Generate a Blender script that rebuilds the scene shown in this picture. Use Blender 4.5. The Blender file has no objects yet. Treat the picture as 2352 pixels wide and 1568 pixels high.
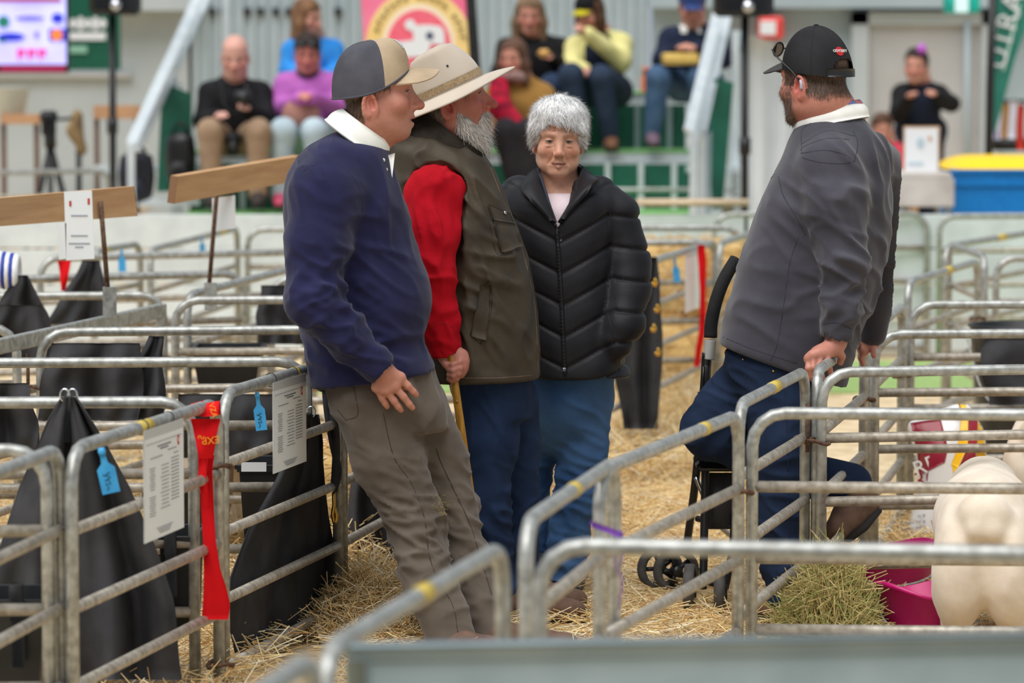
import bpy, math, random
import numpy as np
from mathutils import Vector, Matrix

# ------------------------------------------------------------------ camera
SC = bpy.context.scene
COL = SC.collection
FPX, CX, CY, HC = 8820.0, 1176.0, 784.0, 1.75          # focal length in pixels (2352 wide), centre, eye height
PITCH = math.atan((CY - 95.0) / FPX)
cam = bpy.data.objects.new('camera', bpy.data.cameras.new('camera'))
COL.objects.link(cam)
cam.location = (0, 0, HC)
cam.rotation_euler = (math.pi / 2 - PITCH, 0, 0)
cam.data.sensor_width = 36.0
cam.data.lens = 36.0 * FPX / 2352.0
cam.data.clip_start, cam.data.clip_end = 0.1, 200
cam.data.dof.use_dof = True
cam.data.dof.focus_distance = 11.25
cam.data.dof.aperture_fstop = 3.4
SC.camera = cam

# ------------------------------------------------------------------ light
W = bpy.data.worlds.new('world'); SC.world = W; W.use_nodes = True
_bg = W.node_tree.nodes['Background']
_bg.inputs['Color'].default_value = (0.80, 0.90, 1.0, 1)
_bg.inputs['Strength'].default_value = 0.52
def light(name, kind, loc, rot, energy, color, size=None, angle=None):
    d = bpy.data.lights.new(name, kind); d.energy = energy; d.color = color
    if size: d.shape = 'RECTANGLE'; d.size, d.size_y = size
    if angle: d.angle = angle
    o = bpy.data.objects.new(name, d); COL.objects.link(o); o.location = loc; o.rotation_euler = rot
    return o
light('daylight', 'SUN', (0, 0, 20), (math.radians(22), math.radians(-14), 0), 3.9, (1.0, 0.97, 0.94), angle=math.radians(60))
SC.view_settings.view_transform = 'Standard'
SC.view_settings.look = 'None'
SC.view_settings.exposure = -0.10
SC.view_settings.gamma = 1.0
SC.view_settings.use_curve_mapping = False

rng = np.random.default_rng(7)
random.seed(7)

# ------------------------------------------------------------------ pixel -> world
def ray(px, py):
    u, v = (px - CX) / FPX, (CY - py) / FPX
    return np.array([u, math.cos(PITCH) + v * math.sin(PITCH), -math.sin(PITCH) + v * math.cos(PITCH)])
def at(px, py, Y):
    d = ray(px, py); return np.array([0, 0, HC]) + d * (Y / d[1])
def G(px, py, z=0.8):
    d = ray(px, py); return np.array([0, 0, HC]) + d * ((z - HC) / d[2])
def scl(Y): return FPX / Y

# ------------------------------------------------------------------ materials
MATS = {}
def lin(c):
    return tuple((x / 12.92 if x <= 0.04045 else ((x + 0.055) / 1.055) ** 2.4) for x in c)
def mat(name, c1, c2=None, rough=0.7, metal=0.0, scale=30.0, bump=0.0, bscale=None, stretch=None, attr=False,
        emit=0.0, spec=0.5, sheen=0.0, wave=None, trans=0.0, sss=0.0, detail=4.0, contrast=(0.35, 0.65)):
    """colours are sRGB 0..1"""
    if name in MATS: return MATS[name]
    m = bpy.data.materials.new(name); m.use_nodes = True
    nt = m.node_tree; N = nt.nodes; L = nt.links
    b = N['Principled BSDF']
    b.inputs['Roughness'].default_value = rough
    b.inputs['Metallic'].default_value = metal
    b.inputs['Specular IOR Level'].default_value = spec
    if sheen: b.inputs['Sheen Weight'].default_value = sheen
    if trans: b.inputs['Transmission Weight'].default_value = trans
    if sss:
        b.inputs['Subsurface Weight'].default_value = sss
        b.inputs['Subsurface Radius'].default_value = (0.012, 0.005, 0.003)
    tc = N.new('ShaderNodeTexCoord'); mp = N.new('ShaderNodeMapping')
    L.new(tc.outputs['Object'], mp.inputs['Vector'])
    if stretch: mp.inputs['Scale'].default_value = stretch
    no = N.new('ShaderNodeTexNoise'); no.inputs['Scale'].default_value = scale; no.inputs['Detail'].default_value = detail
    L.new(mp.outputs['Vector'], no.inputs['Vector'])
    c1l = lin(c1); c2l = lin(c2) if c2 else c1l
    rp = N.new('ShaderNodeValToRGB')
    rp.color_ramp.elements[0].position, rp.color_ramp.elements[1].position = contrast
    rp.color_ramp.elements[0].color = (*c1l, 1); rp.color_ramp.elements[1].color = (*c2l, 1)
    L.new(no.outputs['Fac'], rp.inputs['Fac'])
    out = rp.outputs['Color']
    if attr:
        at_ = N.new('ShaderNodeVertexColor'); at_.layer_name = 'Col'
        mx = N.new('ShaderNodeMix'); mx.data_type = 'RGBA'; mx.blend_type = 'MULTIPLY'; mx.inputs[0].default_value = 1.0
        L.new(at_.outputs['Color'], mx.inputs[6]); L.new(out, mx.inputs[7]); out = mx.outputs[2]
    L.new(out, b.inputs['Base Color'])
    if emit:
        L.new(out, b.inputs['Emission Color']); b.inputs['Emission Strength'].default_value = emit
    if bump:
        bp = N.new('ShaderNodeBump'); bp.inputs['Strength'].default_value = bump; bp.inputs['Distance'].default_value = 0.0016
        if wave:
            wv = N.new('ShaderNodeTexWave'); wv.inputs['Scale'].default_value = wave; wv.inputs['Distortion'].default_value = 1.0
            L.new(mp.outputs['Vector'], wv.inputs['Vector']); L.new(wv.outputs['Fac'], bp.inputs['Height'])
        else:
            n2 = N.new('ShaderNodeTexNoise'); n2.inputs['Scale'].default_value = bscale or scale * 3; n2.inputs['Detail'].default_value = 5
            L.new(mp.outputs['Vector'], n2.inputs['Vector']); L.new(n2.outputs['Fac'], bp.inputs['Height'])
        L.new(bp.outputs['Normal'], b.inputs['Normal'])
    MATS[name] = m
    return m

# ------------------------------------------------------------------ objects
ORG = {}
def mesh_data(name, V, F, mats=(), smooth=True, midx=None, col=None):
    V = np.asarray(V, dtype=np.float32)
    me = bpy.data.meshes.new(name)
    if isinstance(F, np.ndarray) and F.ndim == 2:
        nf, k = F.shape
        me.vertices.add(len(V)); me.vertices.foreach_set('co', V.ravel())
        me.loops.add(nf * k); me.loops.foreach_set('vertex_index', F.astype(np.int32).ravel())
        me.polygons.add(nf)
        me.polygons.foreach_set('loop_start', np.arange(0, nf * k, k, dtype=np.int32))
        me.polygons.foreach_set('loop_total', np.full(nf, k, dtype=np.int32))
        me.update(calc_edges=True)
    else:
        me.from_pydata([tuple(v) for v in V], [], [tuple(int(i) for i in f) for f in F])
    for m in mats: me.materials.append(m)
    n = len(me.polygons)
    if smooth: me.polygons.foreach_set('use_smooth', np.ones(n, dtype=bool))
    if midx is not None: me.polygons.foreach_set('material_index', np.asarray(midx, dtype=np.int32))
    if col is not None:
        a = me.color_attributes.new('Col', 'FLOAT_COLOR', 'POINT')
        c = np.ones((len(V), 4), dtype=np.float32); c[:, :3] = col
        a.data.foreach_set('color', c.ravel())
    me.update()
    return me
def props(o, label=None, cat=None, group=None, kind=None):
    if label: o['label'] = label
    if cat: o['category'] = cat
    if group: o['group'] = group
    if kind: o['kind'] = kind
    return o
def empty(name, loc, label=None, cat=None, group=None, kind=None):
    o = bpy.data.objects.new(name, None); COL.objects.link(o); o.location = tuple(loc); o.empty_display_size = 0.1
    ORG[o.name] = np.array(loc, dtype=float)
    return props(o, label, cat, group, kind)
def mk(name, vf, m, parent=None, label=None, cat=None, group=None, kind=None, smooth=True, org=None, midx=None, col=None):
    V, F = vf
    V = np.asarray(V, dtype=float)
    if parent is not None: org = ORG[parent.name]
    elif org is None: org = np.array([(V[:, 0].min() + V[:, 0].max()) / 2, (V[:, 1].min() + V[:, 1].max()) / 2, V[:, 2].min()])
    ms = m if isinstance(m, (list, tuple)) else [m]
    o = bpy.data.objects.new(name, mesh_data(name, V - org, F, ms, smooth, midx, col))
    COL.objects.link(o)
    if parent is not None: o.parent = parent
    else: o.location = tuple(org)
    ORG[o.name] = np.array(org, dtype=float)
    return props(o, label, cat, group, kind)
def text(name, body, m, parent, o, xdir, ydir, size, extr=0.0006, align='CENTER'):
    """lettering: baseline centre at o (world), running along xdir, up along ydir"""
    c = bpy.data.curves.new(name, 'FONT'); c.body = body; c.size = size; c.extrude = extr
    c.align_x = align; c.align_y = 'CENTER'; c.resolution_u = 3
    tmp = bpy.data.objects.new(name, c); me = bpy.data.meshes.new_from_object(tmp)
    bpy.data.objects.remove(tmp); bpy.data.curves.remove(c); me.materials.clear(); me.materials.append(m)
    ob = bpy.data.objects.new(name, me); COL.objects.link(ob)
    x = Vector(xdir).normalized(); y = Vector(ydir); y = (y - x * y.dot(x)).normalized(); z = x.cross(y)
    M = Matrix((x, y, z)).transposed().to_4x4()
    M.translation = Vector(o) - (Vector(ORG[parent.name]) if parent else Vector((0, 0, 0)))
    ob.matrix_local = M
    if parent: ob.parent = parent
    return ob

# ------------------------------------------------------------------ shapes -> (V, F)
def cat_(*parts):
    V, F, n = [], [], 0
    for v, f in parts:
        V.append(np.asarray(v, dtype=float)); F += [tuple(int(i) + n for i in ff) for ff in f]; n += len(v)
    return np.concatenate(V), F
def nrm(v):
    v = np.asarray(v, dtype=float); return v / (np.linalg.norm(v) + 1e-12)
def tube(path, r, n=8, closed=False, caps=True, flat=None):
    P = np.asarray(path, dtype=float); m = len(P)
    R = np.full(m, r, dtype=float) if np.isscalar(r) else np.asarray(r, dtype=float)
    T = np.zeros_like(P)
    for i in range(m):
        a = P[(i - 1) % m] if closed or i > 0 else P[i]
        b = P[(i + 1) % m] if closed or i < m - 1 else P[i]
        T[i] = nrm(b - a)
    up = np.array([0, 0, 1.0]) if abs(T[0][2]) < 0.9 else np.array([1.0, 0, 0])
    u = nrm(np.cross(T[0], up)); V = []
    for i in range(m):
        u = nrm(u - T[i] * np.dot(u, T[i])); w = np.cross(T[i], u)
        for k in range(n):
            a = 2 * math.pi * k / n
            V.append(P[i] + R[i] * (math.cos(a) * u + math.sin(a) * w * (flat or 1.0)))
    F = []
    for i in range(m if closed else m - 1):
        j = (i + 1) % m
        for k in range(n):
            l = (k + 1) % n
            F.append((i * n + k, i * n + l, j * n + l, j * n + k))
    if caps and not closed:
        F.append(tuple(range(n))[::-1]); F.append(tuple((m - 1) * n + k for k in range(n)))
    return np.array(V), F
def box(c, size, ax=None, bev=0.0):
    c = np.asarray(c, float); s = np.asarray(size, float) / 2
    A = np.eye(3) if ax is None else np.array([nrm(a) for a in ax])
    if bev <= 0:
        V = [c + A[0] * s[0] * i + A[1] * s[1] * j + A[2] * s[2] * k for i in (-1, 1) for j in (-1, 1) for k in (-1, 1)]
        return np.array(V), [(0, 1, 3, 2), (4, 6, 7, 5), (0, 4, 5, 1), (2, 3, 7, 6), (0, 2, 6, 4), (1, 5, 7, 3)]
    b = min(bev, *(s * 0.98)); V = []; F = []
    idx = {}
    for i in (-1, 1):
        for j in (-1, 1):
            for k in (-1, 1):
                for a in range(3):
                    t = np.array([i, j, k], float) * (s - b); t[a] = (i, j, k)[a] * s[a]
                    idx[(i, j, k, a)] = len(V); V.append(c + A[0] * t[0] + A[1] * t[1] + A[2] * t[2])
    def q(a, sg):
        o = [x for x in range(3) if x != a]; r = []
        for p1, p2 in ((-1, -1), (1, -1), (1, 1), (-1, 1)):
            t = [0, 0, 0]; t[a] = sg; t[o[0]] = p1; t[o[1]] = p2; r.append(idx[(*t, a)])
        return tuple(r if (sg > 0) == (a != 1) else r[::-1])
    for a in range(3):
        for sg in (-1, 1): F.append(q(a, sg))
    for a in range(3):
        o = [x for x in range(3) if x != a]
        for p1 in (-1, 1):
            for p2 in (-1, 1):
                t0 = [0, 0, 0]; t0[a] = -1; t0[o[0]] = p1; t0[o[1]] = p2; t1 = list(t0); t1[a] = 1
                F.append((idx[(*t0, o[0])], idx[(*t1, o[0])], idx[(*t1, o[1])], idx[(*t0, o[1])]))
    for i in (-1, 1):
        for j in (-1, 1):
            for k in (-1, 1): F.append(tuple(idx[(i, j, k, a)] for a in range(3)))
    return np.array(V), F
def grid(fn, nu, nv, cu=False, cv=False):
    V = [fn(i / (nu if cu else nu - 1), j / (nv if cv else nv - 1)) for i in range(nu) for j in range(nv)]
    F = []
    for i in range(nu if cu else nu - 1):
        for j in range(nv if cv else nv - 1):
            a, b = (i + 1) % nu, (j + 1) % nv
            F.append((i * nv + j, a * nv + j, a * nv + b, i * nv + b))
    return np.array(V, dtype=float), F
def slab(fn, nu, nv, th):
    """a sheet fn(u,v) given a thickness th along its normals (both sides and rim)"""
    V, F = grid(fn, nu, nv)
    Q = np.array(F); N = vnormals(V, Q)
    n = len(V); V2 = np.concatenate([V + N * th / 2, V - N * th / 2])
    F2 = [tuple(f) for f in F] + [tuple(i + n for i in f[::-1]) for f in F]
    rim = [i * nv for i in range(nu)] + [(nu - 1) * nv + j for j in range(1, nv)] + [i * nv + nv - 1 for i in range(nu - 2, -1, -1)] + [j for j in range(nv - 2, 0, -1)]
    for a, b in zip(rim, rim[1:] + rim[:1]): F2.append((a, b, b + n, a + n))
    return V2, F2
def prism(pts, ext):
    P = np.asarray(pts, float); e = np.asarray(ext, float); n = len(P)
    V = np.concatenate([P, P + e])
    F = [tuple(range(n))[::-1], tuple(range(n, 2 * n))] + [(i, (i + 1) % n, n + (i + 1) % n, n + i) for i in range(n)]
    return V, F
def lathe(prof, n, o, ax=(0, 0, 1), caps=True):
    o = np.asarray(o, float); w = nrm(ax); u = nrm(np.cross(w, [0, 1, 0.01])); v = np.cross(w, u)
    V = [o + w * h + r * (math.cos(2 * math.pi * k / n) * u + math.sin(2 * math.pi * k / n) * v) for r, h in prof for k in range(n)]
    F = [(i * n + k, i * n + (k + 1) % n, (i + 1) * n + (k + 1) % n, (i + 1) * n + k) for i in range(len(prof) - 1) for k in range(n)]
    if caps: F += [tuple(range(n))[::-1], tuple((len(prof) - 1) * n + k for k in range(n))]
    return np.array(V), F
def spline(pts, n=24):
    P = np.asarray(pts, float); m = len(P)
    Q = np.vstack([2 * P[0] - P[1], P, 2 * P[-1] - P[-2]]); out = []
    for t in np.linspace(0, m - 1, n):
        i = min(int(t), m - 2); f = t - i; p0, p1, p2, p3 = Q[i:i + 4]
        out.append(0.5 * (2 * p1 + (p2 - p0) * f + (2 * p0 - 5 * p1 + 4 * p2 - p3) * f * f + (3 * p1 - p0 - 3 * p2 + p3) * f ** 3))
    return np.array(out)

# ------------------------------------------------------------------ numpy meshes
def vnormals(V, Q):
    Q = np.asarray(Q)
    if Q.shape[1] == 4: fn = np.cross(V[Q[:, 2]] - V[Q[:, 0]], V[Q[:, 3]] - V[Q[:, 1]])
    else: fn = np.cross(V[Q[:, 1]] - V[Q[:, 0]], V[Q[:, 2]] - V[Q[:, 0]])
    N = np.zeros_like(V)
    for a in range(3):
        N[:, a] = np.bincount(Q.ravel(), weights=np.repeat(fn[:, a], Q.shape[1]), minlength=len(V))
    return N / (np.linalg.norm(N, axis=1, keepdims=True) + 1e-12)
def relax(V, Q, it=1, f=0.5):
    e = np.concatenate([Q[:, [0, 1]], Q[:, [1, 2]], Q[:, [2, 3]], Q[:, [3, 0]]])
    i, j = e[:, 0], e[:, 1]; n = len(V)
    cnt = np.bincount(i, minlength=n) + np.bincount(j, minlength=n)
    for _ in range(it):
        S = np.zeros_like(V)
        for a in range(3): S[:, a] = np.bincount(i, weights=V[j, a], minlength=n) + np.bincount(j, weights=V[i, a], minlength=n)
        V = V + f * (S / np.maximum(cnt, 1)[:, None] - V)
    return V
_K = rng.normal(size=(14, 3)); _K /= np.linalg.norm(_K, axis=1, keepdims=True); _PH = rng.uniform(0, 6.28, 14)
def pnoise(P, freq, seed=0):
    k = np.roll(_K, seed, axis=0) * freq * (1 + 0.35 * np.sin(np.arange(14) + seed))[:, None]
    return np.sin(P @ k.T + _PH + seed * 1.7).sum(axis=1) / 5.0
def sstep(a, b, x):
    t = np.clip((x - a) / (b - a), 0, 1); return t * t * (3 - 2 * t)

# ------------------------------------------------------------------ signed-distance bodies, meshed with surface nets
def seg(*parts):
    out = []
    for lo, hi, st in parts:
        n = max(2, int(round((hi - lo) / st))); out.append(np.linspace(lo, hi, n, endpoint=False))
    return np.concatenate(out + [[parts[-1][1]]]).astype(np.float32)
class Sdf:
    def __init__(s, xs, ys, zs):
        s.ax = [np.asarray(a, dtype=np.float32) for a in (xs, ys, zs)]
        s.f = np.full([len(a) for a in s.ax], 0.5, dtype=np.float32)
    @classmethod
    def around(cls, pts, h, pad=0.0):
        P = np.array(pts, float); lo, hi = P.min(0) - pad, P.max(0) + pad
        return cls(*[seg((lo[a], hi[a], h)) for a in range(3)])
    def op(s, fn, lo, hi, k, mode):
        sl = []
        for a in range(3):
            i0 = max(0, np.searchsorted(s.ax[a], lo[a] - k - 0.012) - 1); i1 = min(len(s.ax[a]), np.searchsorted(s.ax[a], hi[a] + k + 0.012) + 1)
            if i1 - i0 < 2: return
            sl.append(slice(i0, i1))
        X, Y, Z = s.ax[0][sl[0]][:, None, None], s.ax[1][sl[1]][None, :, None], s.ax[2][sl[2]][None, None, :]
        d = fn(X, Y, Z).astype(np.float32); f = s.f[tuple(sl)]
        if mode == 's': d = -d
        if k > 0:
            h = np.maximum(k - np.abs(f - d), 0) / k
            r = (np.minimum(f, d) - h * h * k / 4) if mode == 'u' else (np.maximum(f, d) + h * h * k / 4)
        else: r = np.minimum(f, d) if mode == 'u' else np.maximum(f, d)
        s.f[tuple(sl)] = r
    def cone(s, a, b, ra, rb=None, k=0.02, mode='u', flat=None):
        a = np.asarray(a, float); b = np.asarray(b, float); rb = ra if rb is None else rb
        ab = b - a; L2 = float(ab @ ab) + 1e-12; R = max(ra, rb) * (1.0 if flat is None else max(1.0, flat[1]))
        def fn(X, Y, Z):
            t = np.clip(((X - a[0]) * ab[0] + (Y - a[1]) * ab[1] + (Z - a[2]) * ab[2]) / L2, 0, 1)
            dx, dy, dz = X - a[0] - t * ab[0], Y - a[1] - t * ab[1], Z - a[2] - t * ab[2]
            q = dx * dx + dy * dy + dz * dz; r = ra + (rb - ra) * t
            if flat is not None:
                n, c = nrm(flat[0]), flat[1]; w = dx * n[0] + dy * n[1] + dz * n[2]
                q = q + w * w * (1 / (c * c) - 1)
                return (np.sqrt(np.maximum(q, 0)) - r) * min(1.0, c)
            return np.sqrt(q) - r
        s.op(fn, np.minimum(a, b) - R, np.maximum(a, b) + R, k, mode)
    def chain(s, pts, rs, k=0.02, flat=None):
        for p, q, r0, r1 in zip(pts, pts[1:], rs, rs[1:]): s.cone(p, q, r0, r1, k, flat=flat)
    def ell(s, c, r, M=None, k=0.02, mode='u'):
        c = np.asarray(c, float); r = np.asarray(r, float); A = np.eye(3) if M is None else np.asarray(M, float)   # rows: axes
        ext = np.sqrt(((A * r[:, None]) ** 2).sum(0))
        def fn(X, Y, Z):
            dx, dy, dz = X - c[0], Y - c[1], Z - c[2]; q = 0; g = 0
            for i in range(3):
                w = dx * A[i, 0] + dy * A[i, 1] + dz * A[i, 2]; q = q + (w / r[i]) ** 2; g = g + (w / r[i] ** 2) ** 2
            k0 = np.sqrt(q); k1 = np.sqrt(g) + 1e-9
            return k0 * (k0 - 1) / k1
        s.op(fn, c - ext, c + ext, k, mode)
    def loft(s, st, o=(0, 0, 0), M=None, k=0.02, mode='u', e=2.0):
        """stations (w, cu, cv, ru_minus, ru_plus, rv_minus, rv_plus) along axis w in frame rows (u, v, w)"""
        o = np.asarray(o, float); A = np.eye(3) if M is None else np.asarray(M, float)
        S = np.array(sorted(st), float); w0, w1 = S[0, 0], S[-1, 0]
        tt = np.linspace(0, 1, 160); sp = spline(S, 160); ws = np.maximum.accumulate(sp[:, 0])
        corners = np.array([o + A.T @ np.array([p[1] + su, p[2] + sv, p[0]]) for p in S for su in (-p[3], p[4]) for sv in (-p[5], p[6])])
        def fn(X, Y, Z):
            dx, dy, dz = X - o[0], Y - o[1], Z - o[2]
            u = dx * A[0, 0] + dy * A[0, 1] + dz * A[0, 2]; v = dx * A[1, 0] + dy * A[1, 1] + dz * A[1, 2]; w = dx * A[2, 0] + dy * A[2, 1] + dz * A[2, 2]
            wc = np.clip(w, w0, w1); shp = wc.shape; wf = np.ravel(wc)
            g = lambda i: np.interp(wf, ws, sp[:, i]).reshape(shp)
            uu = u - g(1); vv = v - g(2)
            ru = np.where(uu < 0, g(3), g(4)) + 1e-4; rv = np.where(vv < 0, g(5), g(6)) + 1e-4
            q = (np.abs(uu / ru) ** e + np.abs(vv / rv) ** e) ** (1 / e)
            rr = np.sqrt(uu * uu + vv * vv) / (q + 1e-6)
            side = (q - 1) * np.minimum(np.where(q < 0.05, np.minimum(ru, rv), rr), np.maximum(ru, rv))
            cap = np.maximum(w - w1, w0 - w)
            return np.where(cap > 0, np.sqrt(np.maximum(side, 0) ** 2 + cap ** 2), np.maximum(side, cap))
        s.op(fn, corners.min(0), corners.max(0), k, mode)
    def cut(s, p, n):
        """keep the side n points away from"""
        p = np.asarray(p, float); n = nrm(n)
        s.f = np.maximum(s.f, ((s.ax[0] - p[0]) * n[0])[:, None, None] + ((s.ax[1] - p[1]) * n[1])[None, :, None] + ((s.ax[2] - p[2]) * n[2])[None, None, :]).astype(np.float32)
    def mesh(s, smooth=1):
        f = s.f; ins = f < 0; c = np.zeros([n - 1 for n in f.shape], dtype=np.int8)
        for i in (0, 1):
            for j in (0, 1):
                for k in (0, 1): c += ins[i:i + c.shape[0], j:j + c.shape[1], k:k + c.shape[2]]
        ai = np.argwhere((c > 0) & (c < 8)); idx = np.full(c.shape, -1, dtype=np.int32)
        idx[ai[:, 0], ai[:, 1], ai[:, 2]] = np.arange(len(ai))
        P = np.zeros((len(ai), 3)); n = np.zeros(len(ai))
        cv = {}
        for i in (0, 1):
            for j in (0, 1):
                for k in (0, 1): cv[(i, j, k)] = f[ai[:, 0] + i, ai[:, 1] + j, ai[:, 2] + k]
        for a in range(3):
            o = [x for x in range(3) if x != a]
            for p in (0, 1):
                for q in (0, 1):
                    c0 = [0, 0, 0]; c0[o[0]] = p; c0[o[1]] = q; c1 = list(c0); c1[a] = 1
                    f0, f1 = cv[tuple(c0)], cv[tuple(c1)]; m = (f0 < 0) != (f1 < 0)
                    t = np.where(m, f0 / np.where(m, f0 - f1, 1), 0)
                    P[m, o[0]] += p; P[m, o[1]] += q; P[m, a] += t[m]; n += m
        P /= n[:, None]
        V = np.zeros_like(P)
        for a in range(3):
            x = s.ax[a]; V[:, a] = x[ai[:, a]] + P[:, a] * (x[ai[:, a] + 1] - x[ai[:, a]])
        Q = []
        for a in range(3):
            o = [(a + 1) % 3, (a + 2) % 3]; sl0 = [slice(None)] * 3; sl1 = [slice(None)] * 3
            sl0[a] = slice(0, -1); sl1[a] = slice(1, None)
            ch = ins[tuple(sl0)] != ins[tuple(sl1)]; e = np.argwhere(ch)
            e = e[(e[:, o[0]] > 0) & (e[:, o[1]] > 0) & (e[:, o[0]] < f.shape[o[0]] - 1) & (e[:, o[1]] < f.shape[o[1]] - 1)]
            if not len(e): continue
            flip = ins[e[:, 0], e[:, 1], e[:, 2]]
            def ci(d0, d1):
                q = e.copy(); q[:, o[0]] -= d0; q[:, o[1]] -= d1; return idx[q[:, 0], q[:, 1], q[:, 2]]
            q = np.stack([ci(1, 1), ci(0, 1), ci(0, 0), ci(1, 0)], 1)
            q[~flip] = q[~flip][:, ::-1]; Q.append(q)
        Q = np.concatenate(Q)
        Q = Q[(Q >= 0).all(1)]
        if smooth: V = relax(V, Q, smooth, 0.5)
        return V, Q
def puff(V, Q, fn, it=0):
    """push a cloth mesh along its normals by fn(V)"""
    N = vnormals(V, Q); V = V + N * fn(V)[:, None]
    return relax(V, Q, it, 0.4) if it else V
def folds(specs, base=0.0015, freq=28, seed=0, calm=()):
    """creases: (centre, direction across the crease, wavelength, amplitude, reach) - irregular ridges, long along the crease"""
    def fn(V):
        d = base * pnoise(V, freq, seed)
        for i, (c, u, wl, amp, rad) in enumerate(specs):
            q = V - np.asarray(c); rad = np.asarray(rad, float); u = nrm(u); w = 2 * math.pi / wl
            g = np.exp(-0.5 * ((q / rad) ** 2).sum(1)); a = q @ u
            a = a + .25 * wl * pnoise(V, 9, seed + i); P = (q - np.outer(q @ u, u)) * w * .22 + np.outer(a * w * .62, u)
            n = pnoise(P, 1.0, seed + 2 * i + 1); r = 1 - np.minimum(np.abs(n) * 1.6, 1.0)
            d = d + amp * g * (1.5 * r ** 1.6 - .75)
        for p, n, w_ in calm:      # no creases within w_ of a hem plane (n given) or of a cuff point
            e = np.abs((V - p) @ nrm(n)) if n is not None else np.linalg.norm(V - p, axis=1)
            d = d * sstep(.25 * w_, w_, e)
        return d
    return fn
def drop_inside(V, Q, keep):
    m = keep(V); k = m[Q].all(1); Q = Q[k]; u = np.unique(Q); r = np.full(len(V), -1); r[u] = np.arange(len(u))
    return V[u], r[Q]
# ------------------------------------------------------------------ shared materials
GALV = mat('galvanised steel', (0.57, 0.57, 0.55), (0.72, 0.73, 0.715), rough=0.4, metal=0.5, scale=40, bump=0.06, bscale=150)
GALV2 = mat('worn galvanised steel', (0.58, 0.545, 0.49), (0.74, 0.71, 0.66), rough=0.5, metal=0.35, scale=40, bump=0.08, bscale=140)
GALVF = mat('dull galvanised sheet', (0.56, 0.63, 0.66), (0.62, 0.685, 0.71), rough=0.5, metal=0.35, scale=6)
RUST = mat('rusty iron', (0.30, 0.22, 0.18), (0.48, 0.36, 0.28), rough=0.8, metal=0.3, scale=80, bump=0.4)
YTAPE = mat('yellow tape', (0.85, 0.72, 0.22), (0.74, 0.68, 0.42), rough=0.6, scale=90)
BLACKM = mat('black metal', (0.07, 0.07, 0.075), (0.11, 0.11, 0.115), rough=0.45, scale=30)
BLACKP = mat('black plastic', (0.075, 0.08, 0.09), (0.12, 0.125, 0.135), rough=0.4, scale=12, bump=0.1)
WHITEB = mat('white painted board', (0.87, 0.90, 0.91), (0.80, 0.83, 0.84), rough=0.6, scale=5, bump=0.1)
STRAWM = mat('straw', (0.94, 0.90, 0.86), (1, 1, 1), rough=0.6, scale=60, attr=True)
BRASS = mat('brass', (0.80, 0.62, 0.25), (0.90, 0.75, 0.40), rough=0.25, metal=0.9)
CHROME = mat('chrome', (0.75, 0.76, 0.78), (0.85, 0.86, 0.88), rough=0.18, metal=1.0)

# ------------------------------------------------------------------ ground
FLOORM = mat('concrete under trodden straw', (0.74, 0.65, 0.50), (0.88, 0.80, 0.66), rough=0.9, scale=9, bump=0.6, bscale=70, detail=9)
mk('floor', box((0, 17, -0.05), (40, 34, 0.1)), FLOORM, kind='structure', smooth=False, label='pale concrete shed floor strewn with trodden straw')
TURF = mat('green turf', (0.50, 0.62, 0.34), (0.62, 0.72, 0.45), rough=0.9, scale=40, bump=0.5)
mk('trim_1', box((3.5, 20.0, 0.004), (9, 1.9, 0.012)), TURF, kind='structure', smooth=False, label='strip of green turf laid along the ring boards')

# ------------------------------------------------------------------ sheep pens
RZ = [0.61, 0.425, 0.24, 0.055]
def arc(c, u, v, r, n=5):
    return [c + r * (math.cos(a) * u + math.sin(a) * v) for a in np.linspace(0, math.pi / 2, n)]
def pen_panel(a, b, label, zt=0.8, r=0.0162, cr=0.085, square=False, tapes=(), pins=(), rails=RZ, name='pen_panel', group='galvanised sheep pen panels', mt=None):
    A, B = G(*a, zt), G(*b, zt); A[2] = B[2] = 0
    L = np.linalg.norm(B - A); u = (B - A) / L; z = np.array([0, 0, 1.0]); cr = min(cr, L * 0.3)
    root = empty(name, A * 0.5 + B * 0.5, label, 'pen panel', group)
    m = mt or GALV
    if square:
        w = np.cross(u, z)
        mk('top_rail', box((A + B) / 2 + z * (zt - 0.025), (L, 0.028, 0.05), (u, w, z), 0.004), m, root, smooth=False)
        for P in (A, B): mk('post', box(P + z * zt / 2, (0.034, 0.034, zt), (u, w, z), 0.004), m, root, smooth=False)
    else:
        p = [A, A + z * (zt - cr)] + arc(A + u * cr + z * (zt - cr), -u, z, cr)[1:] + arc(B - u * cr + z * (zt - cr), z, u, cr) + [B]
        mk('frame', tube(p, r, 10), m, root)
    for q in rails:
        mk('rail', tube([A + u * 0.01 + z * q, B - u * 0.01 + z * q], r * 0.92, 8), GALV2, root)
    for t, ln in tapes:
        c = A + u * L * t + z * zt
        mk('yellow_tape', tube([c - u * ln / 2, c + u * ln / 2], r * 1.06, 12), YTAPE, root, label='band of yellow tape')
    for end, zz in pins:
        P = (A if end == 0 else B) + z * zz; sgn = -1 if end == 0 else 1
        c = P + u * sgn * 0.012
        ring = [c + 0.034 * (math.cos(t) * u + math.sin(t) * np.cross(z, u)) + z * 0.006 * math.sin(2 * t) for t in np.linspace(0, 2 * math.pi, 14, endpoint=False)]
        mk('coupling_ring', tube(ring, 0.006, 6, closed=True), RUST, root)
        mk('coupling_pin', tube([c + u * sgn * 0.03 + z * 0.11, c + u * sgn * 0.03 - z * 0.03], 0.0065, 6), RUST, root)
    return root, A, B, u
PAN = {}
def pp(key, a, b, label, **kw): PAN[key] = pen_panel(a, b, label, **kw)
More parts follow.
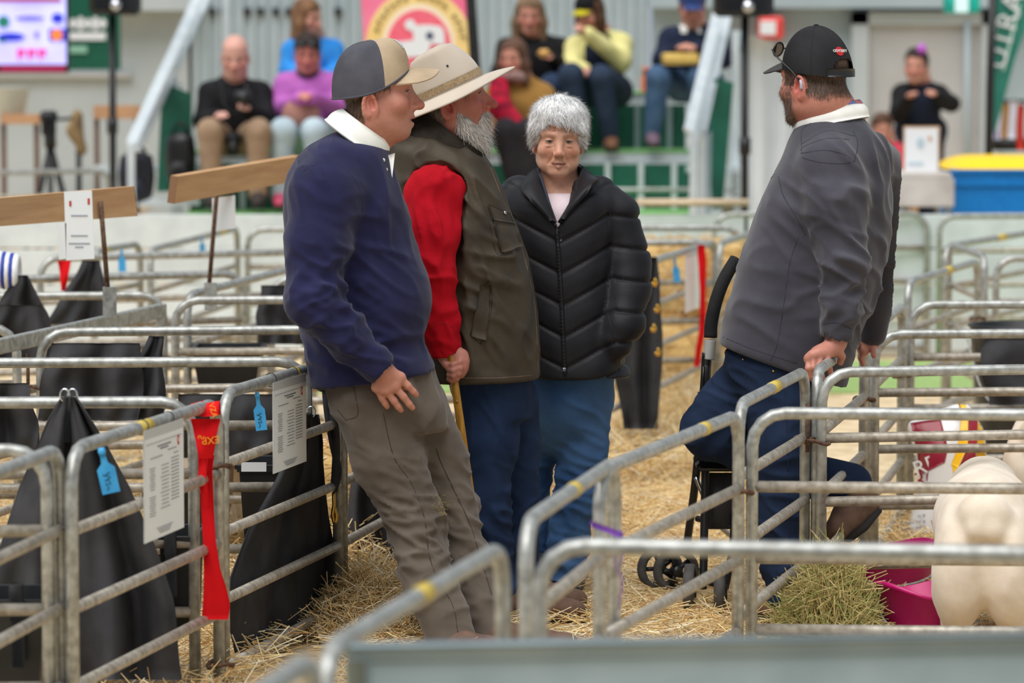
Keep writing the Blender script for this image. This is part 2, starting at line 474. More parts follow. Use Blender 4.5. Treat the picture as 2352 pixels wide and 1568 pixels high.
# left block, from the aisle side
pp('R3', (-130, 1135), (138, 1030), 'pen panel cut by the left frame edge, nearest of the left aisle side', pins=[(1, .61)])
pp('R2', (163, 1033), (500, 924), 'aisle pen panel carrying a paper card, blue tag and red sash', tapes=[(.46, .10)], pins=[(1, .63), (1, .1)])
pp('R1', (512, 905), (775, 826), 'aisle pen panel the man in navy leans against', tapes=[(.6, .03), (.7, .04)], pins=[(1, .62)])
pp('R0', (786, 822), (1000, 750), 'aisle pen panel half hidden behind brown trouser legs')
pp('C0', (-700, 1038), (108, 1033), 'cross panel at far left in front of a black feed trough')
pp('C1', (-560, 926), (444, 923), 'cross panel from which a black rug hangs by a chrome ring')
pp('C2', (-220, 834), (705, 830), 'long cross panel ending beside the navy jumper')
pp('C3', (93, 763), (930, 755), 'cross panel behind the one ending at the navy jumper', pins=[(0, .62)])
pp('C3b', (-760, 757), (38, 752), 'cross panel end poking in at the left frame edge')
pp('RF', (-70, 792), (370, 697), 'square-section panel carrying the lower wooden sign board', square=True, pins=[(1, .6)])
pp('C4', (402, 690), (1150, 685), 'cross panel starting right of the square-section panel')
pp('C5', (-370, 683), (375, 678), 'cross panel behind the rod of the lower sign board')
pp('C6', (-120, 645), (560, 628), 'cross panel crossing in front of far black rugs')
pp('C7', (92, 594), (720, 578), 'cross panel holding a small far blue tag')
pp('C8', (568, 527), (1110, 525), 'farthest cross panel beside the navy back, before white boards')
pp('Ra', (215, 577), (322, 560), 'short far receding panel above the blue tag', tapes=[(.2, .08)])
pp('Rb', (345, 574), (545, 524), 'far receding panel behind the upper sign board rod', tapes=[(.8, .1)])
pp('Rc', (430, 678), (700, 610), 'receding panel carrying the upper wooden sign board')
pp('C9', (622, 642), (1180, 636), 'cross panel mostly hidden behind the navy jumper sleeve')
# right block
pp('Ra0', (560, 1615), (722, 1508), 'blurred panel corner at the bottom edge of the frame')
pp('RaF', (745, 1497), (1155, 1255), 'blurred foreground panel crossing the brown trousers', tapes=[(.5, .08)])
pp('b1', (1208, 1200), (1412, 1060), 'panel with a steep top rail before the blue jeans', tapes=[(.5, .05)], pins=[(0, .45)])
pp('b2', (1378, 1082), (1697, 952), 'panel between purple ribbon and the walker', tapes=[(.72, .05)], pins=[(1, .6)])
pp('Ca', (1240, 1252), (2700, 1278), 'blurred front cross panel just above the grey metal sheet')
pp('Rc2', (1697, 930), (1850, 852), 'short panel with bright yellow tape before the dark jeans', tapes=[(.5, .1)], pins=[(1, .6)])
pp('Cb', (1728, 948), (2780, 955), 'cross panel passing in front of the white sheep rump')
pp('Rd', (1876, 852), (1985, 776), 'panel gripped by the man in the charcoal jumper', tapes=[(.4, .1)], pins=[(1, .6)])
pp('Cc', (1888, 855), (2840, 841), 'cross panel behind the sheep starting under the near hand', pins=[(0, .6)])
pp('Re', (2000, 762), (2072, 703), 'short taped panel right of the far cuff', tapes=[(.35, .1)], pins=[(1, .55)])
pp('Cd', (2010, 768), (2860, 762), 'cross panel in front of the printed feed bag')
pp('Ce', (2092, 700), (2860, 697), 'cross panel behind the feed bag')
pp('Rf', (2085, 648), (2246, 600), 'far receding panel with yellow tape at the right', tapes=[(.55, .12)], pins=[(1, .55)])
pp('Rg', (2172, 566), (2440, 522), 'receding panel with tape in front of white ring boards', tapes=[(.45, .14)])
pp('Rgt', (2180, 560), (2262, 590), 'narrow gate panel standing ajar at the right')
pp('Cf', (2288, 594), (2900, 590), 'cross panel in front of black hanging buckets')
pp('Ry', (1386, 634), (1642, 556), 'panel behind the puffer jacket holding the far red sash', pins=[(0, .6)])
pp('Cy', (1130, 560), (1648, 556), 'cross panel in front of the stacked straw bales')
pp('Rz', (1652, 560), (1790, 515), 'panel receding left of the charcoal jumper')
pp('Cz', (1330, 524), (1700, 523), 'pale far rail between puffer jacket and charcoal jumper')
pp('D1', (1640, 493), (2130, 490), 'far panel ending at the white ring boards', cr=.1)
pp('D2', (2158, 497), (2620, 493), 'far panel below the blue bin')
pp('D3', (1330, 437), (1706, 435), 'barrier panel below the right stair rail', cr=.12, rails=[.5, .2])
pp('D4', (2214, 440), (2600, 437), 'panel corner in front of the blue bin', cr=.12, rails=[.5, .2])

# solid galvanised sheet panel in the foreground
A, B = G(792, 1476, .8), G(2560, 1448, .8); A[2] = B[2] = 0
u = nrm(B - A); L = np.linalg.norm(B - A); w = np.cross(u, [0, 0, 1.0])
root = empty('sheet_panel', (A + B) / 2, 'solid grey metal sheet panel across the bottom of the frame', 'sheet panel')
mk('sheet', box((A + B) / 2 + [0, 0, .42], (L, 0.006, 0.70), (u, w, (0, 0, 1)), .002), GALVF, root, smooth=False)
mk('top_channel', box((A + B) / 2 + [0, 0, .785], (L, 0.03, 0.03), (u, w, (0, 0, 1)), .006), GALVF, root)
for P in (A + u * .02, B - u * .02): mk('post', box(P + [0, 0, .39], (.035, .035, .78), (u, w, (0, 0, 1)), .004), GALVF, root)

# ------------------------------------------------------------------ straw
def blades(P, ln, wd, az, el, bend=None):
    n = len(P); d = np.stack([np.cos(az) * np.cos(el), np.sin(az) * np.cos(el), np.sin(el)], 1)
    a = np.cross(d, [0.3, 0.2, 1.0]); a /= np.linalg.norm(a, axis=1, keepdims=True) + 1e-9; b = np.cross(d, a)
    V = np.zeros((n, 6, 3))
    for e, t in enumerate((-.5, .5)):
        c = P + d * (ln * t)[:, None]
        for k in range(3):
            th = 2 * math.pi * k / 3
            V[:, e * 3 + k] = c + (wd / 2)[:, None] * (math.cos(th) * a + math.sin(th) * b)
    base = np.arange(n)[:, None] * 6
    F = np.concatenate([base + np.array([[k, (k + 1) % 3, 3 + (k + 1) % 3, 3 + k]]) for k in range(3)])
    return V.reshape(-1, 3), F
STC = np.array([lin(c) for c in [(.99, .91, .69), (.95, .83, .59), (.86, .71, .48), (1.0, .97, .86), (.76, .62, .41)]])
HAYC = np.array([lin(c) for c in [(.74, .72, .44), (.84, .79, .55), (.62, .66, .38), (.92, .85, .62), (.80, .70, .46)]])
def straw(name, P, label, ln=(.05, .20), wd=(.0022, .0045), el=.25, cols=STC, cat=None, parent=None, azc=None):
    n = len(P)
    az = rng.uniform(0, 6.28, n) if azc is None else rng.normal(azc, .5, n)
    V, F = blades(P, rng.uniform(*ln, n), rng.uniform(*wd, n), az, rng.normal(0, el, n))
    V[:, 2] = np.maximum(V[:, 2], 0.002)
    c = cols[rng.choice(len(cols), n, p=[.32, .3, .14, .16, .08])] * rng.uniform(.8, 1.1, (n, 1))
    return mk(name, (V, F), STRAWM, parent, label, cat, kind='stuff', smooth=False, col=np.repeat(c, 6, 0))
def on_ground(poly_px, n, zf=lambda P: 0.02, top=0.03):
    """points over a ground polygon given by pixels"""
    Q = np.array([G(x, y, 0)[:2] for x, y in poly_px]); lo, hi = Q.min(0), Q.max(0); out = []
    while len(out) < n:
        p = rng.uniform(lo, hi, (n * 2, 2)); ins = np.zeros(len(p), bool)
        for (x1, y1), (x2, y2) in zip(Q, np.roll(Q, -1, 0)):
            c = ((y1 > p[:, 1]) != (y2 > p[:, 1])) & (p[:, 0] < (x2 - x1) * (p[:, 1] - y1) / (y2 - y1 + 1e-12) + x1); ins ^= c
        out += list(p[ins])
    p = np.array(out[:n]); return np.column_stack([p, np.full(n, 0.0)])
def lift(P, thick=.03):
    P = P.copy(); P[:, 2] = rng.uniform(.003, thick, len(P)) ** 1.0; return P
P = on_ground([(700, 1660), (1000, 1000), (1350, 900), (1760, 900), (1740, 1660)], 23000)
h = .02 + .05 * np.clip(pnoise(P * [1, 1, 0], 5, 2), 0, 1)
P[:, 2] = rng.uniform(.003, 1, len(P)) * h
straw('aisle_straw', P, 'loose yellow straw trodden over the aisle floor', cat='straw')
def heap(c, rx, ry, hh, n, **kw):
    a = rng.uniform(0, 6.28, n); r = np.sqrt(rng.uniform(0, 1, n)); P = np.column_stack([c[0] + rx * r * np.cos(a), c[1] + ry * r * np.sin(a), np.zeros(n)])
    P[:, 2] = hh * (1 - r ** 2) * rng.uniform(.55, 1.05, n) + .006; return P
c = G(870, 1430, 0)
straw('straw_heap', np.concatenate([heap(c, .28, .55, .16, 3200), heap(G(800, 1350, 0), .2, .4, .2, 1800)]), 'straw heaped along the pen rail beside brown trousers', el=.5, cat='straw')
P = on_ground([(-160, 1700), (0, 1050), (760, 1050), (760, 1380), (520, 1700)], 12000)
straw('pen_straw', lift(P, .09), 'straw bedding in the left pens under the black rugs', el=.4, cat='straw')
P = on_ground([(1745, 1640), (1870, 1180), (2500, 1100), (2500, 1640)], 9000)
straw('pen_straw', lift(P, .07), 'straw bedding around the pink buckets and sheep', el=.35, cat='straw')
c = G(1925, 1560, 0)
straw('hay_pile', np.concatenate([heap(c + [0, .25, 0], .17, .25, .30, 3600)]), 'pile of greenish hay beside the pink bucket', ln=(.07, .2), wd=(.0018, .0036), el=.75, cols=HAYC, cat='hay')
P = on_ground([(1390, 1130), (1400, 880), (1700, 830), (1700, 1100)], 7000)
P[:, 2] = rng.uniform(0, 1, len(P)) * .14
straw('deep_straw', P, 'deep straw banked behind the walker and jeans', el=.45, cat='straw')
# ------------------------------------------------------------------ shed behind the pens
def pbox(x0, y0, x1, y1, Y, depth, bev=0.0):
    a, b = at(x0, y0, Y), at(x1, y1, Y)
    return box(((a[0] + b[0]) / 2, Y + depth / 2, (a[2] + b[2]) / 2), (abs(b[0] - a[0]), depth, abs(a[2] - b[2])), bev=bev)
WALLM = mat('pale grey wall', (0.70, 0.735, 0.745), (0.74, 0.77, 0.775), rough=0.8, scale=2)
WALLB = mat('blue grey wall', (0.64, 0.70, 0.725), (0.67, 0.73, 0.755), rough=0.8, scale=2)
STEELW = mat('grey ribbed cladding', (0.66, 0.715, 0.735), (0.70, 0.75, 0.77), rough=0.55, scale=3)
DOORM = mat('beige grey door', (0.71, 0.705, 0.70), (0.74, 0.735, 0.73), rough=0.7, scale=3)
GREENB = mat('bright green carpet', (0.42, 0.66, 0.36), (0.52, 0.74, 0.46), rough=0.9, scale=20)
GREEND = mat('dark green ply', (0.05, 0.33, 0.26), (0.10, 0.40, 0.32), rough=0.7, scale=4)
ALU = mat('bright aluminium', (0.84, 0.88, 0.90), (0.90, 0.93, 0.94), rough=0.35, metal=0.35, scale=10)
WYB = 29.5
xl = lambda px, Y=WYB: at(px, 0, Y)[0]
mk('wall_back', box((-5.5 + xl(440) / 2 - 1.2, WYB + .1, 2.2), (abs(-13.4 - xl(440)), .2, 4.4)), WALLM, kind='structure', smooth=False)
mk('wall_right', box(((xl(1500) + 12) / 2, WYB + .1, 2.2), (12 - xl(1500), .2, 4.4)), WALLB, kind='structure', smooth=False)
x0, x1 = xl(432), xl(1506); pts = []
step = .088; n = int((x1 - x0) / step)
for i in range(n):
    x = x0 + i * step
    pts += [(x, 0), (x + .03, 0), (x + .04, -.025), (x + .07, -.025), (x + .08, 0)]
V = []; F = []
for i, (x, y) in enumerate(pts): V += [(x, WYB + y, 0), (x, WYB + y, 4.4)]
F = [(2 * i, 2 * i + 2, 2 * i + 3, 2 * i + 1) for i in range(len(pts) - 1)]
cl = mk('wall_back_cladding', (V, F), STEELW, kind='structure', smooth=False, org=np.array([x0, WYB, 0]), label='grey vertical ribbed cladding behind the grandstand')
DARKV = mat('dark vent', (0.16, 0.17, 0.17), (0.2, 0.2, 0.2), rough=0.9)
for x in (452, 478, 505, 560, 590, 625, 655, 768): mk('vent', pbox(x, 18, x + 16, 36, WYB - .05, .03), DARKV, cl, smooth=False)
mk('trim_2', pbox(-200, -12, 440, 24, WYB - .25, .25), WALLM, kind='structure', smooth=False)
mk('trim_3', pbox(1490, -20, 2700, 18, WYB - .22, .22), WALLB, kind='structure', smooth=False)
mk('trim_4', pbox(-200, 168, 300, 178, WYB - .06, .06), DOORM, kind='structure', smooth=False)
d = mk('door_1', pbox(1990, 55, 2258, 470, WYB - .06, .06), DOORM, kind='structure', smooth=False)
mk('door_frame', cat_(pbox(1958, 28, 1992, 470, WYB - .12, .12), pbox(2256, 28, 2290, 470, WYB - .12, .12), pbox(1958, 28, 2290, 56, WYB - .12, .12)), WALLM, d, smooth=False)
mk('downpipe', tube([at(2222, 50, WYB - .12), at(2222, 470, WYB - .12)], .022, 8), WALLB, d)

# ring boards: white painted planks along the ring, in lengths, each board its own part
RB = 21.3
for i in range(5):
    xa = -5.6 + i * 2.3
    g = empty('ring_boarding', (xa + 1.15, RB, 0), ['white boards at far left behind the black rugs', 'white boards behind the far left panels', 'white boards hidden behind the standing group',
               'white boards behind the charcoal jumper', 'white boards at right under the blue bin'][i], 'boarding', 'white boards around the ring')
    for k in range(4):
        mk('board', box((xa + 1.15, RB + .004 * (k % 2), .115 + k * .195), (2.28, .022, .185), bev=.003), WHITEB, g, smooth=False)
    for xx in (xa + .1, xa + 2.2): mk('post', box((xx, RB + .045, .42), (.06, .06, .84)), GALV2, g, smooth=False)
TIMB = mat('raw timber', (0.80, 0.65, 0.48), (0.72, 0.56, 0.40), rough=0.75, scale=6, stretch=(1, 1, 8))
mk('ledge_board', box((at(1590, 505, 21.35)[0], 21.345, .858), (.62, .16, .035)), mat('pale ledge timber', (.84, .76, .66), (.80, .70, .58), rough=.8), None, 'pale timber ledge board on top of the ring boards', 'board')

# ------------------------------------------------------------------ grandstand
gs = empty('grandstand', (at(980, 600, 25)[0], 25.4, 0), 'green stepped grandstand with pale metal stair rails', 'grandstand')
xa, xb = at(445, 0, 25)[0], at(1585, 0, 25)[0]; xm, wd = (xa + xb) / 2, xb - xa
for k, (yy, zz) in enumerate(((24.2, .66), (24.95, 1.03), (25.7, 1.40))):
    mk('tread', box((xm, yy + .30, zz - .03), (wd, .62, .06)), ALU, gs, smooth=False)
    mk('carpet', box((xm, yy + .28, zz + .006), (wd, .6, .012)), GREENB, gs, smooth=False)
    if k == 2: continue
    mk('riser', box((xm, yy + .66, zz + .15), (wd, .03, .30)), GREEND, gs, smooth=False)
    for i in range(15):
        mk('riser_post', box((xa + wd * (i + .5) / 15, yy + .63, zz + .15), (.035, .03, .30)), GALVF if k else ALU, gs, smooth=False)
for i in range(5):
    mk('fascia_plank', box((xm, 24.16, .10 + i * .105), (wd, .03, .09)), WHITEB if i % 2 else GALVF, gs, smooth=False)
# stairs at both ends: slanted aluminium rails with posts
def stair(rails, posts, nm, lab, side):
    st = empty(nm, at(rails[0][0][0], 560, 24) * [1, 1, 0], lab, 'staircase')
    for (a, b, Ya, Yb, w_) in rails:
        A, B = at(*a, Ya), at(*b, Yb); d = nrm(B - A); s_ = nrm(np.cross(d, [0, 1, 0])); t_ = np.cross(d, s_)
        mk('stair_rail', box((A + B) / 2, (np.linalg.norm(B - A), w_, .03), (d, s_, t_), .006), ALU, st, smooth=False)
    for (p, y0, y1, Y) in posts:
        a, b = at(p, y0, Y), at(p, y1, Y); b[2] = 0
        mk('stair_post', box((a + b) / 2, (.045, .045, abs(a[2] - b[2]))), ALU, st, smooth=False)
    for k in range(5):
        x = at(side, 0, 24.2)[0]; mk('step', box((x, 23.75 + k * .27, .13 + k * .2), (.7, .27, .04)), ALU, st, smooth=False)
    return st
s1 = stair([((302, 330), (462, -20), 23.6, 25.2, .07), ((322, 322), (478, -20), 23.9, 25.5, .07), ((310, 345), (380, 190), 23.6, 24.4, .05)],
           [(302, 330, 600, 23.6), (400, 150, 600, 24.6), (413, 190, 600, 24.9), (520, -20, 600, 25.6)], 'stairs', 'metal stairs at left of the stand, slanting pale handrails', 320)
s2 = stair([((1583, 300), (1648, 30), 23.5, 25.0, .07), ((1610, 300), (1668, 40), 23.8, 25.3, .07), ((1590, 330), (1630, 175), 23.5, 24.3, .06)],
           [(1592, 300, 600, 23.5), (1612, 300, 600, 23.8), (1688, 70, 600, 24.9)], 'stairs', 'metal stairs at right of the stand, left of the white banner', 1715)
mk('side_panel', prism([at(1628, 175, 24.4), at(1685, 190, 24.4), at(1660, 480, 24.4), at(1635, 480, 24.4)], (0, .04, 0)), GREEND, s2, smooth=False)
mk('side_panel', prism([at(372, 190, 24.5), at(440, 215, 24.5), at(440, 440, 24.5), at(360, 440, 24.5)], (0, .03, 0)), GREEND, s1, smooth=False)
mk('side_sheet', prism([at(1600, 330, 24.2), at(1635, 300, 24.2), at(1632, 490, 24.2), at(1598, 490, 24.2)], (0, .03, 0)), GALVF, s2, smooth=False)
PINKF = mat('white fabric', (0.88, 0.90, 0.91), (0.84, 0.865, 0.875), rough=0.8, scale=3)
def wv(a, b, Y, amp, nf):
    def fn(u_, v_):
        x = a[0][0] + (a[1][0] - a[0][0]) * u_; top = a[0][1] + (a[1][1] - a[0][1]) * u_; bot = b[0][1] + (b[1][1] - b[0][1]) * u_
        xx = x + ((b[0][0] - a[0][0]) * (1 - u_) + (b[1][0] - a[1][0]) * u_) * v_
        return at(xx, top + (bot - top) * v_, Y + amp * math.sin(u_ * nf * 6.28))
    return fn
mk('white_banner', slab(wv([(1708, 78), (1832, 112)], [(1722, 752), (1790, 752)], 23.4, .03, 2), 14, 12, .012), PINKF, None, 'plain white fabric banner hanging behind the right speaker pole', 'banner')
mk('grey_crate', pbox(1675, 70, 1712, 120, 25.2, .4, .02), GALVF, None, 'pale grey box at the top of the right stairs', 'box')

# speakers on stands
def speaker(x, y0, y1, w_, pole_y, Y, lab):
    b0 = at(x, pole_y, Y); b0[2] = 0
    sp = empty('loudspeaker', b0, lab, 'loudspeaker', 'loudspeakers on poles')
    mk('cabinet', pbox(x - w_ / 2, y0, x + w_ / 2, y1, Y - .18, .36, .03), BLACKP, sp)
    mk('pole', tube([b0 + [0, 0, .25], at(x, y1 - 5, Y)], .023, 8), BLACKM, sp)
    mk('collar', lathe([(.035, 0), (.035, .1)], 10, at(x, (y1 + pole_y) / 2 + 100, Y)), BLACKM, sp)
    for k in range(3):
        a = k * 2.094 + .5; mk('leg', tube([b0 + [0, 0, .55], b0 + [.42 * math.cos(a), .42 * math.sin(a), .012]], .014, 6), BLACKM, sp)
    mk('badge', lathe([(.035, 0), (.035, .01)], 14, at(x + 8, y1 - 22, Y - .19), (0, -1, 0)), CHROME, sp)
speaker(1711, -140, 38, 134, 470, 23.0, 'black loudspeaker on a pole between stairs and white banner')
speaker(258, -160, 34, 112, 380, 24.5, 'black loudspeaker on a pole in front of the green sign')
red = empty('warning_sign', at(1772, 88, 29.25), 'small red and white sign box behind the right speaker', 'sign')
REDS = mat('sign red', (0.90, 0.22, 0.22), (0.94, 0.30, 0.28), rough=0.5); WHT = mat('print white', (0.92, 0.93, 0.94), rough=0.6); BLK = mat('print black', (0.12, 0.12, 0.13), rough=0.7)
mk('housing', pbox(1744, 38, 1800, 90, 29.25, .25, .02), REDS, red, smooth=False)
mk('face', pbox(1746, 48, 1782, 80, 29.235, .012), WHT, red, smooth=False)

# ------------------------------------------------------------------ screens, signs, banners
tv = empty('screen', at(78, 160, 27), 'lit purple display screen on the wall at top left', 'screen')
SCR = mat('screen light', (0.70, 0.68, 0.98), (0.78, 0.79, 1.0), rough=0.3, scale=3, emit=0.85)
mk('housing', pbox(-120, -90, 158, 168, 27, .08, .01), BLACKP, tv, smooth=False)
mk('display', pbox(-112, -80, 152, 148, 26.985, .02), SCR, tv, smooth=False)
def em(n_, c): return mat('screen ' + n_, c, rough=0.3, emit=0.6)
def blob(px, py, rx, ry, Y, m, par, n=14, nm='print'):
    P = [at(px + rx * math.cos(2 * math.pi * k / n), py + ry * math.sin(2 * math.pi * k / n), Y) for k in range(n)][::-1]
    return mk(nm, prism(P, (0, .006, 0)), m, par, smooth=False)
MAG, SGRN, SBLU, SRED, SORG, SVIO = em('magenta', (.85, .05, .5)), em('green', (.1, .45, .4)), em('blue', (.15, .2, .75)), em('red', (.6, .1, .3)), em('orange', (.9, .5, .25)), em('violet', (.45, .42, .75))
mk('caption', pbox(-112, -6, 140, 4, 26.97, .01), SRED, tv, smooth=False)
mk('caption', pbox(0, 152, 150, 164, 26.97, .01), SRED, tv, smooth=False)
blob(8, 50, 14, 14, 26.97, SGRN, tv); blob(132, 42, 14, 12, 26.97, SBLU, tv); blob(25, 85, 32, 10, 26.97, SBLU, tv); blob(6, 92, 10, 6, 26.97, SGRN, tv)
mk('print', pbox(112, 66, 152, 94, 26.975, .01), SBLU, tv, smooth=False); blob(130, 80, 14, 14, 26.965, SORG, tv)
blob(68, 42, 34, 6, 26.97, SVIO, tv); blob(84, 80, 5, 9, 26.97, SVIO, tv)
for k in range(3):
    x = 38 + k * 24; mk('glyph', cat_(pbox(x, 113, x + 20, 121, 26.97, .01), pbox(x + 2, 121, x + 9, 136, 26.97, .01), pbox(x + 13, 121, x + 18, 130, 26.97, .01)), MAG, tv, smooth=False)
sg = empty('green_sign', at(215, 160, 28), 'dark green wall sign with white print right of the screen', 'sign')
GRNS = mat('sign green', (0.02, 0.33, 0.25), (0.04, 0.38, 0.29), rough=0.5)
mk('board', pbox(120, -80, 276, 160, 28, .05), GRNS, sg, smooth=False)
mk('print', pbox(158, 74, 243, 92, 27.985, .01), WHT, sg, smooth=False)
mk('print', pbox(160, 105, 200, 122, 27.985, .01), mat('sign pale green', (.55, .75, .66)), sg, smooth=False)
for k in range(5): blob(168 + k * 17, 54, 8, 12 + 5 * (k % 2), 27.985, WHT, sg)

pb = empty('show_banner', at(955, 640, 24.0) * [1, 1, 0], 'tall pink banner with yellow ring and white sheep emblem', 'banner')
PNK = mat('banner pink', (0.96, 0.42, 0.58), (0.98, 0.55, 0.68), rough=0.6, scale=2); YEL = mat('banner yellow', (0.97, 0.82, 0.48), (0.98, 0.86, 0.58), rough=0.6, scale=3)
CRM = mat('banner cream', (0.98, 0.92, 0.82), rough=0.6); RDD = mat('banner red', (0.96, 0.38, 0.48), (0.97, 0.45, 0.53), rough=0.6); NVY = mat('banner navy', (0.25, 0.30, 0.42), rough=0.6); LET = mat('banner lettering', (0.45, 0.36, 0.2), rough=0.6)
Yb = 23.9
mk('cloth', prism([at(825, -60, Yb), at(1070, -60, Yb), at(1108, 600, Yb), at(870, 600, Yb)], (0, .02, 0)), PNK, pb, smooth=False)
mk('black_edge', prism([at(1066, -60, Yb - .01), at(1088, -60, Yb - .01), at(1138, 600, Yb - .01), at(1106, 600, Yb - .01)], (0, .05, 0)), BLACKP, pb, smooth=False)
blob(962, 105, 122, 130, Yb - .004, YEL, pb, 40, 'ring'); blob(962, 105, 84, 96, Yb - .008, CRM, pb, 32, 'ring'); blob(962, 108, 74, 86, Yb - .012, RDD, pb, 32, 'disc')
for k in range(18):      # illegible ring lettering: small dark glyph strokes
    if k in (7, 13): continue
    a = math.pi + .35 + k * .155; o = at(962 + 102 * math.cos(a), 105 + 112 * math.sin(a), Yb - .014); t_, n_ = np.array([-math.sin(a), 0, -math.cos(a)]), np.array([math.cos(a), 0, -math.sin(a)])
    mk('glyph', cat_(box(o - t_ * .010, (.008, .004, .036), (t_, (0, 1, 0), n_)), box(o + n_ * .012 * (k % 2), (.026, .004, .008), (t_, (0, 1, 0), n_))), LET, pb, smooth=False)
mk('sheep_emblem', cat_(prism([at(x, y, Yb - .018) for x, y in [(930, 52), (938, 44), (950, 46), (956, 58), (980, 56), (1012, 60), (1020, 72), (1022, 104), (990, 100), (984, 120), (975, 130), (920, 132), (910, 120), (912, 96), (950, 92), (948, 72), (936, 68), (930, 62)]][::-1], (0, .004, 0))), WHT, pb, smooth=False)
blob(987, 82, 9, 9, Yb - .022, NVY, pb, 12, 'rosette')
mk('foot', box(at(985, 640, Yb) * [1, 1, 0] + [0, .1, .03], (.8, .3, .06), bev=.02), BLACKM, pb)

# feather flag
ff = empty('feather_flag', at(2268, 600, 25.5) * [1, 1, 0], 'green feather flag with white lettering on a black pole', 'flag')
FLG = mat('flag green', (0.12, 0.46, 0.40), (0.20, 0.54, 0.47), rough=0.7, scale=3)
mk('pole', tube([at(2266, 600, 25.4) * [1, 1, 0], at(2274, 200, 25.4), at(2282, -60, 25.4)], .028, 8), BLACKM, ff)
mk('cloth', prism([at(2268, 340, 25.5), at(2284, -40, 25.5), at(2400, -60, 25.5), at(2330, 140, 25.5), at(2290, 290, 25.5)][::-1], (0, .015, 0)), FLG, ff, smooth=False)
up = nrm(at(2330, 0, 25.48) - at(2288, 150, 25.48))
text('lettering', 'UTRA', WHT, ff, at(2310, 70, 25.48), up, (-.97, 0, .25), .20)
mk('print', prism([at(2300, 165, 25.485), at(2308, 160, 25.485), at(2345, 10, 25.485), at(2337, 10, 25.485)][::-1], (0, .004, 0)), mat('flag pale print', (.7, .85, .8)), ff, smooth=False)
ex = empty('exit_sign', at(2210, 28, 27), 'small green and white exit sign hung above the door', 'sign')
mk('housing', pbox(2168, -30, 2252, 30, 27, .06, .02), mat('exit green', (0.05, 0.62, 0.55), (0.08, 0.66, 0.58), emit=.25), ex)
mk('panel', pbox(2194, -20, 2224, 28, 26.985, .012), mat('exit white', (.85, .97, .97), emit=.3), ex, smooth=False)

# bin
bn = empty('wheelie_bin', at(2300, 600, 23.2) * [1, 1, 0], 'blue wheelie bin with a yellow lid at the right edge', 'bin')
BLU = mat('bin blue', (0.0, 0.47, 0.80), (0.02, 0.52, 0.85), rough=0.45); YLW = mat('bin yellow', (0.98, 0.80, 0.05), (1.0, 0.84, 0.12), rough=0.45)
a, b = at(2185, 388, 23), at(2450, 388, 23); z1 = a[2]
tz = lambda s_, z: [((a[0] + b[0]) / 2 + sx * (b[0] - a[0]) / 2 * s_, 23.35 + sy * .36 * s_, z) for sx, sy in ((-1, -1), (1, -1), (1, 1), (-1, 1))]
V = np.array(tz(.86, .1) + tz(.97, z1 - .1) + tz(1.02, z1 - .1) + tz(1.02, z1)); F = [(0, 3, 2, 1)] + [(4 * i + k, 4 * i + (k + 1) % 4, 4 * i + 4 + (k + 1) % 4, 4 * i + 4 + k) for i in range(3) for k in range(4)] + [(12, 13, 14, 15)]
mk('tub', (V, F), BLU, bn, smooth=False)
mk('lid', grid(lambda u_, v_: np.array([a[0] - .03 + (b[0] - a[0] + .06) * u_, 22.96 + .78 * v_, z1 + .075 * (max(0, 1 - (2 * v_ - 1) ** 4) * max(0, 1 - (2 * u_ - 1) ** 6))]), 20, 10), YLW, bn)
for sx in (-.3, .3): mk('wheel', lathe([(.1, 0), (.1, .05)], 14, ((a[0] + b[0]) / 2 + sx, 23.7, .1), (1, 0, 0)), BLACKP, bn)
mk('rim', box(((a[0] + b[0]) / 2, 23.35, z1 - .01), (b[0] - a[0] + .05, .78, .03), bev=.01), BLU, bn)

# wrapped boxes / tables with a notice
WRAP = mat('wrapped white cartons', (0.86, 0.84, 0.82), (0.70, 0.66, 0.63), rough=0.6, scale=3)
tb = empty('table', at(2110, 640, 22.6) * [1, 1, 0], 'table piled with pale wrapped goods right of the charcoal jumper', 'table')
mk('top', pbox(1990, 398, 2186, 410, 22.4, .7), WRAP, tb, smooth=False)
for px in (2000, 2176):
    q = at(px, 410, 22.5); mk('leg', tube([q * [1, 1, 0], q], .018, 6), GALV, tb); q = q + [0, .5, 0]; mk('leg', tube([q * [1, 1, 0], q], .018, 6), GALV, tb)
mk('cloth', pbox(1985, 410, 2192, 475, 22.4, .02, .006), WRAP, tb, smooth=False)
nb = empty('notice_board', at(2116, 398, 22.7), 'white notice propped on the wrapped table before the standing helper', 'notice')
mk('backing', pbox(2076, 290, 2158, 400, 22.75, .02), TIMB, nb, smooth=False)
mk('sheet', pbox(2079, 294, 2154, 398, 22.74, .008), WHT, nb, smooth=False)
blob(2114, 328, 9, 12, 22.735, mat('notice grey blue', (.72, .80, .84)), nb, nm='mark'); blob(2136, 318, 4, 5, 22.735, mat('notice orange', (.80, .52, .30)), nb, nm='mark')
mk('print', pbox(2085, 372, 2120, 378, 22.735, .006), mat('notice grey blue', (.72, .80, .84)), nb, smooth=False)
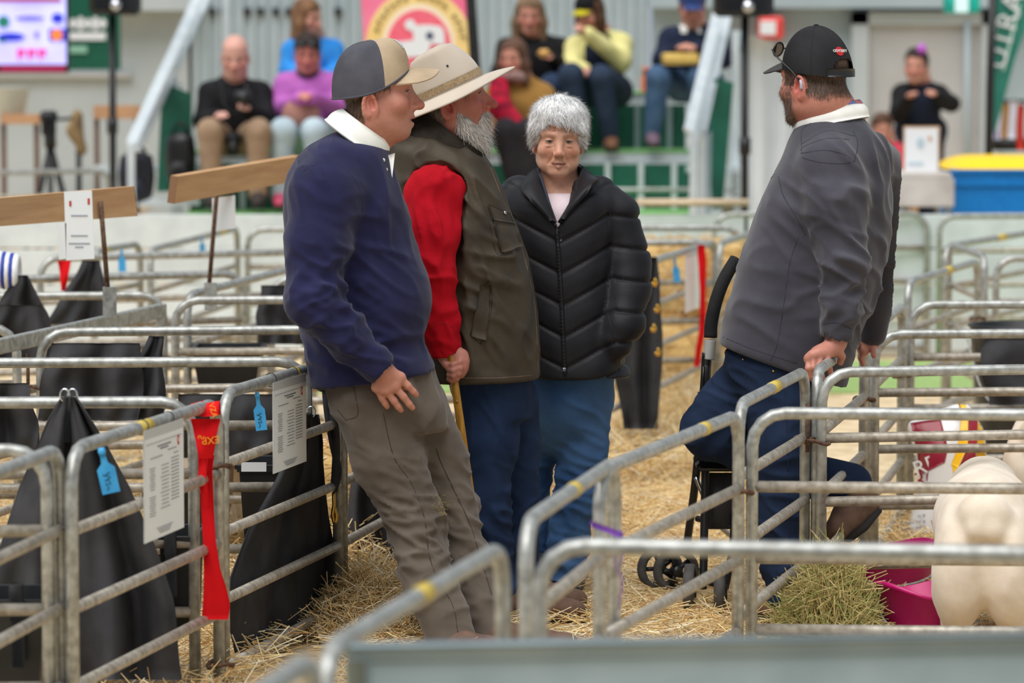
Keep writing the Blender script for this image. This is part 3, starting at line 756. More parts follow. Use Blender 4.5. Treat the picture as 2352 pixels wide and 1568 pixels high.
# prize ribbons at the right edge
for i, (px, c, y0, y1) in enumerate([(2290, (.86, .86, .93), 238, 320), (2308, (.72, .55, .32), 236, 316), (2326, (.90, .90, .95), 232, 318), (2346, (.82, .20, .12), 240, 345), (2282, (.45, .38, .60), 262, 318)]):
    mk('prize_ribbon', slab(lambda u_, v_: at(px - 8 + 15 * u_ + 3 * math.sin(v_ * 3 + i), y0 + (y1 - y0) * v_, 26 + .02 * math.sin(u_ * 3)), 4, 7, .006), mat('ribbon %d' % i, c, rough=.5), None,
       ['white ribbon hanging nearest the feather flag', 'brown ribbon hanging between two white ribbons', 'white ribbon hanging right of the brown one', 'red ribbon hanging at the far right edge', 'purple ribbon hanging close to the flag pole'][i], 'ribbon', 'prize ribbons on a stand')
mk('ribbon_stand', cat_(tube([at(2270, 232, 26.05), at(2440, 232, 26.05)], .012, 6), tube([at(2400, 600, 26.05) * [1, 1, 0], at(2400, 232, 26.05)], .015, 6), pbox(2275, 318, 2440, 345, 26.2, .2)), BLACKM, None, 'dark stand holding the prize ribbons', 'stand')

# ------------------------------------------------------------------ left background clutter
for px0, px1, y0, y1, lab in ((0, 92, 262, 285, 'far timber plank left of the tripod'), (214, 322, 242, 273, 'far timber plank behind the left speaker pole')):
    p = empty('bench', at((px0 + px1) / 2, 600, 26) * [1, 1, 0], lab, 'bench', 'far timber benches')
    mk('plank', pbox(px0, y0, px1, y1, 26, .05), mat('orange timber', (.80, .62, .46), (.72, .55, .42), rough=.8, scale=5), p, smooth=False)
    for q in (px0 + 8, px1 - 8): t = at(q, y1, 26.05); mk('leg', tube([t * [1, 1, 0], t], .02, 6), RUST, p)
mk('white_bucket', lathe([(.09, 0), (.12, .18), (.125, .18)], 16, at(28, 262, 26.1)), WHITEB, None, 'white bucket on the far timber plank', 'bucket')
tp = empty('camera_tripod', at(118, 560, 25) * [1, 1, 0], 'black camera tripod standing behind the left board', 'tripod')
top = at(116, 335, 25)
for k in range(3):
    a_ = k * 2.094 + .6; mk('leg', tube([top, top * [1, 1, 0] + [.3 * math.cos(a_), .3 * math.sin(a_), .012]], .022, 6), BLACKM, tp)
mk('head', cat_(box(at(112, 285, 25), (.09, .10, .16), bev=.02), tube([at(116, 340, 25), at(114, 300, 25)], .04, 8)), BLACKM, tp)
mk('camera_body', box(at(112, 268, 25), (.11, .12, .08), bev=.02), BLACKP, tp)
mk('pan_handle', tube([at(125, 275, 25), at(165, 272, 25.1)], .012, 6), BLACKM, tp)
NAVYB = mat('navy nylon', (0.07, 0.08, 0.13), (0.11, 0.12, 0.18), rough=.6, scale=8, bump=.2)
def pack(name, rect, Y, m, lab, extra=True):
    x0_, y0_, x1_, y1_ = rect; a_, b_ = at(x0_, y0_, Y), at(x1_, y1_, Y); c_ = (a_ + b_) / 2
    r = empty(name, (c_[0], Y + .1, b_[2]), lab, 'bag')
    mk('body', grid(lambda u_, v_: np.array([c_[0] + (b_[0] - a_[0]) / 2 * (.75 + .3 * math.sin(v_ * 3.0)) * (abs(math.cos(6.2832 * u_)) ** .6 * math.copysign(1, math.cos(6.2832 * u_))) * (1 if 0 < v_ < 1 else .02),
        Y + .1 + .11 * (abs(math.sin(6.2832 * u_)) ** .6 * math.copysign(1, math.sin(6.2832 * u_))) * (1 if 0 < v_ < 1 else .02), b_[2] + (a_[2] - b_[2]) * (v_ * 1.0)]), 24, 10, cu=True), m, r)
    mk('front_pocket', box((c_[0], Y - .01, b_[2] * .7 + a_[2] * .3), ((b_[0] - a_[0]) * .6, .06, (a_[2] - b_[2]) * .35), bev=.02), m, r)
    mk('handle', tube(spline([(c_[0] - .06, Y + .1, a_[2] - .02), (c_[0], Y + .1, a_[2] + .05), (c_[0] + .06, Y + .1, a_[2] - .02)], 8), .01, 6), m, r)
pack('backpack', (270, 345, 350, 470), 23.8, NAVYB, 'dark navy backpack leaning below the left stair rail')
pack('suitcase', (378, 300, 446, 432), 24.3, BLACKP, 'dark bag standing beside the seated bald man')
cs = empty('coat_stand', at(180, 600, 25.6) * [1, 1, 0], 'tan coat draped on a dark post right of the tripod', 'coat')
P_ = [at(x, y, 25.6) for x, y in ((178, 262), (172, 300), (190, 345))]; g = Sdf.around(P_, .02, .12); g.chain(P_, [.041, .046, .041], .04, flat=((0, 1, 0), .6)); V, Q = g.mesh(2)
mk('coat', (V, Q), mat('tan coat', (.62, .52, .36), (.42, .34, .24), rough=.9, scale=10), cs); mk('post', tube([at(180, 270, 25.64) * [1, 1, 0], at(180, 270, 25.64)], .02, 8), BLACKM, cs)
P = on_ground([(-60, 560), (-60, 640), (330, 640), (330, 560)], 2500); P[:, 2] = rng.uniform(0, .5, 2500)
straw('far_straw', P, 'pale straw piled in the far left pen', ln=(.1, .3), wd=(.008, .014), el=.5, cat='straw')
pp('E1', (-80, 398), (250, 392), 'far left pen panel in front of the tripod', zt=.95, rails=[.8, .65, .5, .35])
mk('drink_bottle', lathe([(.028, 0), (.03, .02), (.03, .13), (.018, .17), (.022, .17), (.022, .2)], 12, at(1482, 222, 25.8)), mat('orange bottle', (.90, .45, .28), (.93, .5, .32), rough=.4), None, 'orange bottle on the green stand step', 'bottle')
mk('food_box', box(at(1562, 135, 24.9), (.24, .16, .075), bev=.012), mat('yellow carton', (.85, .72, .38), (.80, .66, .34), rough=.7), None, 'yellow takeaway box on the lap of the man in navy on the stand', 'food box')
# ------------------------------------------------------------------ people: tools
from mathutils.bvhtree import BVHTree
SKIN = mat('skin', (0.97, 0.95, 0.94), (1, 1, 1), rough=0.48, scale=90, bump=0.12, bscale=420, attr=True, sss=0.12, spec=0.4)
HAIRM = mat('hair', (0.95, 0.95, 0.95), (1, 1, 1), rough=0.65, scale=120, attr=True, spec=0.25)
EYEM = mat('eye', (1, 1, 1), rough=0.15, attr=True)
def cloth(name, c1, c2, rough=0.9, scale=12, bump=0.25, bscale=260, sheen=0.0, **kw): return mat(name, c1, c2, rough=rough, scale=scale, bump=bump, bscale=bscale, sheen=sheen, spec=0.2, **kw)
def axes_for(lo, hi, coarse, fines):
    out = []
    for a in range(3):
        cuts = sorted({lo[a], hi[a]} | {min(max(c, lo[a]), hi[a]) for f0, f1, st in fines for c in (f0[a], f1[a])})
        parts = []
        for p, q in zip(cuts, cuts[1:]):
            if q - p < 1e-4: continue
            m = (p + q) / 2; st = min([coarse] + [s for f0, f1, s in fines if f0[a] <= m <= f1[a]]); parts.append((p, q, st))
        out.append(seg(*parts))
    return out
class Fig:
    """a person standing near depth Y; J turns photo pixels + depth offset into world points"""
    def __init__(s, Y): s.Y = Y; s.s = scl(Y)
    def J(s, px, py, dy=0.0): return at(px, py, s.Y + dy)
    def r(s, px): return px / s.s
    def rows(s, tab):
        """rows (py, x_left, x_right, near, far[, dy]) -> loft stations"""
        out = []
        for t in tab:
            py, xa, xb, n, f = t[:5]; dy = t[5] if len(t) > 5 else 0.0
            a, b = s.J(xa, py, dy), s.J(xb, py, dy); c = (a + b) / 2
            out.append((c[2], c[0], s.Y + dy, (b[0] - a[0]) / 2, (b[0] - a[0]) / 2, n, f))
        return out
class Head:
    def __init__(s, o, fwd, up, k=1.0):
        s.f = nrm(fwd); u = nrm(up); s.u = nrm(u - s.f * (u @ s.f)); s.r = np.cross(s.f, s.u); s.o = np.asarray(o, float); s.k = k
        s.M = np.array([s.r, s.f, s.u])
    def P(s, x, y, z): return s.o + s.k * (x * s.r + y * s.f + z * s.u)
    def L(s, V): return ((V - s.o) @ s.M.T) / s.k
    def box(s, e=.145): return s.o - e * s.k, s.o + e * s.k
    def build(s, g, jaw=1.0, cheek=1.0, nose=1.0, age=0.0, neck=0.056, neckto=None, mouth_open=0.0, cran=1.0, prog=0.0, ear=0.0, lip=1.0):
        k = s.k; M = s.M
        def P(x, y, z): return s.P(x, y + prog * float(sstep(-.045, -.085, z)) * (1.0 if y > .04 else 0.0), z)
        E = lambda c, r, kk=.02, mode='u', R=None: g.ell(P(*c), np.array(r) * k, M if R is None else R, kk * k, mode)
        C = lambda a, b, r0, r1=None, kk=.02, mode='u': g.cone(P(*a), P(*b), r0 * k, (r0 if r1 is None else r1) * k, kk * k, mode)
        E((0, -.018, .045 - .08 * (1 - cran)), np.array((.075, .096, .078)) * cran); E((0, .022, -.02), (.066, .066, .085)); E((0, .026, -.068), (.052 * jaw, .053, .052), .012)
        E((0, .034, .048 - .06 * (1 - cran)), np.array((.062, .050, .052)) * cran)
        for q in (-1, 1):
            C((q * .048 * jaw, -.008, -.070), (q * .018, .064, -.104), .021, .017)
            E((q * .040, .050, -.034), (.027 * cheek, .027, .026), .02)
            C((q * .050, .060, .020), (q * .012, .081, .017), .0095, .0105, .015)
        E((0, .073, -.104), (.023, .020, .019), .012)
        for q in (-1, 1): E((q * .032, .091, -.002), (.018, .016, .0125), .014, 's')
        for q in (-1, 1): E((q * .031, .0685, -.002), (.0150, .0140, .0130), .004)
        C((0, .076, .000), (0, .086, -.042), .0105, .0150, .014); E((0, .076, -.056), (.026, .0155, .018), .012)
        C((0, .080, .006), (0, .104 * nose, -.036), .0088, .0112, .012); E((0, .105 * nose, -.040), (.0118, .0125, .0105), .008)
        for q in (-1, 1): E((q * .0135, .093, -.0435), (.0080, .0115, .0080), .007)
        E((0, .070, -.072), (.030, .020, .022), .02)
        for q in (-1, 1):
            C((q * .022, .0800, -.0735), (q * .003, .0955, -.0690), .0044 * lip, .0068 * lip, .004)
            C((q * .019, .0800, -.0790 - mouth_open), (0, .0940, -.0830 - mouth_open), .0052 * lip, .0078 * lip, .004)
        C((-.023, .0850, -.0755 - mouth_open / 2), (.023, .0850, -.0755 - mouth_open / 2), .0022 + mouth_open * .4, None, .004, 's')
        C((-.012, .1000, -.0755 - mouth_open / 2), (.012, .1000, -.0755 - mouth_open / 2), .0024 + mouth_open * .5, None, .004, 's')
        for q in (-1, 1): E((q * .0058, .0985 * nose, -.0530), (.0030, .0042, .0034), .003, 's')
        if age:
            for q in (-1, 1):
                C((q * .019, .0885, -.047), (q * .034, .0700, -.078), .0034 * age, .0026 * age, .010, 's')
                C((q * .018, .0880, -.017), (q * .036, .0790, -.020), .0022 * age, None, .007, 's')
        for q in (-1, 1):
            e = P(q * .074, -.020, -.020 + ear); ax = [nrm(s.r * q + s.f * -.35), nrm(s.f * .95 + s.u * .18), s.u]
            g.ell(e, np.array((.0075, .0185, .0315)) * k, np.array(ax), .008 * k)
            rim = [e + k * (q * s.r * .007 + s.f * (.016 * math.cos(t) - .003) + s.u * (.029 * math.sin(t))) for t in np.linspace(.6, 4.4, 9)]
            g.chain(rim, [.0046 * k] * 9, .0025 * k)
            g.ell(e + k * (q * s.r * .0095 + s.f * .003), np.array((.013, .0095, .0160)) * k, np.array(ax), .004 * k, 's')
        b = neckto if neckto is not None else P(0, -.05, -.20)
        g.cone(P(0, -.024, -.065), b, neck * k, neck * k * 1.12, .035 * k)
    def eyes(s, par, iris=(.22, .17, .12), gaze=(0, 0), open_=.0052, skin=None):
        for q in (-1, 1):
            c = np.array((q * .031, .0685, -.002)); R = .0152; V = []; col = []; nu, nv = 19, 11
            for i in range(nu):
                u_ = -1 + 2 * i / (nu - 1); x = .0135 * u_; hh = open_ * max(0.03, 1 - abs(u_) ** 2.2)
                for j in range(nv):
                    v_ = -1 + 2 * j / (nv - 1); z = hh * v_ + (.0008 * (1 - u_ * u_)); yy = math.sqrt(max(R * R - x * x - z * z * .8, 1e-6))
                    V.append(s.P(c[0] + x, c[1] + yy * .97, c[2] + z)); d = math.hypot(x - gaze[0], z - gaze[1])
                    cc = (.03, .03, .03) if d < .0024 else (iris if d < .0056 else (.52, .48, .46))
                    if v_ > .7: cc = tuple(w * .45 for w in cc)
                    col.append(lin(cc))
            F = [(i * nv + j, (i + 1) * nv + j, (i + 1) * nv + j + 1, i * nv + j + 1) for i in range(nu - 1) for j in range(nv - 1)]
            mk('eye', (np.array(V), np.array(F)), EYEM, par, col=np.array(col), label='eye')
            lash = [s.P(c[0] + .0142 * t, c[1] + math.sqrt(R * R - (.0142 * t) ** 2) * .985, c[2] + open_ * max(0, 1 - abs(t) ** 2.2) + .0012) for t in np.linspace(-1, 1, 9)]
            mk('eyelid_line', tube(lash, .00095 * s.k, 5), mat('lash brown', (.30, .20, .17), rough=.8), par)
def skin_cols(V, H, base=(.80, .58, .49), red=(.78, .42, .36), ruddy=.5, hairf=None, lips=(.70, .40, .37), stubble=0.0, stub=(.45, .38, .34), brow=(.40, .30, .24), browa=.8, inner=(.30, .16, .14)):
    L = H.L(V); x, y, z = L.T; ax = np.abs(x)
    b = np.tile(lin(base), (len(V), 1)); r = np.array(lin(red)); inh = (np.linalg.norm(L, axis=1) < .20)
    w = np.zeros(len(V))
    w = np.maximum(w, np.exp(-((ax - .042) ** 2 / .018 ** 2 + (z + .036) ** 2 / .022 ** 2)) * (y > .02))
    w = np.maximum(w, 1.1 * np.exp(-(ax ** 2 / .014 ** 2 + (z + .040) ** 2 / .016 ** 2)) * (y > .085))
    w = np.maximum(w, .8 * sstep(.068, .078, ax) * np.exp(-((z + .02) ** 2 / .034 ** 2 + (y + .018) ** 2 / .024 ** 2)))
    w = np.maximum(w, .45 * sstep(-.08, -.13, z) * sstep(.07, .0, y))
    w = np.clip(w * ruddy * 1.6 + .12 * ruddy * pnoise(V, 60, 5), 0, 1) * inh
    b = b * (1 - w[:, None]) + r * w[:, None]
    def mixin(c, w_):
        nonlocal b
        w_ = np.clip(w_, 0, 1)[:, None] * inh[:, None]; b = b * (1 - w_) + np.array(lin(c)) * w_
    if stubble: mixin(stub, stubble * sstep(-.035, -.06, z) * sstep(-.01, .02, y) * (1 - np.exp(-(ax ** 2 / .02 ** 2 + (z + .075) ** 2 / .010 ** 2))) * (z > -.135))
    mixin(lips, .9 * (ax < .024) * np.exp(-((z + .0755) ** 2 / .0085 ** 2)) * (y > .076))
    mixin(inner, (ax < .021) * np.exp(-((z + .0755) ** 2 / .0022 ** 2)) * (y > .070))
    mixin(brow, browa * np.exp(-((z - (.0195 - .10 * (ax - .03) ** 2 / .03)) ** 2 / .0038 ** 2)) * (ax > .010) * (ax < .050) * (y > .04))
    if hairf is not None:
        c, f = hairf; mixin(c, f(L))
    return b
def ribbons(R, D, ln, wd, curl=0.3, grav=0.0, nrmv=None, seed=0, nseg=3):
    n = len(R); D = D / (np.linalg.norm(D, axis=1, keepdims=True) + 1e-9); side = np.cross(D, nrmv if nrmv is not None else rng.normal(size=(n, 3)))
    side /= np.linalg.norm(side, axis=1, keepdims=True) + 1e-9; bend = rng.normal(size=(n, 3)) * curl
    V = np.zeros((n, (nseg + 1) * 2, 3))
    for i in range(nseg + 1):
        t = i / nseg; c = R + D * (ln * t)[:, None] + bend * (ln * t * t)[:, None] * .5; c[:, 2] -= grav * ln * t * t
        w = (wd * (1 - .85 * t))[:, None] / 2; V[:, 2 * i] = c - side * w; V[:, 2 * i + 1] = c + side * w
    base = np.arange(n)[:, None] * (nseg + 1) * 2
    F = np.concatenate([base + np.array([[2 * i, 2 * i + 1, 2 * i + 3, 2 * i + 2]]) for i in range(nseg)])
    return V.reshape(-1, 3), F
def strands(par, name, V, Q, n, dirf, ln, wd, cols, m=None, curl=.3, grav=0.0, keep=None, label=None, lift=0.0, tone=.12):
    """cover the mesh V,Q with short ribbons pointing along dirf(points, normals)"""
    N = vnormals(V, Q); c = V[Q].mean(1); nn = N[Q].mean(1); a = np.linalg.norm(np.cross(V[Q[:, 2]] - V[Q[:, 0]], V[Q[:, 3]] - V[Q[:, 1]]), axis=1)
    if keep is not None: a = a * keep(c)
    i = rng.choice(len(c), n, p=a / a.sum()); R = c[i] + nn[i] * lift + rng.normal(size=(n, 3)) * .001
    D = dirf(R, nn[i])
    VV, FF = ribbons(R, D, rng.uniform(*ln, n), rng.uniform(*wd, n), curl, grav, nn[i])
    col = np.array([lin(c_) for c_ in cols])[rng.integers(0, len(cols), n)] * rng.uniform(1 - tone, 1 + tone, (n, 1))
    return mk(name, (VV, FF), m or HAIRM, par, label, kind=None, col=np.repeat(col, len(VV) // n, 0))
def hand(g, wrist, knuckles, fingers, thumb, rp=.013, rf=.0085, k=.008):
    """knuckles: 4 points; fingers: 4 lists of joints after the knuckle; thumb: list of points from its root"""
    for kn in knuckles: g.cone(wrist, kn, rp * 1.15, rp * .92, k * 2)
    for a, b in zip(knuckles, knuckles[1:]): g.cone(a, b, rp * .85, rp * .85, k)
    for kn, f in zip(knuckles, fingers):
        pts = [kn] + list(f); rr = [rf * 1.12] + [rf * (1.02 - .09 * i) for i in range(len(f))]
        g.chain(pts, rr, .004)
    g.chain(thumb, [rp * 1.1] + [rf * (1.15 - .06 * i) for i in range(len(thumb) - 1)], .006)
def nails(par, tips, n, m=None, s=.0075):
    for t, d in tips:
        t = np.asarray(t, float); d = nrm(d); z = nrm(n); x = np.cross(d, z)
        mk('nail', grid(lambda u_, v_: t + d * s * (u_ - .5) * 1.2 + x * s * .9 * (v_ - .5) + z * (.0006 + s * .12 * (1 - (2 * v_ - 1) ** 2)), 4, 4), mat('nail', (.88, .70, .64), rough=.3), par)
class Skin:
    """ray-caster from the camera onto a finished cloth mesh, for laying seams, pockets and prints on its surface"""
    def __init__(s, V, Q): s.t = BVHTree.FromPolygons([tuple(v) for v in V.tolist()], Q.tolist()); s.o = Vector((0, 0, HC))
    def hit(s, px, py, off=.0):
        d = Vector(ray(px, py)).normalized(); h = s.t.ray_cast(s.o, d)
        if h[0] is None:
            return None
        n = h[1] if h[1].dot(d) < 0 else -h[1]
        return np.array(h[0] + n * off), np.array(n)
    def line(s, par, pts, r=.0016, m=None, name='seam', off=None, n=None, label=None):
        off = -r * .45 if off is None else off
        P = spline(np.array(pts, float), n or max(6, 6 * len(pts))); out = [h[0] for h in (s.hit(x, y, off) for x, y in P) if h]
        out = [p for i, p in enumerate(out) if i == 0 or np.linalg.norm(p - out[i - 1]) < .08]
        return mk(name, tube(out, r, 5), m, par, label) if len(out) > 2 else None
    def patch(s, par, quad, m, name, th=.004, off=.003, nu=7, nv=7, label=None):
        q = np.array(quad, float)
        pts = {}
        def fn(u_, v_):
            p = q[0] * (1 - u_) * (1 - v_) + q[1] * u_ * (1 - v_) + q[2] * u_ * v_ + q[3] * (1 - u_) * v_
            h = s.hit(p[0], p[1], off); pts['l'] = h[0] if h else pts.get('l', at(p[0], p[1], 11.3)); return pts['l']
        return mk(name, slab(fn, nu, nv, th), m, par, label)
def band_collar(par, name, c, front, side, r_top, r_bot, h_top, h_bot, gap, m, th=.005, mid=None, label=None, n=40, point=0.0, ex=1.0):
    """open collar round the neck: front/side are horizontal-ish axes, r_* = (front, back, side) radii, gap = half opening at the front in radians"""
    f, sd = nrm(front), nrm(side); up = nrm(np.cross(f, sd)); up = up if up[2] > 0 else -up; c = np.asarray(c, float)
    def fn(u_, v_):
        a = gap + (2 * math.pi - 2 * gap) * u_
        ca, sa = math.cos(a), math.sin(a)
        rt = np.array([r_top[0] if ca > 0 else r_top[1], r_top[2]]); rb = np.array([r_bot[0] if ca > 0 else r_bot[1], r_bot[2]])
        w_ = v_; bulge = math.sin(math.pi * min(1, v_ * 1.2)) * .006
        rr = rt * (1 - w_) + rb * w_ + bulge; edge = math.exp(-(min(u_, 1 - u_) / .06) ** 2)
        h = h_top * (1 - w_) + (h_bot - point * edge) * w_
        return c + f * ca * rr[0] + sd * sa * rr[1] + up * h
    return mk(name, slab(fn, n, 7, th), m, par, label)
def cap_dome(H, rim_f, rim_b, top, a=.081, bf=.094, bb=.112, cy=-.012, nphi=96, nt=28, front_boost=.0, power=2.3, rimp=1.0):
    """crown: local points in the head frame"""
    V = []; F = []
    for i in range(nphi):
        ph = 2 * math.pi * i / nphi; cx_, sy_ = math.cos(ph), math.sin(ph)
        for j in range(nt):
            t = j / (nt - 1) * math.pi / 2; p, q = math.cos(t) ** (2 / power * 1.0), math.sin(t) ** (2 / power)
            yy = cy + (bf if sy_ > 0 else bb) * sy_ * p; rim = rim_b + (rim_f - rim_b) * ((sy_ + 1) / 2) ** rimp
            zz = rim + (top - rim) * q + front_boost * max(0, sy_) * math.sin(2 * t) ** 1
            V.append(H.P(a * cx_ * p, yy, zz))
    for i in range(nphi):
        k = (i + 1) % nphi
        for j in range(nt - 1): F.append((i * nt + j, k * nt + j, k * nt + j + 1, i * nt + j + 1))
    return np.array(V), np.array(F)
def brim(H, z0, ln, wd, drop, curve, tilt, y0=.078, th=.0035, nu=19, nv=8, a=.079, cy=-.012, b=.094):
    def fn(u_, v_):
        s_ = -1 + 2 * u_; ph = math.pi / 2 - s_ * wd
        bx, by = a * math.cos(ph), cy + b * math.sin(ph)
        ext = ln * math.sqrt(max(0, 1 - (abs(s_)) ** 4.5)); x = bx * (1 + .10 * v_); y = by + ext * v_
        z = z0 - curve * abs(s_) ** 1.4 - tilt * ext * v_ + drop * (1 - s_ * s_) * v_ * v_ * -1
        return H.P(x, y, z)
    return slab(fn, nu, nv, th)
def shoe(par, heel, toe, w_, hgt, m, sole_m, name='boot', ankle=None, ankle_r=.05, h=.008):
    heel, toe = np.asarray(heel, float), np.asarray(toe, float); d = nrm(toe - heel); L = np.linalg.norm(toe - heel)
    g = Sdf.around([heel, toe] + ([ankle] if ankle is not None else []), h, .12)
    up = np.array([0, 0, 1.0]) if abs(d[2]) < .7 else nrm(np.cross(np.cross(d, [0, 0, 1.0]), d))
    up = nrm(up - d * (up @ d))
    g.chain([heel + d * w_ * .8 + up * hgt * .5, heel + d * L * .45 + up * hgt * .42, toe - d * w_ * 1.0 + up * hgt * .30], [w_ * .85, w_ * .92, w_ * .78], .03, flat=(up, .85))
    if ankle is not None: g.cone(heel + d * w_ * 1.0 + up * hgt * .6, ankle, w_ * .95, ankle_r, .04)
    g.cut(heel - up * .0 + up * .004, -up)
    V, Q = g.mesh(2); o = mk(name, (V, Q), m, par)
    sd = np.cross(d, up); P = []
    for t in np.linspace(0, 2 * math.pi, 22, endpoint=False):
        cx_ = math.cos(t); P.append(heel + d * (L / 2 + cx_ * L / 2) + sd * w_ * .98 * math.sin(t) * (1 if cx_ > 0 else .9) - up * .004)
    mk('sole', prism(P[::-1], up * .018), sole_m, o, smooth=False)
    return o
LEA = mat('brown suede', (0.36, 0.27, 0.22), (0.44, 0.34, 0.28), rough=.9, scale=30, bump=.3); SOLE = mat('dark sole', (0.13, 0.11, 0.10), rough=.8); BLKL = mat('black leather', (0.10, 0.11, 0.13), (0.16, 0.17, 0.19), rough=.45, scale=20)
# ------------------------------------------------------------------ man in navy jumper, leaning on the rail, facing right
def navy_man():
    f = Fig(11.05); J = f.J
    p = math.radians(3); k = 1.09
    H = Head((0, 0, 0), (math.cos(p), .05, math.sin(p)), (-math.sin(p), 0, math.cos(p)), k)
    H.o = J(940, 211, -.034) - k * (.031 * H.r + .0835 * H.f - .002 * H.u)
    base = J(1060, 1490, 0) * [1, 1, 0]
    lo, hi = np.array([J(640, 100)[0], f.Y - .42, 0.02]), np.array([J(1230, 100)[0], f.Y + .36, J(900, 80)[2]])
    hb = H.box(); w = J(905, 895, -.225); fine = [(hb[0], hb[1], 0.0031), (w - [.08, .05, .09], w + [.08, .05, .09], .0034)]
    g = Sdf(*axes_for(lo, hi, .011, fine))
    nb = J(822, 350, 0)
    H.build(g, jaw=1.12, cheek=1.15, nose=1.05, neck=.066, neckto=nb, mouth_open=.004, cran=.95, prog=-.012, ear=-.010, lip=1.22)
    g.ell(H.P(0, .025, -.098), np.array((.042, .045, .03)) * k, H.M, .03)                # soft under-chin
    g.chain([nb, J(800, 420, 0), J(850, 880, 0)], [.07, .08, .09], .05)
    for dy, sh, el, wr in ((-1, (752, 430, -.15), (722, 690, -.25), (876, 845, -.235)), (1, (790, 430, .15), (780, 690, .25), (850, 850, .21))):
        g.chain([J(800, 410, 0), J(*sh), J(*el), J(*wr)], [.07, .05, .042, .029], .03)
    W_ = J(879, 848, -.232)
    kn = [J(866, 889, -.222), J(886, 895, -.225), J(906, 887, -.225), J(919, 867, -.222)]
    fi = [[J(878, 914, -.216), J(885, 926, -.212), J(889, 933, -.208)], [J(905, 920, -.222), J(915, 934, -.216), J(921, 941, -.21)],
          [J(927, 911, -.224), J(940, 928, -.216), J(947, 936, -.21)], [J(937, 886, -.22), J(949, 899, -.212), J(956, 906, -.206)]]
    hand(g, W_, kn, fi, [J(892, 852, -.205), J(915, 872, -.185), J(930, 888, -.17)], rp=.0175, rf=.0104)
    far = J(855, 856, .205); hand(g, far, [far + [.02, .01 * i, -.06 + .012 * i] for i in range(4)], [[far + [.03, .012 * i, -.08 + .012 * i], far + [.04, .012 * i, -.1 + .012 * i]] for i in range(4)], [far, far + [.04, -.03, -.01], far + [.07, -.035, -.03]])
    for dy, pts in ((0, [(850, 880, 0), (895, 1060, -.09), (955, 1190, -.11), (1040, 1480, -.255)]), (1, [(930, 890, 0), (1010, 1060, .085), (1040, 1180, .055), (1135, 1480, -.11)])):
        g.chain([J(*q) for q in pts], [.06, .045, .04, .035], .03)
    V, Q = g.mesh(1)
    def hf(L):
        x, y, z = L.T; ax = np.abs(x)
        return np.maximum(sstep(.012, -.004, y - .05 * (z + .04) / .05 * 0) * sstep(-.085, -.06, z) * (ax < .071) * (y < -.028), (z > .0) * (y < .045) * sstep(.0, .012, z) * (y < .035) * (ax > .05))
    col = skin_cols(V, H, (.76, .53, .455), (.74, .41, .355), .5, hairf=((.34, .25, .19), hf), stubble=.22, stub=(.62, .46, .40), browa=.5, brow=(.55, .38, .3))
    body = mk('person', (V, Q), SKIN, None, 'man in navy jumper and tan trucker cap leaning on the rail', 'person', org=base, col=col)
    H.eyes(body, (.30, .27, .22), gaze=(0, 0), open_=.0046)
    nails(body, [(fi[i][-1] + np.array([0, -.0062, .004]), fi[i][-1] - fi[i][-2]) for i in range(4)], (0, -1, .1))
    # short hair at nape and sideburn
    hd = lambda P, N: -H.u * .9 - H.f * .3 + N * .25
    strands(body, 'hair', V, Q, 2600, hd, (.008, .018), (.0008, .0014), [(.30, .22, .17), (.38, .28, .21), (.24, .17, .13)], keep=lambda C: (hf(H.L(C)) > .3) & (np.linalg.norm(H.L(C), axis=1) < .17), curl=.2)
    # ---- cap
    MESHC = cloth('cap mesh', (.29, .29, .32), (.34, .34, .37), scale=14, bump=.7, bscale=600); TANC = cloth('cap tan cotton', (.66, .58, .48), (.76, .68, .57), scale=8)
    CV, CF = cap_dome(H, .056, -.010, .138, a=.0865, bf=.100, bb=.108, front_boost=.014, power=2.4, cy=-.012, rimp=2.6)
    fr = np.sin(2 * math.pi * (np.arange(len(CF)) // 27 + .5) / 96) > .30
    CVo = np.concatenate([CV, CV - vnormals(CV, CF) * .003]); cap = mk('cap', (CVo, np.concatenate([CF, CF[:, ::-1] + len(CV)])), [MESHC, TANC], body, midx=np.concatenate([fr, fr]).astype(int), label='trucker cap with tan front and dark mesh back')
    mk('visor', brim(H, .060, .080, .92, 0.004, .042, .06, a=.083, b=.098), TANC, cap)
    mk('button', lathe([(.008, 0), (.008, .003), (.004, .006)], 10, H.P(0, -.014, .137), H.u), TANC, cap)
    Nc = vnormals(CV, CF); G3 = (CV + Nc * .0012).reshape(96, 28, 3)
    mk('patch', (G3[19:27, 9:17].reshape(-1, 3), np.array([(i * 8 + j, (i + 1) * 8 + j, (i + 1) * 8 + j + 1, i * 8 + j + 1) for i in range(7) for j in range(7)])), mat('cap patch', (.88, .88, .86), (.62, .66, .70), scale=60, rough=.7), cap)
    mk('sweatband', tube([H.P(.0855 * math.cos(t), -.012 + (.099 if math.sin(t) > 0 else .107) * math.sin(t), -.010 + (.056 + .010) * ((math.sin(t) + 1) / 2) ** 2.6) for t in np.linspace(0, 6.2832, 48, endpoint=False)], .0035, 6, closed=True), MESHC, cap)
    # ---- jumper
    NAV = cloth('navy cotton', (.105, .11, .24), (.135, .14, .285), scale=7, bump=.3, bscale=330, sheen=.15)
    g = Sdf(*axes_for(np.array([J(625, 100)[0], f.Y - .38, J(0, 915)[2]]), np.array([J(1030, 100)[0], f.Y + .36, J(0, 250)[2]]), .0072, []))
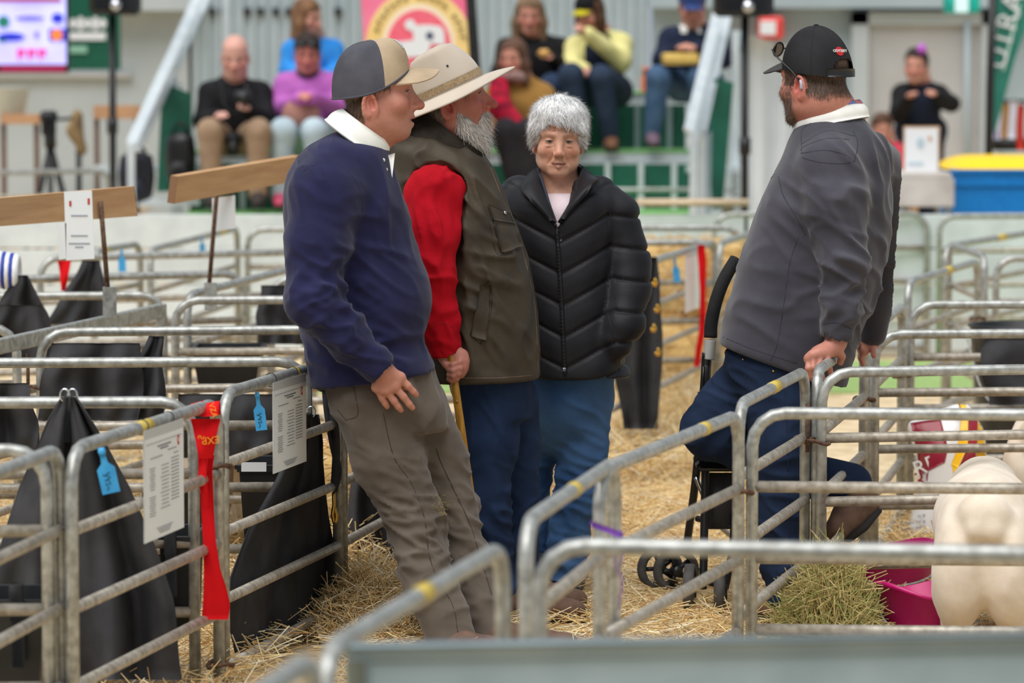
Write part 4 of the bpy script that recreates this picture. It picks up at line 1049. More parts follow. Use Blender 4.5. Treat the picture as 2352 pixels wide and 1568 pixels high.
    g.loft(f.rows([(300, 775, 850, .07, .07), (320, 735, 873, .10, .10), (346, 694, 895, .155, .155), (400, 660, 913, .185, .185), (460, 650, 931, .19, .19), (520, 652, 947, .185, .185), (580, 658, 963, .18, .18),
                   (640, 666, 985, .185, .185), (700, 676, 992, .19, .19), (760, 690, 978, .19, .19), (800, 698, 982, .19, .19), (840, 703, 999, .195, .195), (905, 712, 1006, .195, .195)]), k=.01, e=2.3)
    g.chain([J(775, 395, -.10), J(748, 450, -.165), J(730, 560, -.215), J(722, 690, -.25), J(795, 772, -.25), J(868, 842, -.236)], [.095, .103, .090, .079, .064, .050], .035)
    g.chain([J(800, 395, .10), J(800, 450, .165), J(800, 560, .215), J(770, 690, .25), J(810, 780, .24), J(845, 838, .212)], [.095, .10, .088, .076, .062, .048], .035)
    g.cone(J(872, 846, -.235), J(884, 858, -.234), .036, .040, .006, 's')
    g.cut(J(870, 868, 0), (.137, 0, -1))
    V, Q = g.mesh(2)
    sp = [(J(740, 640, -.33), (.35, 0, 1), .034, .0075, (.07, .1, .07)), (J(780, 715, -.3), (-.6, 0, 1), .030, .008, (.08, .09, .075)), (J(700, 540, -.3), (.2, 0, 1), .07, .005, (.06, .1, .08)),
          (J(870, 560, -.2), (.5, 0, 1), .06, .006, (.10, .12, .09)), (J(900, 800, -.2), (.25, 0, 1), .05, .008, (.14, .14, .05)), (J(720, 400, -.2), (1, 0, .5), .05, .004, (.06, .12, .09)),
          (J(840, 640, -.2), (.7, 0, 1), .055, .006, (.10, .12, .07)), (J(700, 820, -.1), (.3, 0, 1), .04, .005, (.08, .2, .06)), (J(920, 480, -.1), (1, 0, .2), .045, .004, (.06, .14, .10))]
    V = puff(V, Q, folds([(a, b, c * .95, d * 1.7, e) for a, b, c, d, e in sp], .0016, 20, 1, [(J(870, 868, 0), (.137, 0, -1), .05), (J(872, 846, -.235), None, .075)]), 2)
    ju = mk('jumper', (V, Q), NAV, body); sk = Skin(V, Q)
    SEAM = mat('navy seam', (.11, .115, .22), rough=.9)
    sk.line(ju, [(676, 430), (700, 390), (755, 372), (800, 395), (828, 440), (832, 500)], .0015, SEAM); sk.line(ju, [(768, 318), (757, 345), (754, 372)], .0013, SEAM)
    sk.line(ju, [(843, 846), (868, 822), (872, 800)], .0014, SEAM); sk.line(ju, [(826, 870), (826, 858), (825, 846)], .0014, SEAM)
    # white rugby collar and placket
    COT = cloth('white collar cotton', (.90, .90, .87), (.95, .95, .93), scale=20, bump=.2)
    fr = nrm(J(893, 352) - J(768, 262)); c = (J(893, 352) + J(768, 262)) / 2
    band_collar(body, 'collar', c, fr, (0, 1, 0), (.082, .084, .088), (.112, .108, .122), .026, -.030, .26, COT, .006, point=.022)
    pl = np.array([J(885, 352, -.02), J(903, 360, -.06), J(900, 398, -.05), J(884, 442, -.075)])
    mk('placket', slab(lambda u_, v_: (J(876, 362, -.075) * (1 - u_) + J(906, 352, -.045) * u_) * (1 - v_) + (J(884, 425, -.115) * (1 - u_) + J(898, 418, -.09) * u_) * v_, 5, 6, .006), COT, body)
    for q in ((880, 368), (886, 390)): mk('button', lathe([(.006, 0), (.006, .003)], 10, J(*q, -.10), (.2, -1, .2)), mat('pearl button', (.85, .82, .78), rough=.3), body)
    mk('undershirt', grid(lambda u_, v_: J(872 + 20 * u_, 338 + 25 * v_, -.03 + .03 * v_ - .03 * math.sin(3.14 * u_)), 5, 5), mat('blue undershirt', (.05, .25, .62), rough=.8), body)
    # ---- trousers
    TRO = cloth('taupe moleskin', (.345, .31, .275), (.405, .365, .325), scale=9, bump=.3, bscale=300, sheen=.2)
    g = Sdf(*axes_for(np.array([J(690, 1500)[0], f.Y - .38, .03]), np.array([J(1230, 1500)[0], f.Y + .25, J(0, 815)[2]]), .0072, []))
    g.loft(f.rows([(825, 722, 992, .165, .165), (880, 742, 1006, .17, .17), (930, 762, 1024, .165, .165), (985, 792, 1030, .14, .14)]), k=.03, e=2.4)
    g.chain([J(850, 925, -.075), J(893, 1060, -.085), J(953, 1190, -.11), J(975, 1300, -.16), J(1016, 1400, -.22), J(1048, 1505, -.27)], [.112, .100, .085, .079, .072, .068], .022)
    g.chain([J(945, 930, .075), J(1008, 1060, .085), J(1038, 1170, .06), J(1068, 1290, .0), J(1108, 1390, -.06), J(1142, 1500, -.12)], [.105, .088, .080, .073, .069, .066], .022)
    g.cone(J(885, 940, 0), J(955, 1030, .01), .072, .05, .06)
    V, Q = g.mesh(2)
    sp = [(J(960, 1215, -.15), (.2, 0, 1), .035, .007, (.10, .12, .10)), (J(985, 1330, -.15), (-.25, 0, 1), .045, .008, (.10, .12, .07)), (J(880, 1110, -.15), (.5, 0, 1), .035, .0035, (.09, .12, .10)),
          (J(1060, 1200, .05), (.3, 0, 1), .045, .006, (.08, .14, .14)), (J(960, 930, -.1), (1, 0, -.25), .05, .006, (.06, .14, .10)), (J(800, 960, -.1), (.7, 0, 1), .05, .005, (.06, .14, .06)), (J(1090, 1340, .05), (.3, 0, 1), .06, .006, (.08, .14, .1))]
    V = puff(V, Q, folds([(a, b, c, d * 2.2, e) for a, b, c, d, e in sp], .0025, 20, 2), 1)
    tr = mk('trousers', (V, Q), TRO, body); sk = Skin(V, Q); TS = mat('trouser seam', (.24, .215, .19), rough=.9)
    sk.line(tr, [(880, 948), (905, 1050), (945, 1110), (975, 1190), (985, 1270), (1005, 1330), (1040, 1390), (1052, 1455)], .0018, TS)
    sk.line(tr, [(1002, 1030), (1012, 1060), (1040, 1120), (1078, 1200), (1100, 1270), (1122, 1340), (1150, 1440)], .0024, TS)
    sk.line(tr, [(812, 885), (822, 950), (795, 965)], .0018, TS); sk.line(tr, [(795, 965), (775, 940)], .0018, TS)
    hs = [h for h in (sk.hit(1012 + 12 * rng.normal(), 1160 + 16 * rng.normal(), .001) for _ in range(110)) if h]
    dv, df = ribbons(np.array([h[0] for h in hs]), rng.normal(size=(len(hs), 3)) * [1, .2, 1], rng.uniform(.004, .010, len(hs)), np.full(len(hs), .0012), .2, nrmv=np.array([h[1] for h in hs]))
    mk('hay_crumbs', (dv, df), mat('hay crumbs', (.72, .62, .22), (.60, .52, .2), rough=.8), tr, label='crumbs of hay stuck to the knee')
    for x, dy, t in ((1020, -.285, -.03), (1115, -.13, .02)):
        q = J(x, 1500, dy) * [1, 1, 0] + [0, 0, .006]; shoe(body, q, q + [.28, t, 0], .048, .066, LEA, SOLE, ankle=J(x + 27, 1515, dy + .015), ankle_r=.04)
    return body
navy_man()
# ------------------------------------------------------------------ bearded man in red shirt, waxed vest and felt hat
def red_man():
    f = Fig(11.62); J = f.J; p = math.radians(8); k = 1.06
    H = Head((0, 0, 0), (math.cos(p), .10, math.sin(p)), (-math.sin(p), 0, math.cos(p)), k)
    H.o = J(1106, 214, -.034) - k * (.031 * H.r + .0835 * H.f - .002 * H.u)
    base = J(1150, 1430, 0) * [1, 1, 0]
    lo, hi = np.array([J(870, 100)[0], f.Y - .36, .02]), np.array([J(1300, 100)[0], f.Y + .32, J(0, 110)[2]])
    hb = H.box(); w = J(1040, 835, -.25); fine = [(hb[0], hb[1], .0033), (w - [.06, .06, .08], w + [.06, .06, .08], .0034)]
    g = Sdf(*axes_for(lo, hi, .010, fine)); nb = J(985, 345, 0)
    H.build(g, jaw=1.05, cheek=1.1, nose=1.10, age=.7, neck=.062, neckto=nb, cran=.80, prog=-.010, ear=-.010)
    g.chain([nb, J(1000, 420, 0), J(1100, 880, 0)], [.07, .08, .09], .05)
    g.chain([J(1000, 400, 0), J(985, 430, -.17), J(1000, 620, -.26), J(1026, 790, -.25)], [.06, .05, .045, .033], .03)
    g.chain([J(1000, 400, 0), J(1000, 430, .17), J(1010, 620, .25), J(1060, 780, .25)], [.06, .05, .045, .033], .03)
    # hand closed round the head of the cane
    W_ = J(1026, 798, -.25)
    kn = [J(1062, 815, -.262), J(1064, 829, -.268), J(1062, 843, -.27), J(1056, 856, -.268)]
    fi = [[J(1056, 832, -.288), J(1040, 838, -.292), J(1030, 836, -.282)], [J(1056, 846, -.292), J(1040, 851, -.296), J(1030, 848, -.286)], [J(1053, 858, -.292), J(1040, 863, -.294), J(1031, 860, -.284)], [J(1048, 869, -.286), J(1038, 873, -.286), J(1031, 870, -.278)]]
    hand(g, W_, kn, fi, [J(1022, 806, -.262), J(1016, 824, -.276), J(1024, 838, -.284)], rp=.017, rf=.0098, k=.01)
    far = J(1064, 785, .25); hand(g, far, [far + [.01, .015 * i - .02, -.08] for i in range(4)], [[far + [.01, .015 * i - .02, -.12], far + [.0, .013 * i - .02, -.15]] for i in range(4)], [far, far + [.04, -.02, -.05], far + [.045, -.02, -.08]])
    for pts in ([(1110, 880, -.03), (1110, 1130, -.09), (1145, 1390, -.09)], [(1160, 890, .03), (1188, 1130, .10), (1196, 1350, .10)]): g.chain([J(*q) for q in pts], [.055, .04, .035], .03)
    V, Q = g.mesh(1)
    gh = lambda L: sstep(.02, .0, L[:, 1]) * (np.abs(L[:, 0]) < .072) * (L[:, 1] < -.03) * sstep(-.08, -.05, L[:, 2]) + (L[:, 2] > -.005) * (np.abs(L[:, 0]) > .055) * (L[:, 1] < .045) * (L[:, 1] > -.01)
    col = skin_cols(V, H, (.74, .49, .42), (.71, .36, .33), .9, hairf=((.52, .48, .45), gh), brow=(.62, .52, .46))
    body = mk('person', (V, Q), SKIN, None, 'bearded man in red shirt, waxed vest and felt hat with cane', 'person', org=base, col=col)
    H.eyes(body, (.35, .42, .48), open_=.0042)
    strands(body, 'hair', V, Q, 1500, lambda P, N: -H.u + N * .3 - H.f * .3, (.01, .022), (.0008, .0014), [(.45, .40, .37), (.62, .58, .55), (.36, .30, .27)], keep=lambda C: (gh(H.L(C)) > .3) & (np.linalg.norm(H.L(C), axis=1) < .17))
    # beard and moustache
    bc = H.box(.2); g = Sdf(*axes_for(bc[0], bc[1], .005, []))
    P = H.P; M = H.M
    for c, r in (((0, .054, -.110), (.046, .034, .042)), ((0, .060, -.130), (.034, .026, .036)), ((0, .054, -.148), (.024, .022, .026)), ((0, .083, -.067), (.030, .011, .010)), ((0, .074, -.084), (.026, .018, .016))): g.ell(P(*c), np.array(r) * k, M, .02)
    for q in (-1, 1): g.chain([P(q * .064, .004, -.056), P(q * .056, .016, -.088), P(q * .040, .036, -.110)], [.011 * k, .019 * k, .024 * k], .02)
    for q in (-1, 1): g.cone(P(q * .004, .091, -.061), P(q * .030, .072, -.084), .008 * k, .009 * k, .01)
    BV, BQ = g.mesh(1); BV = puff(BV, BQ, lambda X: .004 * pnoise(X * [2, 2, .6], 60, 3))
    cb = np.tile(lin((.84, .82, .79)), (len(BV), 1)) * (1 + .22 * np.clip(pnoise(BV * [1, 1, .35], 90, 2), -1, 1))[:, None]
    mouth = np.exp(-(H.L(BV)[:, 2] + .070) ** 2 / .010 ** 2) * (H.L(BV)[:, 1] > .08); cb = cb * (1 - .45 * mouth)[:, None]
    bd = mk('beard', (BV, BQ), HAIRM, body, label='long grey and white beard', col=cb)
    strands(bd, 'whiskers', BV, BQ, 5200, lambda X, N: -H.u * 1.0 + H.f * .25 + N * .55, (.012, .036), (.0009, .0018), [(.90, .88, .86), (.80, .77, .74), (.96, .95, .93), (.64, .58, .53)], curl=.5)
    # ---- felt hat: oval brim curled at the sides, tapered crown with a crease and pinched front
    FELT = cloth('cream felt', (.73, .68, .615), (.78, .73, .67), scale=5, bump=.15, bscale=180, sheen=.2)
    c = J(1034, 208, .0); ff = nrm(J(1187, 158) - J(962, 258)); ff = nrm(ff + [0, .06, 0]); hu = nrm(np.array([0, 0, 1.0]) - ff * ff[2]); hr = np.cross(ff, hu)
    def hp(x, y, z): return c + hr * x + ff * y + hu * z
    def bf(u_, v_):
        a = 2 * math.pi * u_; ca, sa = math.cos(a), math.sin(a)
        xi, yi = .088 * ca, .108 * sa; xo, yo = .165 * ca, (.208 if sa > 0 else .235) * sa
        x, y = xi + (xo - xi) * v_, yi + (yo - yi) * v_; side = abs(ca) ** 2
        return hp(x * (1 - .06 * side * v_ * v_), y, -.030 * side * v_ ** 1.2 - .020 * abs(sa) ** 3 * v_ ** 1.6 + (.005 * sa + .001) * v_)
    Vb, Fb = grid(bf, 64, 10, cu=True); Qb = np.array(Fb); Nb = vnormals(Vb, Qb)
    V2 = np.concatenate([Vb + Nb * .0022, Vb - Nb * .0022]); n = len(Vb); e = [(i * 10 + 9, ((i + 1) % 64) * 10 + 9) for i in range(64)]
    hat = mk('felt_hat', (V2, [tuple(q) for q in Qb] + [tuple(q[::-1] + n) for q in Qb] + [(a, b, b + n, a + n) for a, b in e]), FELT, body, label='cream wide-brimmed felt hat')
    def cf(u_, v_):
        a = 2 * math.pi * u_; ca, sa = math.cos(a), math.sin(a); hmax = .128
        if v_ < .55:
            t = v_ / .55; tp = 1 - .16 * t ** 2 - (.30 * t ** 2.2 * max(0, sa) if sa > 0 else .14 * t ** 2 * -sa)
            x, y, z = .089 * ca * tp * (1 - .18 * t * t * max(0, sa)), .109 * sa * tp, (hmax + .004 * sa) * t ** .92
        else:
            t = (v_ - .55) / .45; tp = (1 - .16 - (.30 * max(0, sa) if sa > 0 else .14 * -sa)) * (1 - t)
            x, y = .089 * ca * tp * (1 - .18 * max(0, sa)), .109 * sa * tp
            z = hmax + .004 * sa + .010 * math.sin(t * 3.14) ** .7 - .042 * max(0, 1 - (abs(x) / .03) ** 2) * t ** .8
        return hp(x, y, z)
    Vc, Fc = grid(cf, 64, 26, cu=True); mk('crown', (Vc, np.array(Fc)), FELT, hat)
    BAND = mat('plaited hat band', (.55, .46, .34), (.66, .57, .44), rough=.8, scale=160, bump=.6, bscale=260)
    def band(u_, v_):
        a = 2 * math.pi * u_; q = cf(u_, .03 + .085 * v_); o = hp(0, 0, 0); d = q - o; d = d - hu * (d @ hu); return q + nrm(d) * .0025
    mk('hat_band', grid(band, 96, 4, cu=True), BAND, hat)
    hx = nrm(np.cross(ff, hu)); e_ = cf(.03, .30)
    mk('eyelet', lathe([(.0035, 0), (.0035, .002)], 10, e_ + hr * .001, hr), BLKL, hat)
    # ---- red shirt (sleeves and collar show)
    RED = cloth('red cotton drill', (.66, .02, .09), (.74, .03, .12), scale=6, bump=.3, bscale=260)
    g = Sdf(*axes_for(np.array([J(895, 100)[0], f.Y - .40, J(0, 810)[2]]), np.array([J(1200, 100)[0], f.Y + .38, J(0, 300)[2]]), .0074, []))
    g.loft(f.rows([(335, 930, 1060, .09, .09), (370, 915, 1110, .14, .14), (450, 915, 1150, .155, .155), (600, 930, 1190, .15, .15)]), k=.01)
    g.chain([J(1000, 420, -.10), J(998, 448, -.165), J(982, 540, -.225), J(985, 640, -.262), J(1004, 745, -.256), J(1014, 796, -.25)], [.075, .085, .088, .082, .064, .05], .03)
    g.cone(J(1008, 762, -.253), J(1016, 796, -.25), .060, .058, .004)
    g.chain([J(1000, 400, .10), J(1000, 425, .17), J(1005, 530, .22), J(1020, 640, .25), J(1055, 765, .25)], [.09, .098, .09, .078, .06], .03)
    g.cone(J(1015, 794, -.25), J(1020, 812, -.25), .046, .046, .004, 's')
    V, Q = g.mesh(2)
    sp = [(J(985, 690, -.33), (.3, 0, 1), .045, .008, (.08, .1, .07)), (J(1000, 500, -.3), (1, 0, .15), .05, .005, (.08, .12, .12)), (J(960, 620, -.3), (1, 0, .2), .06, .006, (.08, .12, .12)), (J(1050, 440, -.2), (1, 0, -.3), .04, .005, (.06, .12, .08)), (J(1005, 780, -.3), (1, 0, .4), .03, .004, (.06, .1, .04))]
    V = puff(V, Q, folds([(a, b, c_, d * 2.0, e) for a, b, c_, d, e in sp], .0016, 20, 4, [(J(1015, 794, -.25), None, .06)]), 1)
    sh = mk('shirt', (V, Q), RED, body, label='bright red work shirt'); sk = Skin(V, Q); RS = mat('red seam', (.58, .02, .08), rough=.9)
    sk.line(sh, [(938, 410), (975, 385), (1030, 390), (1048, 400)], .0014, RS); sk.line(sh, [(985, 758), (1010, 742), (1040, 752)], .0016, RS)
    fr = nrm(J(1090, 362) - J(985, 262)); cc = (J(1090, 362) + J(985, 262)) / 2
    band_collar(sh, 'shirt_collar', cc, fr, (0, 1, 0), (.088, .080, .078), (.104, .088, .092), .012, -.026, .16, RED, .006, point=.03)
    # ---- waxed vest
    WAX = cloth('waxed cotton', (.225, .205, .175), (.31, .275, .225), rough=.55, scale=7, bump=.35, bscale=120)
    g = Sdf(*axes_for(np.array([J(880, 100)[0], f.Y - .30, J(0, 885)[2]]), np.array([J(1270, 100)[0], f.Y + .30, J(0, 280)[2]]), .0072, []))
    g.loft(f.rows([(306, 915, 1030, .09, .09), (336, 888, 1085, .155, .155), (372, 888, 1125, .185, .185), (430, 895, 1152, .20, .20), (500, 900, 1180, .215, .215), (580, 905, 1210, .225, .225), (660, 912, 1228, .23, .23), (750, 930, 1240, .23, .23), (830, 950, 1240, .225, .225), (880, 960, 1242, .225, .225)]), k=.01, e=2.4)
    g.cut(J(1100, 869, 0), (.02, 0, -1))
    for q in (-1, 1):
        for a, b, r0, r1 in (((1000, 440, .20), (985, 540, .22), .088, .097), ((985, 540, .22), (992, 640, .27), .100, .098), ((992, 640, .27), (1010, 800, .26), .098, .075)):
            g.cone(J(a[0], a[1], q * a[2]), J(b[0], b[1], q * b[2]), r0, r1, .012, 's')
    V, Q = g.mesh(2)
    sp = [(J(1120, 620, -.2), (.4, 0, 1), .06, .007, (.10, .14, .09)), (J(1080, 430, -.15), (1, 0, .55), .05, .007, (.08, .14, .12)), (J(1150, 800, -.2), (1, 0, .2), .06, .006, (.10, .16, .09)), (J(1090, 700, -.2), (1, 0, .6), .06, .006, (.10, .14, .12)), (J(950, 380, -.1), (.5, 0, 1), .05, .008, (.10, .14, .06))]
    V = puff(V, Q, folds([(a, b, c_, d * 1.8, e) for a, b, c_, d, e in sp], .0020, 18, 6, [(J(1100, 869, 0), (.02, 0, -1), .05)]), 1)
    ve = mk('vest', (V, Q), WAX, body, label='dark brown waxed vest'); sk = Skin(V, Q); WS = mat('wax seam', (.13, .115, .095), rough=.7); WE = mat('worn wax edge', (.42, .34, .25), (.34, .28, .21), rough=.7, scale=50)
    sk.line(ve, [(1127, 385), (1160, 470), (1190, 545), (1212, 620), (1228, 700), (1234, 790), (1236, 862)], .0030, WE, 'front_edge'); sk.line(ve, [(1050, 868), (1140, 868), (1225, 862)], .0022, WE, 'hem_edge')
    sk.line(ve, [(1116, 480), (1128, 530), (1145, 585), (1200, 572)], .0016, WS)
    sk.patch(ve, [(1118, 470), (1166, 492), (1178, 515), (1130, 508)], WAX, 'pocket_flap', .005, .006)
    sk.patch(ve, [(1132, 510), (1178, 516), (1196, 566), (1150, 582)], WAX, 'chest_pocket', .004, .006)
    sk.patch(ve, [(1104, 655), (1126, 650), (1118, 780), (1080, 772)], WAX, 'hand_pocket_welt', .004, .005)
    for a in ([(1103, 655), (1098, 710), (1080, 770)], [(1128, 650), (1128, 715), (1104, 790)], [(1080, 770), (1104, 790)]): sk.line(ve, a, .0015, WS)
    h_ = sk.hit(1153, 490, .010); mk('snap', lathe([(.006, 0), (.005, .004)], 10, h_[0], h_[1]), CHROME, ve)
    fr = nrm(J(1100, 388) - J(940, 275)); cc = (J(1100, 388) + J(940, 275)) / 2
    CORD = cloth('dark corduroy', (.15, .13, .11), (.20, .18, .15), scale=30, bump=.4)
    band_collar(ve, 'vest_collar', cc, fr, (0, 1, 0), (.118, .112, .100), (.135, .13, .135), .045, -.030, .22, CORD, .008)
    # ---- jeans, boots, cane
    JEAN = cloth('dark denim', (.105, .165, .275), (.165, .24, .375), scale=5, bump=.3, bscale=380)
    g = Sdf(*axes_for(np.array([J(1010, 100)[0], f.Y - .26, .05]), np.array([J(1280, 100)[0], f.Y + .26, J(0, 840)[2]]), .0074, []))
    g.loft(f.rows([(845, 1030, 1215, .16, .16), (900, 1040, 1222, .165, .165), (960, 1055, 1222, .15, .15)]), k=.03)
    g.chain([J(1115, 920, -.06), J(1120, 1020, -.08), J(1115, 1140, -.09), J(1128, 1260, -.09), J(1150, 1395, -.09)], [.098, .092, .078, .068, .066], .02)
    g.chain([J(1165, 920, .06), J(1182, 1020, .09), J(1190, 1130, .10), J(1190, 1240, .10), J(1198, 1385, .10)], [.095, .078, .068, .062, .062], .02)
    V, Q = g.mesh(2)
    sp = [(J(1130, 1180, -.15), (.2, 0, 1), .045, .008, (.09, .12, .08)), (J(1150, 1000, -.1), (1, 0, .4), .05, .005, (.08, .14, .14)), (J(1150, 1330, -.1), (.1, 0, 1), .05, .007, (.09, .14, .07)), (J(1195, 1160, .05), (-.3, 0, 1), .05, .006, (.06, .12, .1))]
    V = puff(V, Q, folds([(a, b, c_, d * 1.6, e) for a, b, c_, d, e in sp], .0025, 20, 8), 1); mk('jeans', (V, Q), JEAN, body)
    b = J(1176, 1432, -.09) * [1, 1, 0]; shoe(body, b + [0, 0, .006], b + [.235, -.02, .006], .05, .10, LEA, SOLE, ankle=J(1152, 1380, -.09))
    b = J(1165, 1405, .10) * [1, 1, 0]; shoe(body, b + [0, 0, .006], b + [.26, .02, .006], .05, .10, LEA, SOLE, ankle=J(1198, 1360, .10))
    CANE = mat('cane wood', (.78, .58, .22), (.66, .46, .16), rough=.4, scale=14, stretch=(6, 6, 1))
    a, b = J(1040, 850, -.275), J(1124, 1426, -.20); b[2] = .01; d = nrm(b - a)
    cn = empty('walking_cane', b, 'yellow wooden walking cane held by the bearded man', 'walking cane')
    hk = [a + d * .02] + [J(1036, 822, -.275), J(1030, 806, -.275), J(1016, 800, -.272), J(1004, 810, -.27), J(1002, 822, -.27)]
    mk('shaft', tube([a - d * .0 + (b - a) * t for t in np.linspace(0, .97, 12)], .0125, 10), CANE, cn)
    mk('crook', tube(spline(hk, 16), .0128, 10), CANE, cn)
    for t in (.12, .31, .55): mk('knot', lathe([(.006, 0), (.004, .004)], 8, a + (b - a) * t + [0, -.011, 0], (0.3, -1, 0)), CANE, cn)
    mk('ferrule', tube([a + (b - a) * .965, b], .0145, 10), BLACKP, cn)
red_man()
# ------------------------------------------------------------------ woman with short grey hair in a black puffer jacket, facing the camera
def woman():
    f = Fig(12.08); J = f.J; k = .945; p = math.radians(-5)
    H = Head((0, 0, 0), (.02, -math.cos(p), math.sin(p)), (.025, math.sin(p), math.cos(p)), k)
    H.o = J(1284.5, 326, -.08) - k * (.0835 * H.f - .002 * H.u)
    H.o[1] = f.Y - .0
    base = J(1285, 1365, 0) * [1, 1, 0]
    lo, hi = np.array([J(1120, 100)[0], f.Y - .34, .02]), np.array([J(1510, 100)[0], f.Y + .30, J(0, 215)[2]])
    hb = H.box(.14); g = Sdf(*axes_for(lo, hi, .011, [(hb[0], hb[1], .0027)]))
    nb = J(1283, 455, .045)
    H.build(g, jaw=1.03, cheek=1.08, nose=.99, age=1.35, neck=.058, neckto=nb, lip=.78)
    for zz in (.034, .044): g.cone(H.P(-.035, .0805, zz), H.P(.035, .0805, zz), .0022, None, .006, 's')
    for q in (-1, 1): g.ell(H.P(q * .031, .0775, -.0165), np.array((.014, .006, .0045)) * k, H.M, .006)
    for q in (-1, 1): g.ell(H.P(q * .040, .040, -.078), np.array((.020, .026, .022)) * k, H.M, .018)      # soft jowls
    g.chain([nb, J(1284, 520, .03), J(1295, 860, .03)], [.075, .085, .08], .05)
    for q, sh, el, wr in ((-1, (1190, 470), (1168, 650), (1195, 790)), (1, (1390, 470), (1440, 640), (1415, 770))):
        g.chain([J(1284, 480, .03), J(*sh, .03), J(*el, .02), J(*wr, -.07)], [.07, .05, .04, .032], .03)
        w_ = J(*wr, -.08); s_ = -q; hand(g, w_, [w_ + [s_ * .03, -.02 + .008 * i, -.05 - .012 * i] for i in range(4)], [[w_ + [s_ * .06, -.03 + .008 * i, -.07 - .012 * i], w_ + [s_ * .08, -.03 + .006 * i, -.09 - .012 * i]] for i in range(4)], [w_, w_ + [s_ * .04, -.03, -.02], w_ + [s_ * .07, -.04, -.03]])
    for pts in ([(1255, 880, .02), (1226, 1120, .08), (1231, 1320, .08)], [(1345, 880, .0), (1320, 1120, -.02), (1302, 1320, -.02)]): g.chain([J(*q) for q in pts], [.055, .035, .033], .03)
    V, Q = g.mesh(1)
    col = skin_cols(V, H, (.86, .66, .56), (.80, .50, .41), .36, lips=(.76, .53, .47), brow=(.60, .46, .39), browa=.55, inner=(.50, .28, .25))
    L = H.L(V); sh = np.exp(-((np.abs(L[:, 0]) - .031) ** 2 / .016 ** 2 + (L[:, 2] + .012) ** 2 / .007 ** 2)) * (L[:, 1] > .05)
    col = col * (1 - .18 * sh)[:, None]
    body = mk('person', (V, Q), SKIN, None, 'woman with short grey hair in a black quilted puffer jacket', 'person', org=base, col=col)
    H.eyes(body, (.26, .24, .22), open_=.0040)
    # hair: full short crop with layered strands
    hb = H.box(.17); g = Sdf(*axes_for(hb[0], hb[1], .005, []))
    P = H.P; M = H.M
    for c, r in (((0, -.012, .058), (.094, .104, .077)), ((0, .006, .078), (.082, .083, .057)), ((0, -.045, .0), (.088, .070, .085))): g.ell(P(*c), np.array(r) * k, M, .03)
    for q in (-1, 1):
        g.ell(P(q * .078, .004, .030), np.array((.024, .050, .050)) * k, M, .02)
        g.cone(P(q * .076, .035, .040), P(q * .074, .022, -.004), .020 * k, .013 * k, .02)
    g.ell(P(0, .075, -.008), np.array((.063, .07, .064)) * k, M, .010, 's'); g.ell(P(0, .09, -.06), np.array((.075, .07, .07)) * k, M, .01, 's')
    for q in (-1, 1): g.ell(P(q * .082, -.012, -.035), np.array((.022, .026, .034)) * k, M, .006, 's')
    HV, HQ = g.mesh(1); HV = puff(HV, HQ, lambda X: .005 * pnoise(X, 55, 4) + .003 * pnoise(X, 120, 6))
    hc = np.tile(lin((.93, .93, .93)), (len(HV), 1)) * (1 + .2 * np.clip(pnoise(HV * [1, 1, .5], 110, 1), -1, 1))[:, None]
    hr = mk('hair', (HV, HQ), HAIRM, body, label='short layered silver-grey hair', col=hc)
    top = H.P(0.012, -.035, .135)
    def flow(X, N):
        d = X - top; d = d - N * (d * N).sum(1, keepdims=True); return d / (np.linalg.norm(d, axis=1, keepdims=True) + 1e-6) + N * .12 + rng.normal(size=X.shape) * .18
    strands(hr, 'strand_layer', HV, HQ, 12000, flow, (.010, .026), (.0011, .0024), [(.94, .94, .94), (.86, .86, .87), (.98, .98, .97), (.74, .74, .75)], curl=.32, tone=.15)
    # ---- pink top
    TEE = cloth('pale pink jersey', (.88, .80, .82), (.92, .85, .87), scale=20)
    g = Sdf(*axes_for(np.array([J(1200, 100)[0], f.Y - .2, J(0, 620)[2]]), np.array([J(1370, 100)[0], f.Y + .18, J(0, 425)[2]]), .007, []))
    g.loft(f.rows([(438, 1250, 1320, .035, .07, .01), (455, 1232, 1338, .075, .09), (500, 1215, 1352, .115, .10), (620, 1205, 1362, .12, .1)]), k=.01)
    V, Q = g.mesh(2); mk('top', (V, Q), TEE, body, label='pale pink top at the neck')
    # ---- puffer jacket
    PUF = cloth('black nylon', (.125, .125, .14), (.155, .155, .17), rough=.5, scale=8, bump=.3, bscale=160)
    g = Sdf(*axes_for(np.array([J(1110, 100)[0], f.Y - .36, J(0, 885)[2]]), np.array([J(1525, 100)[0], f.Y + .32, J(0, 375)[2]]), .0062, []))
    g.loft(f.rows([(398, 1232, 1338, .06, .13, .03), (420, 1195, 1374, .10, .15, .02), (450, 1166, 1404, .135, .16), (500, 1160, 1410, .155, .165), (600, 1172, 1408, .165, .165), (700, 1185, 1410, .17, .17), (790, 1190, 1425, .18, .18), (862, 1192, 1448, .185, .185)]), k=.01, e=2.5)
    g.chain([J(1192, 450, .02), J(1160, 498, .01), J(1150, 600, .0), J(1160, 700, -.03), J(1195, 785, -.10)], [.066, .074, .072, .068, .06], .025)
    g.chain([J(1378, 450, .02), J(1412, 498, .01), J(1438, 590, -.01), J(1442, 660, -.05), J(1432, 740, -.10), J(1412, 785, -.12)], [.066, .075, .073, .070, .065, .058], .025)
    # open neck: carve the V and the neck hole
    g.cone(J(1283, 360, .0), J(1283, 430, .0), .085, .070, .01, 's'); g.chain
    for t in np.linspace(0, 1, 7): g.ell(J(1281, 420 + 95 * t, -.13), np.array((.062 * (1 - t) + .004, .12, .03)), None, .006, 's')
    V, Q = g.mesh(1)
    xc = lambda z: J(1283, 500)[0] + (J(1297, 860)[0] - J(1283, 500)[0]) * np.clip((J(0, 500)[2] - z) / .5, 0, 1)
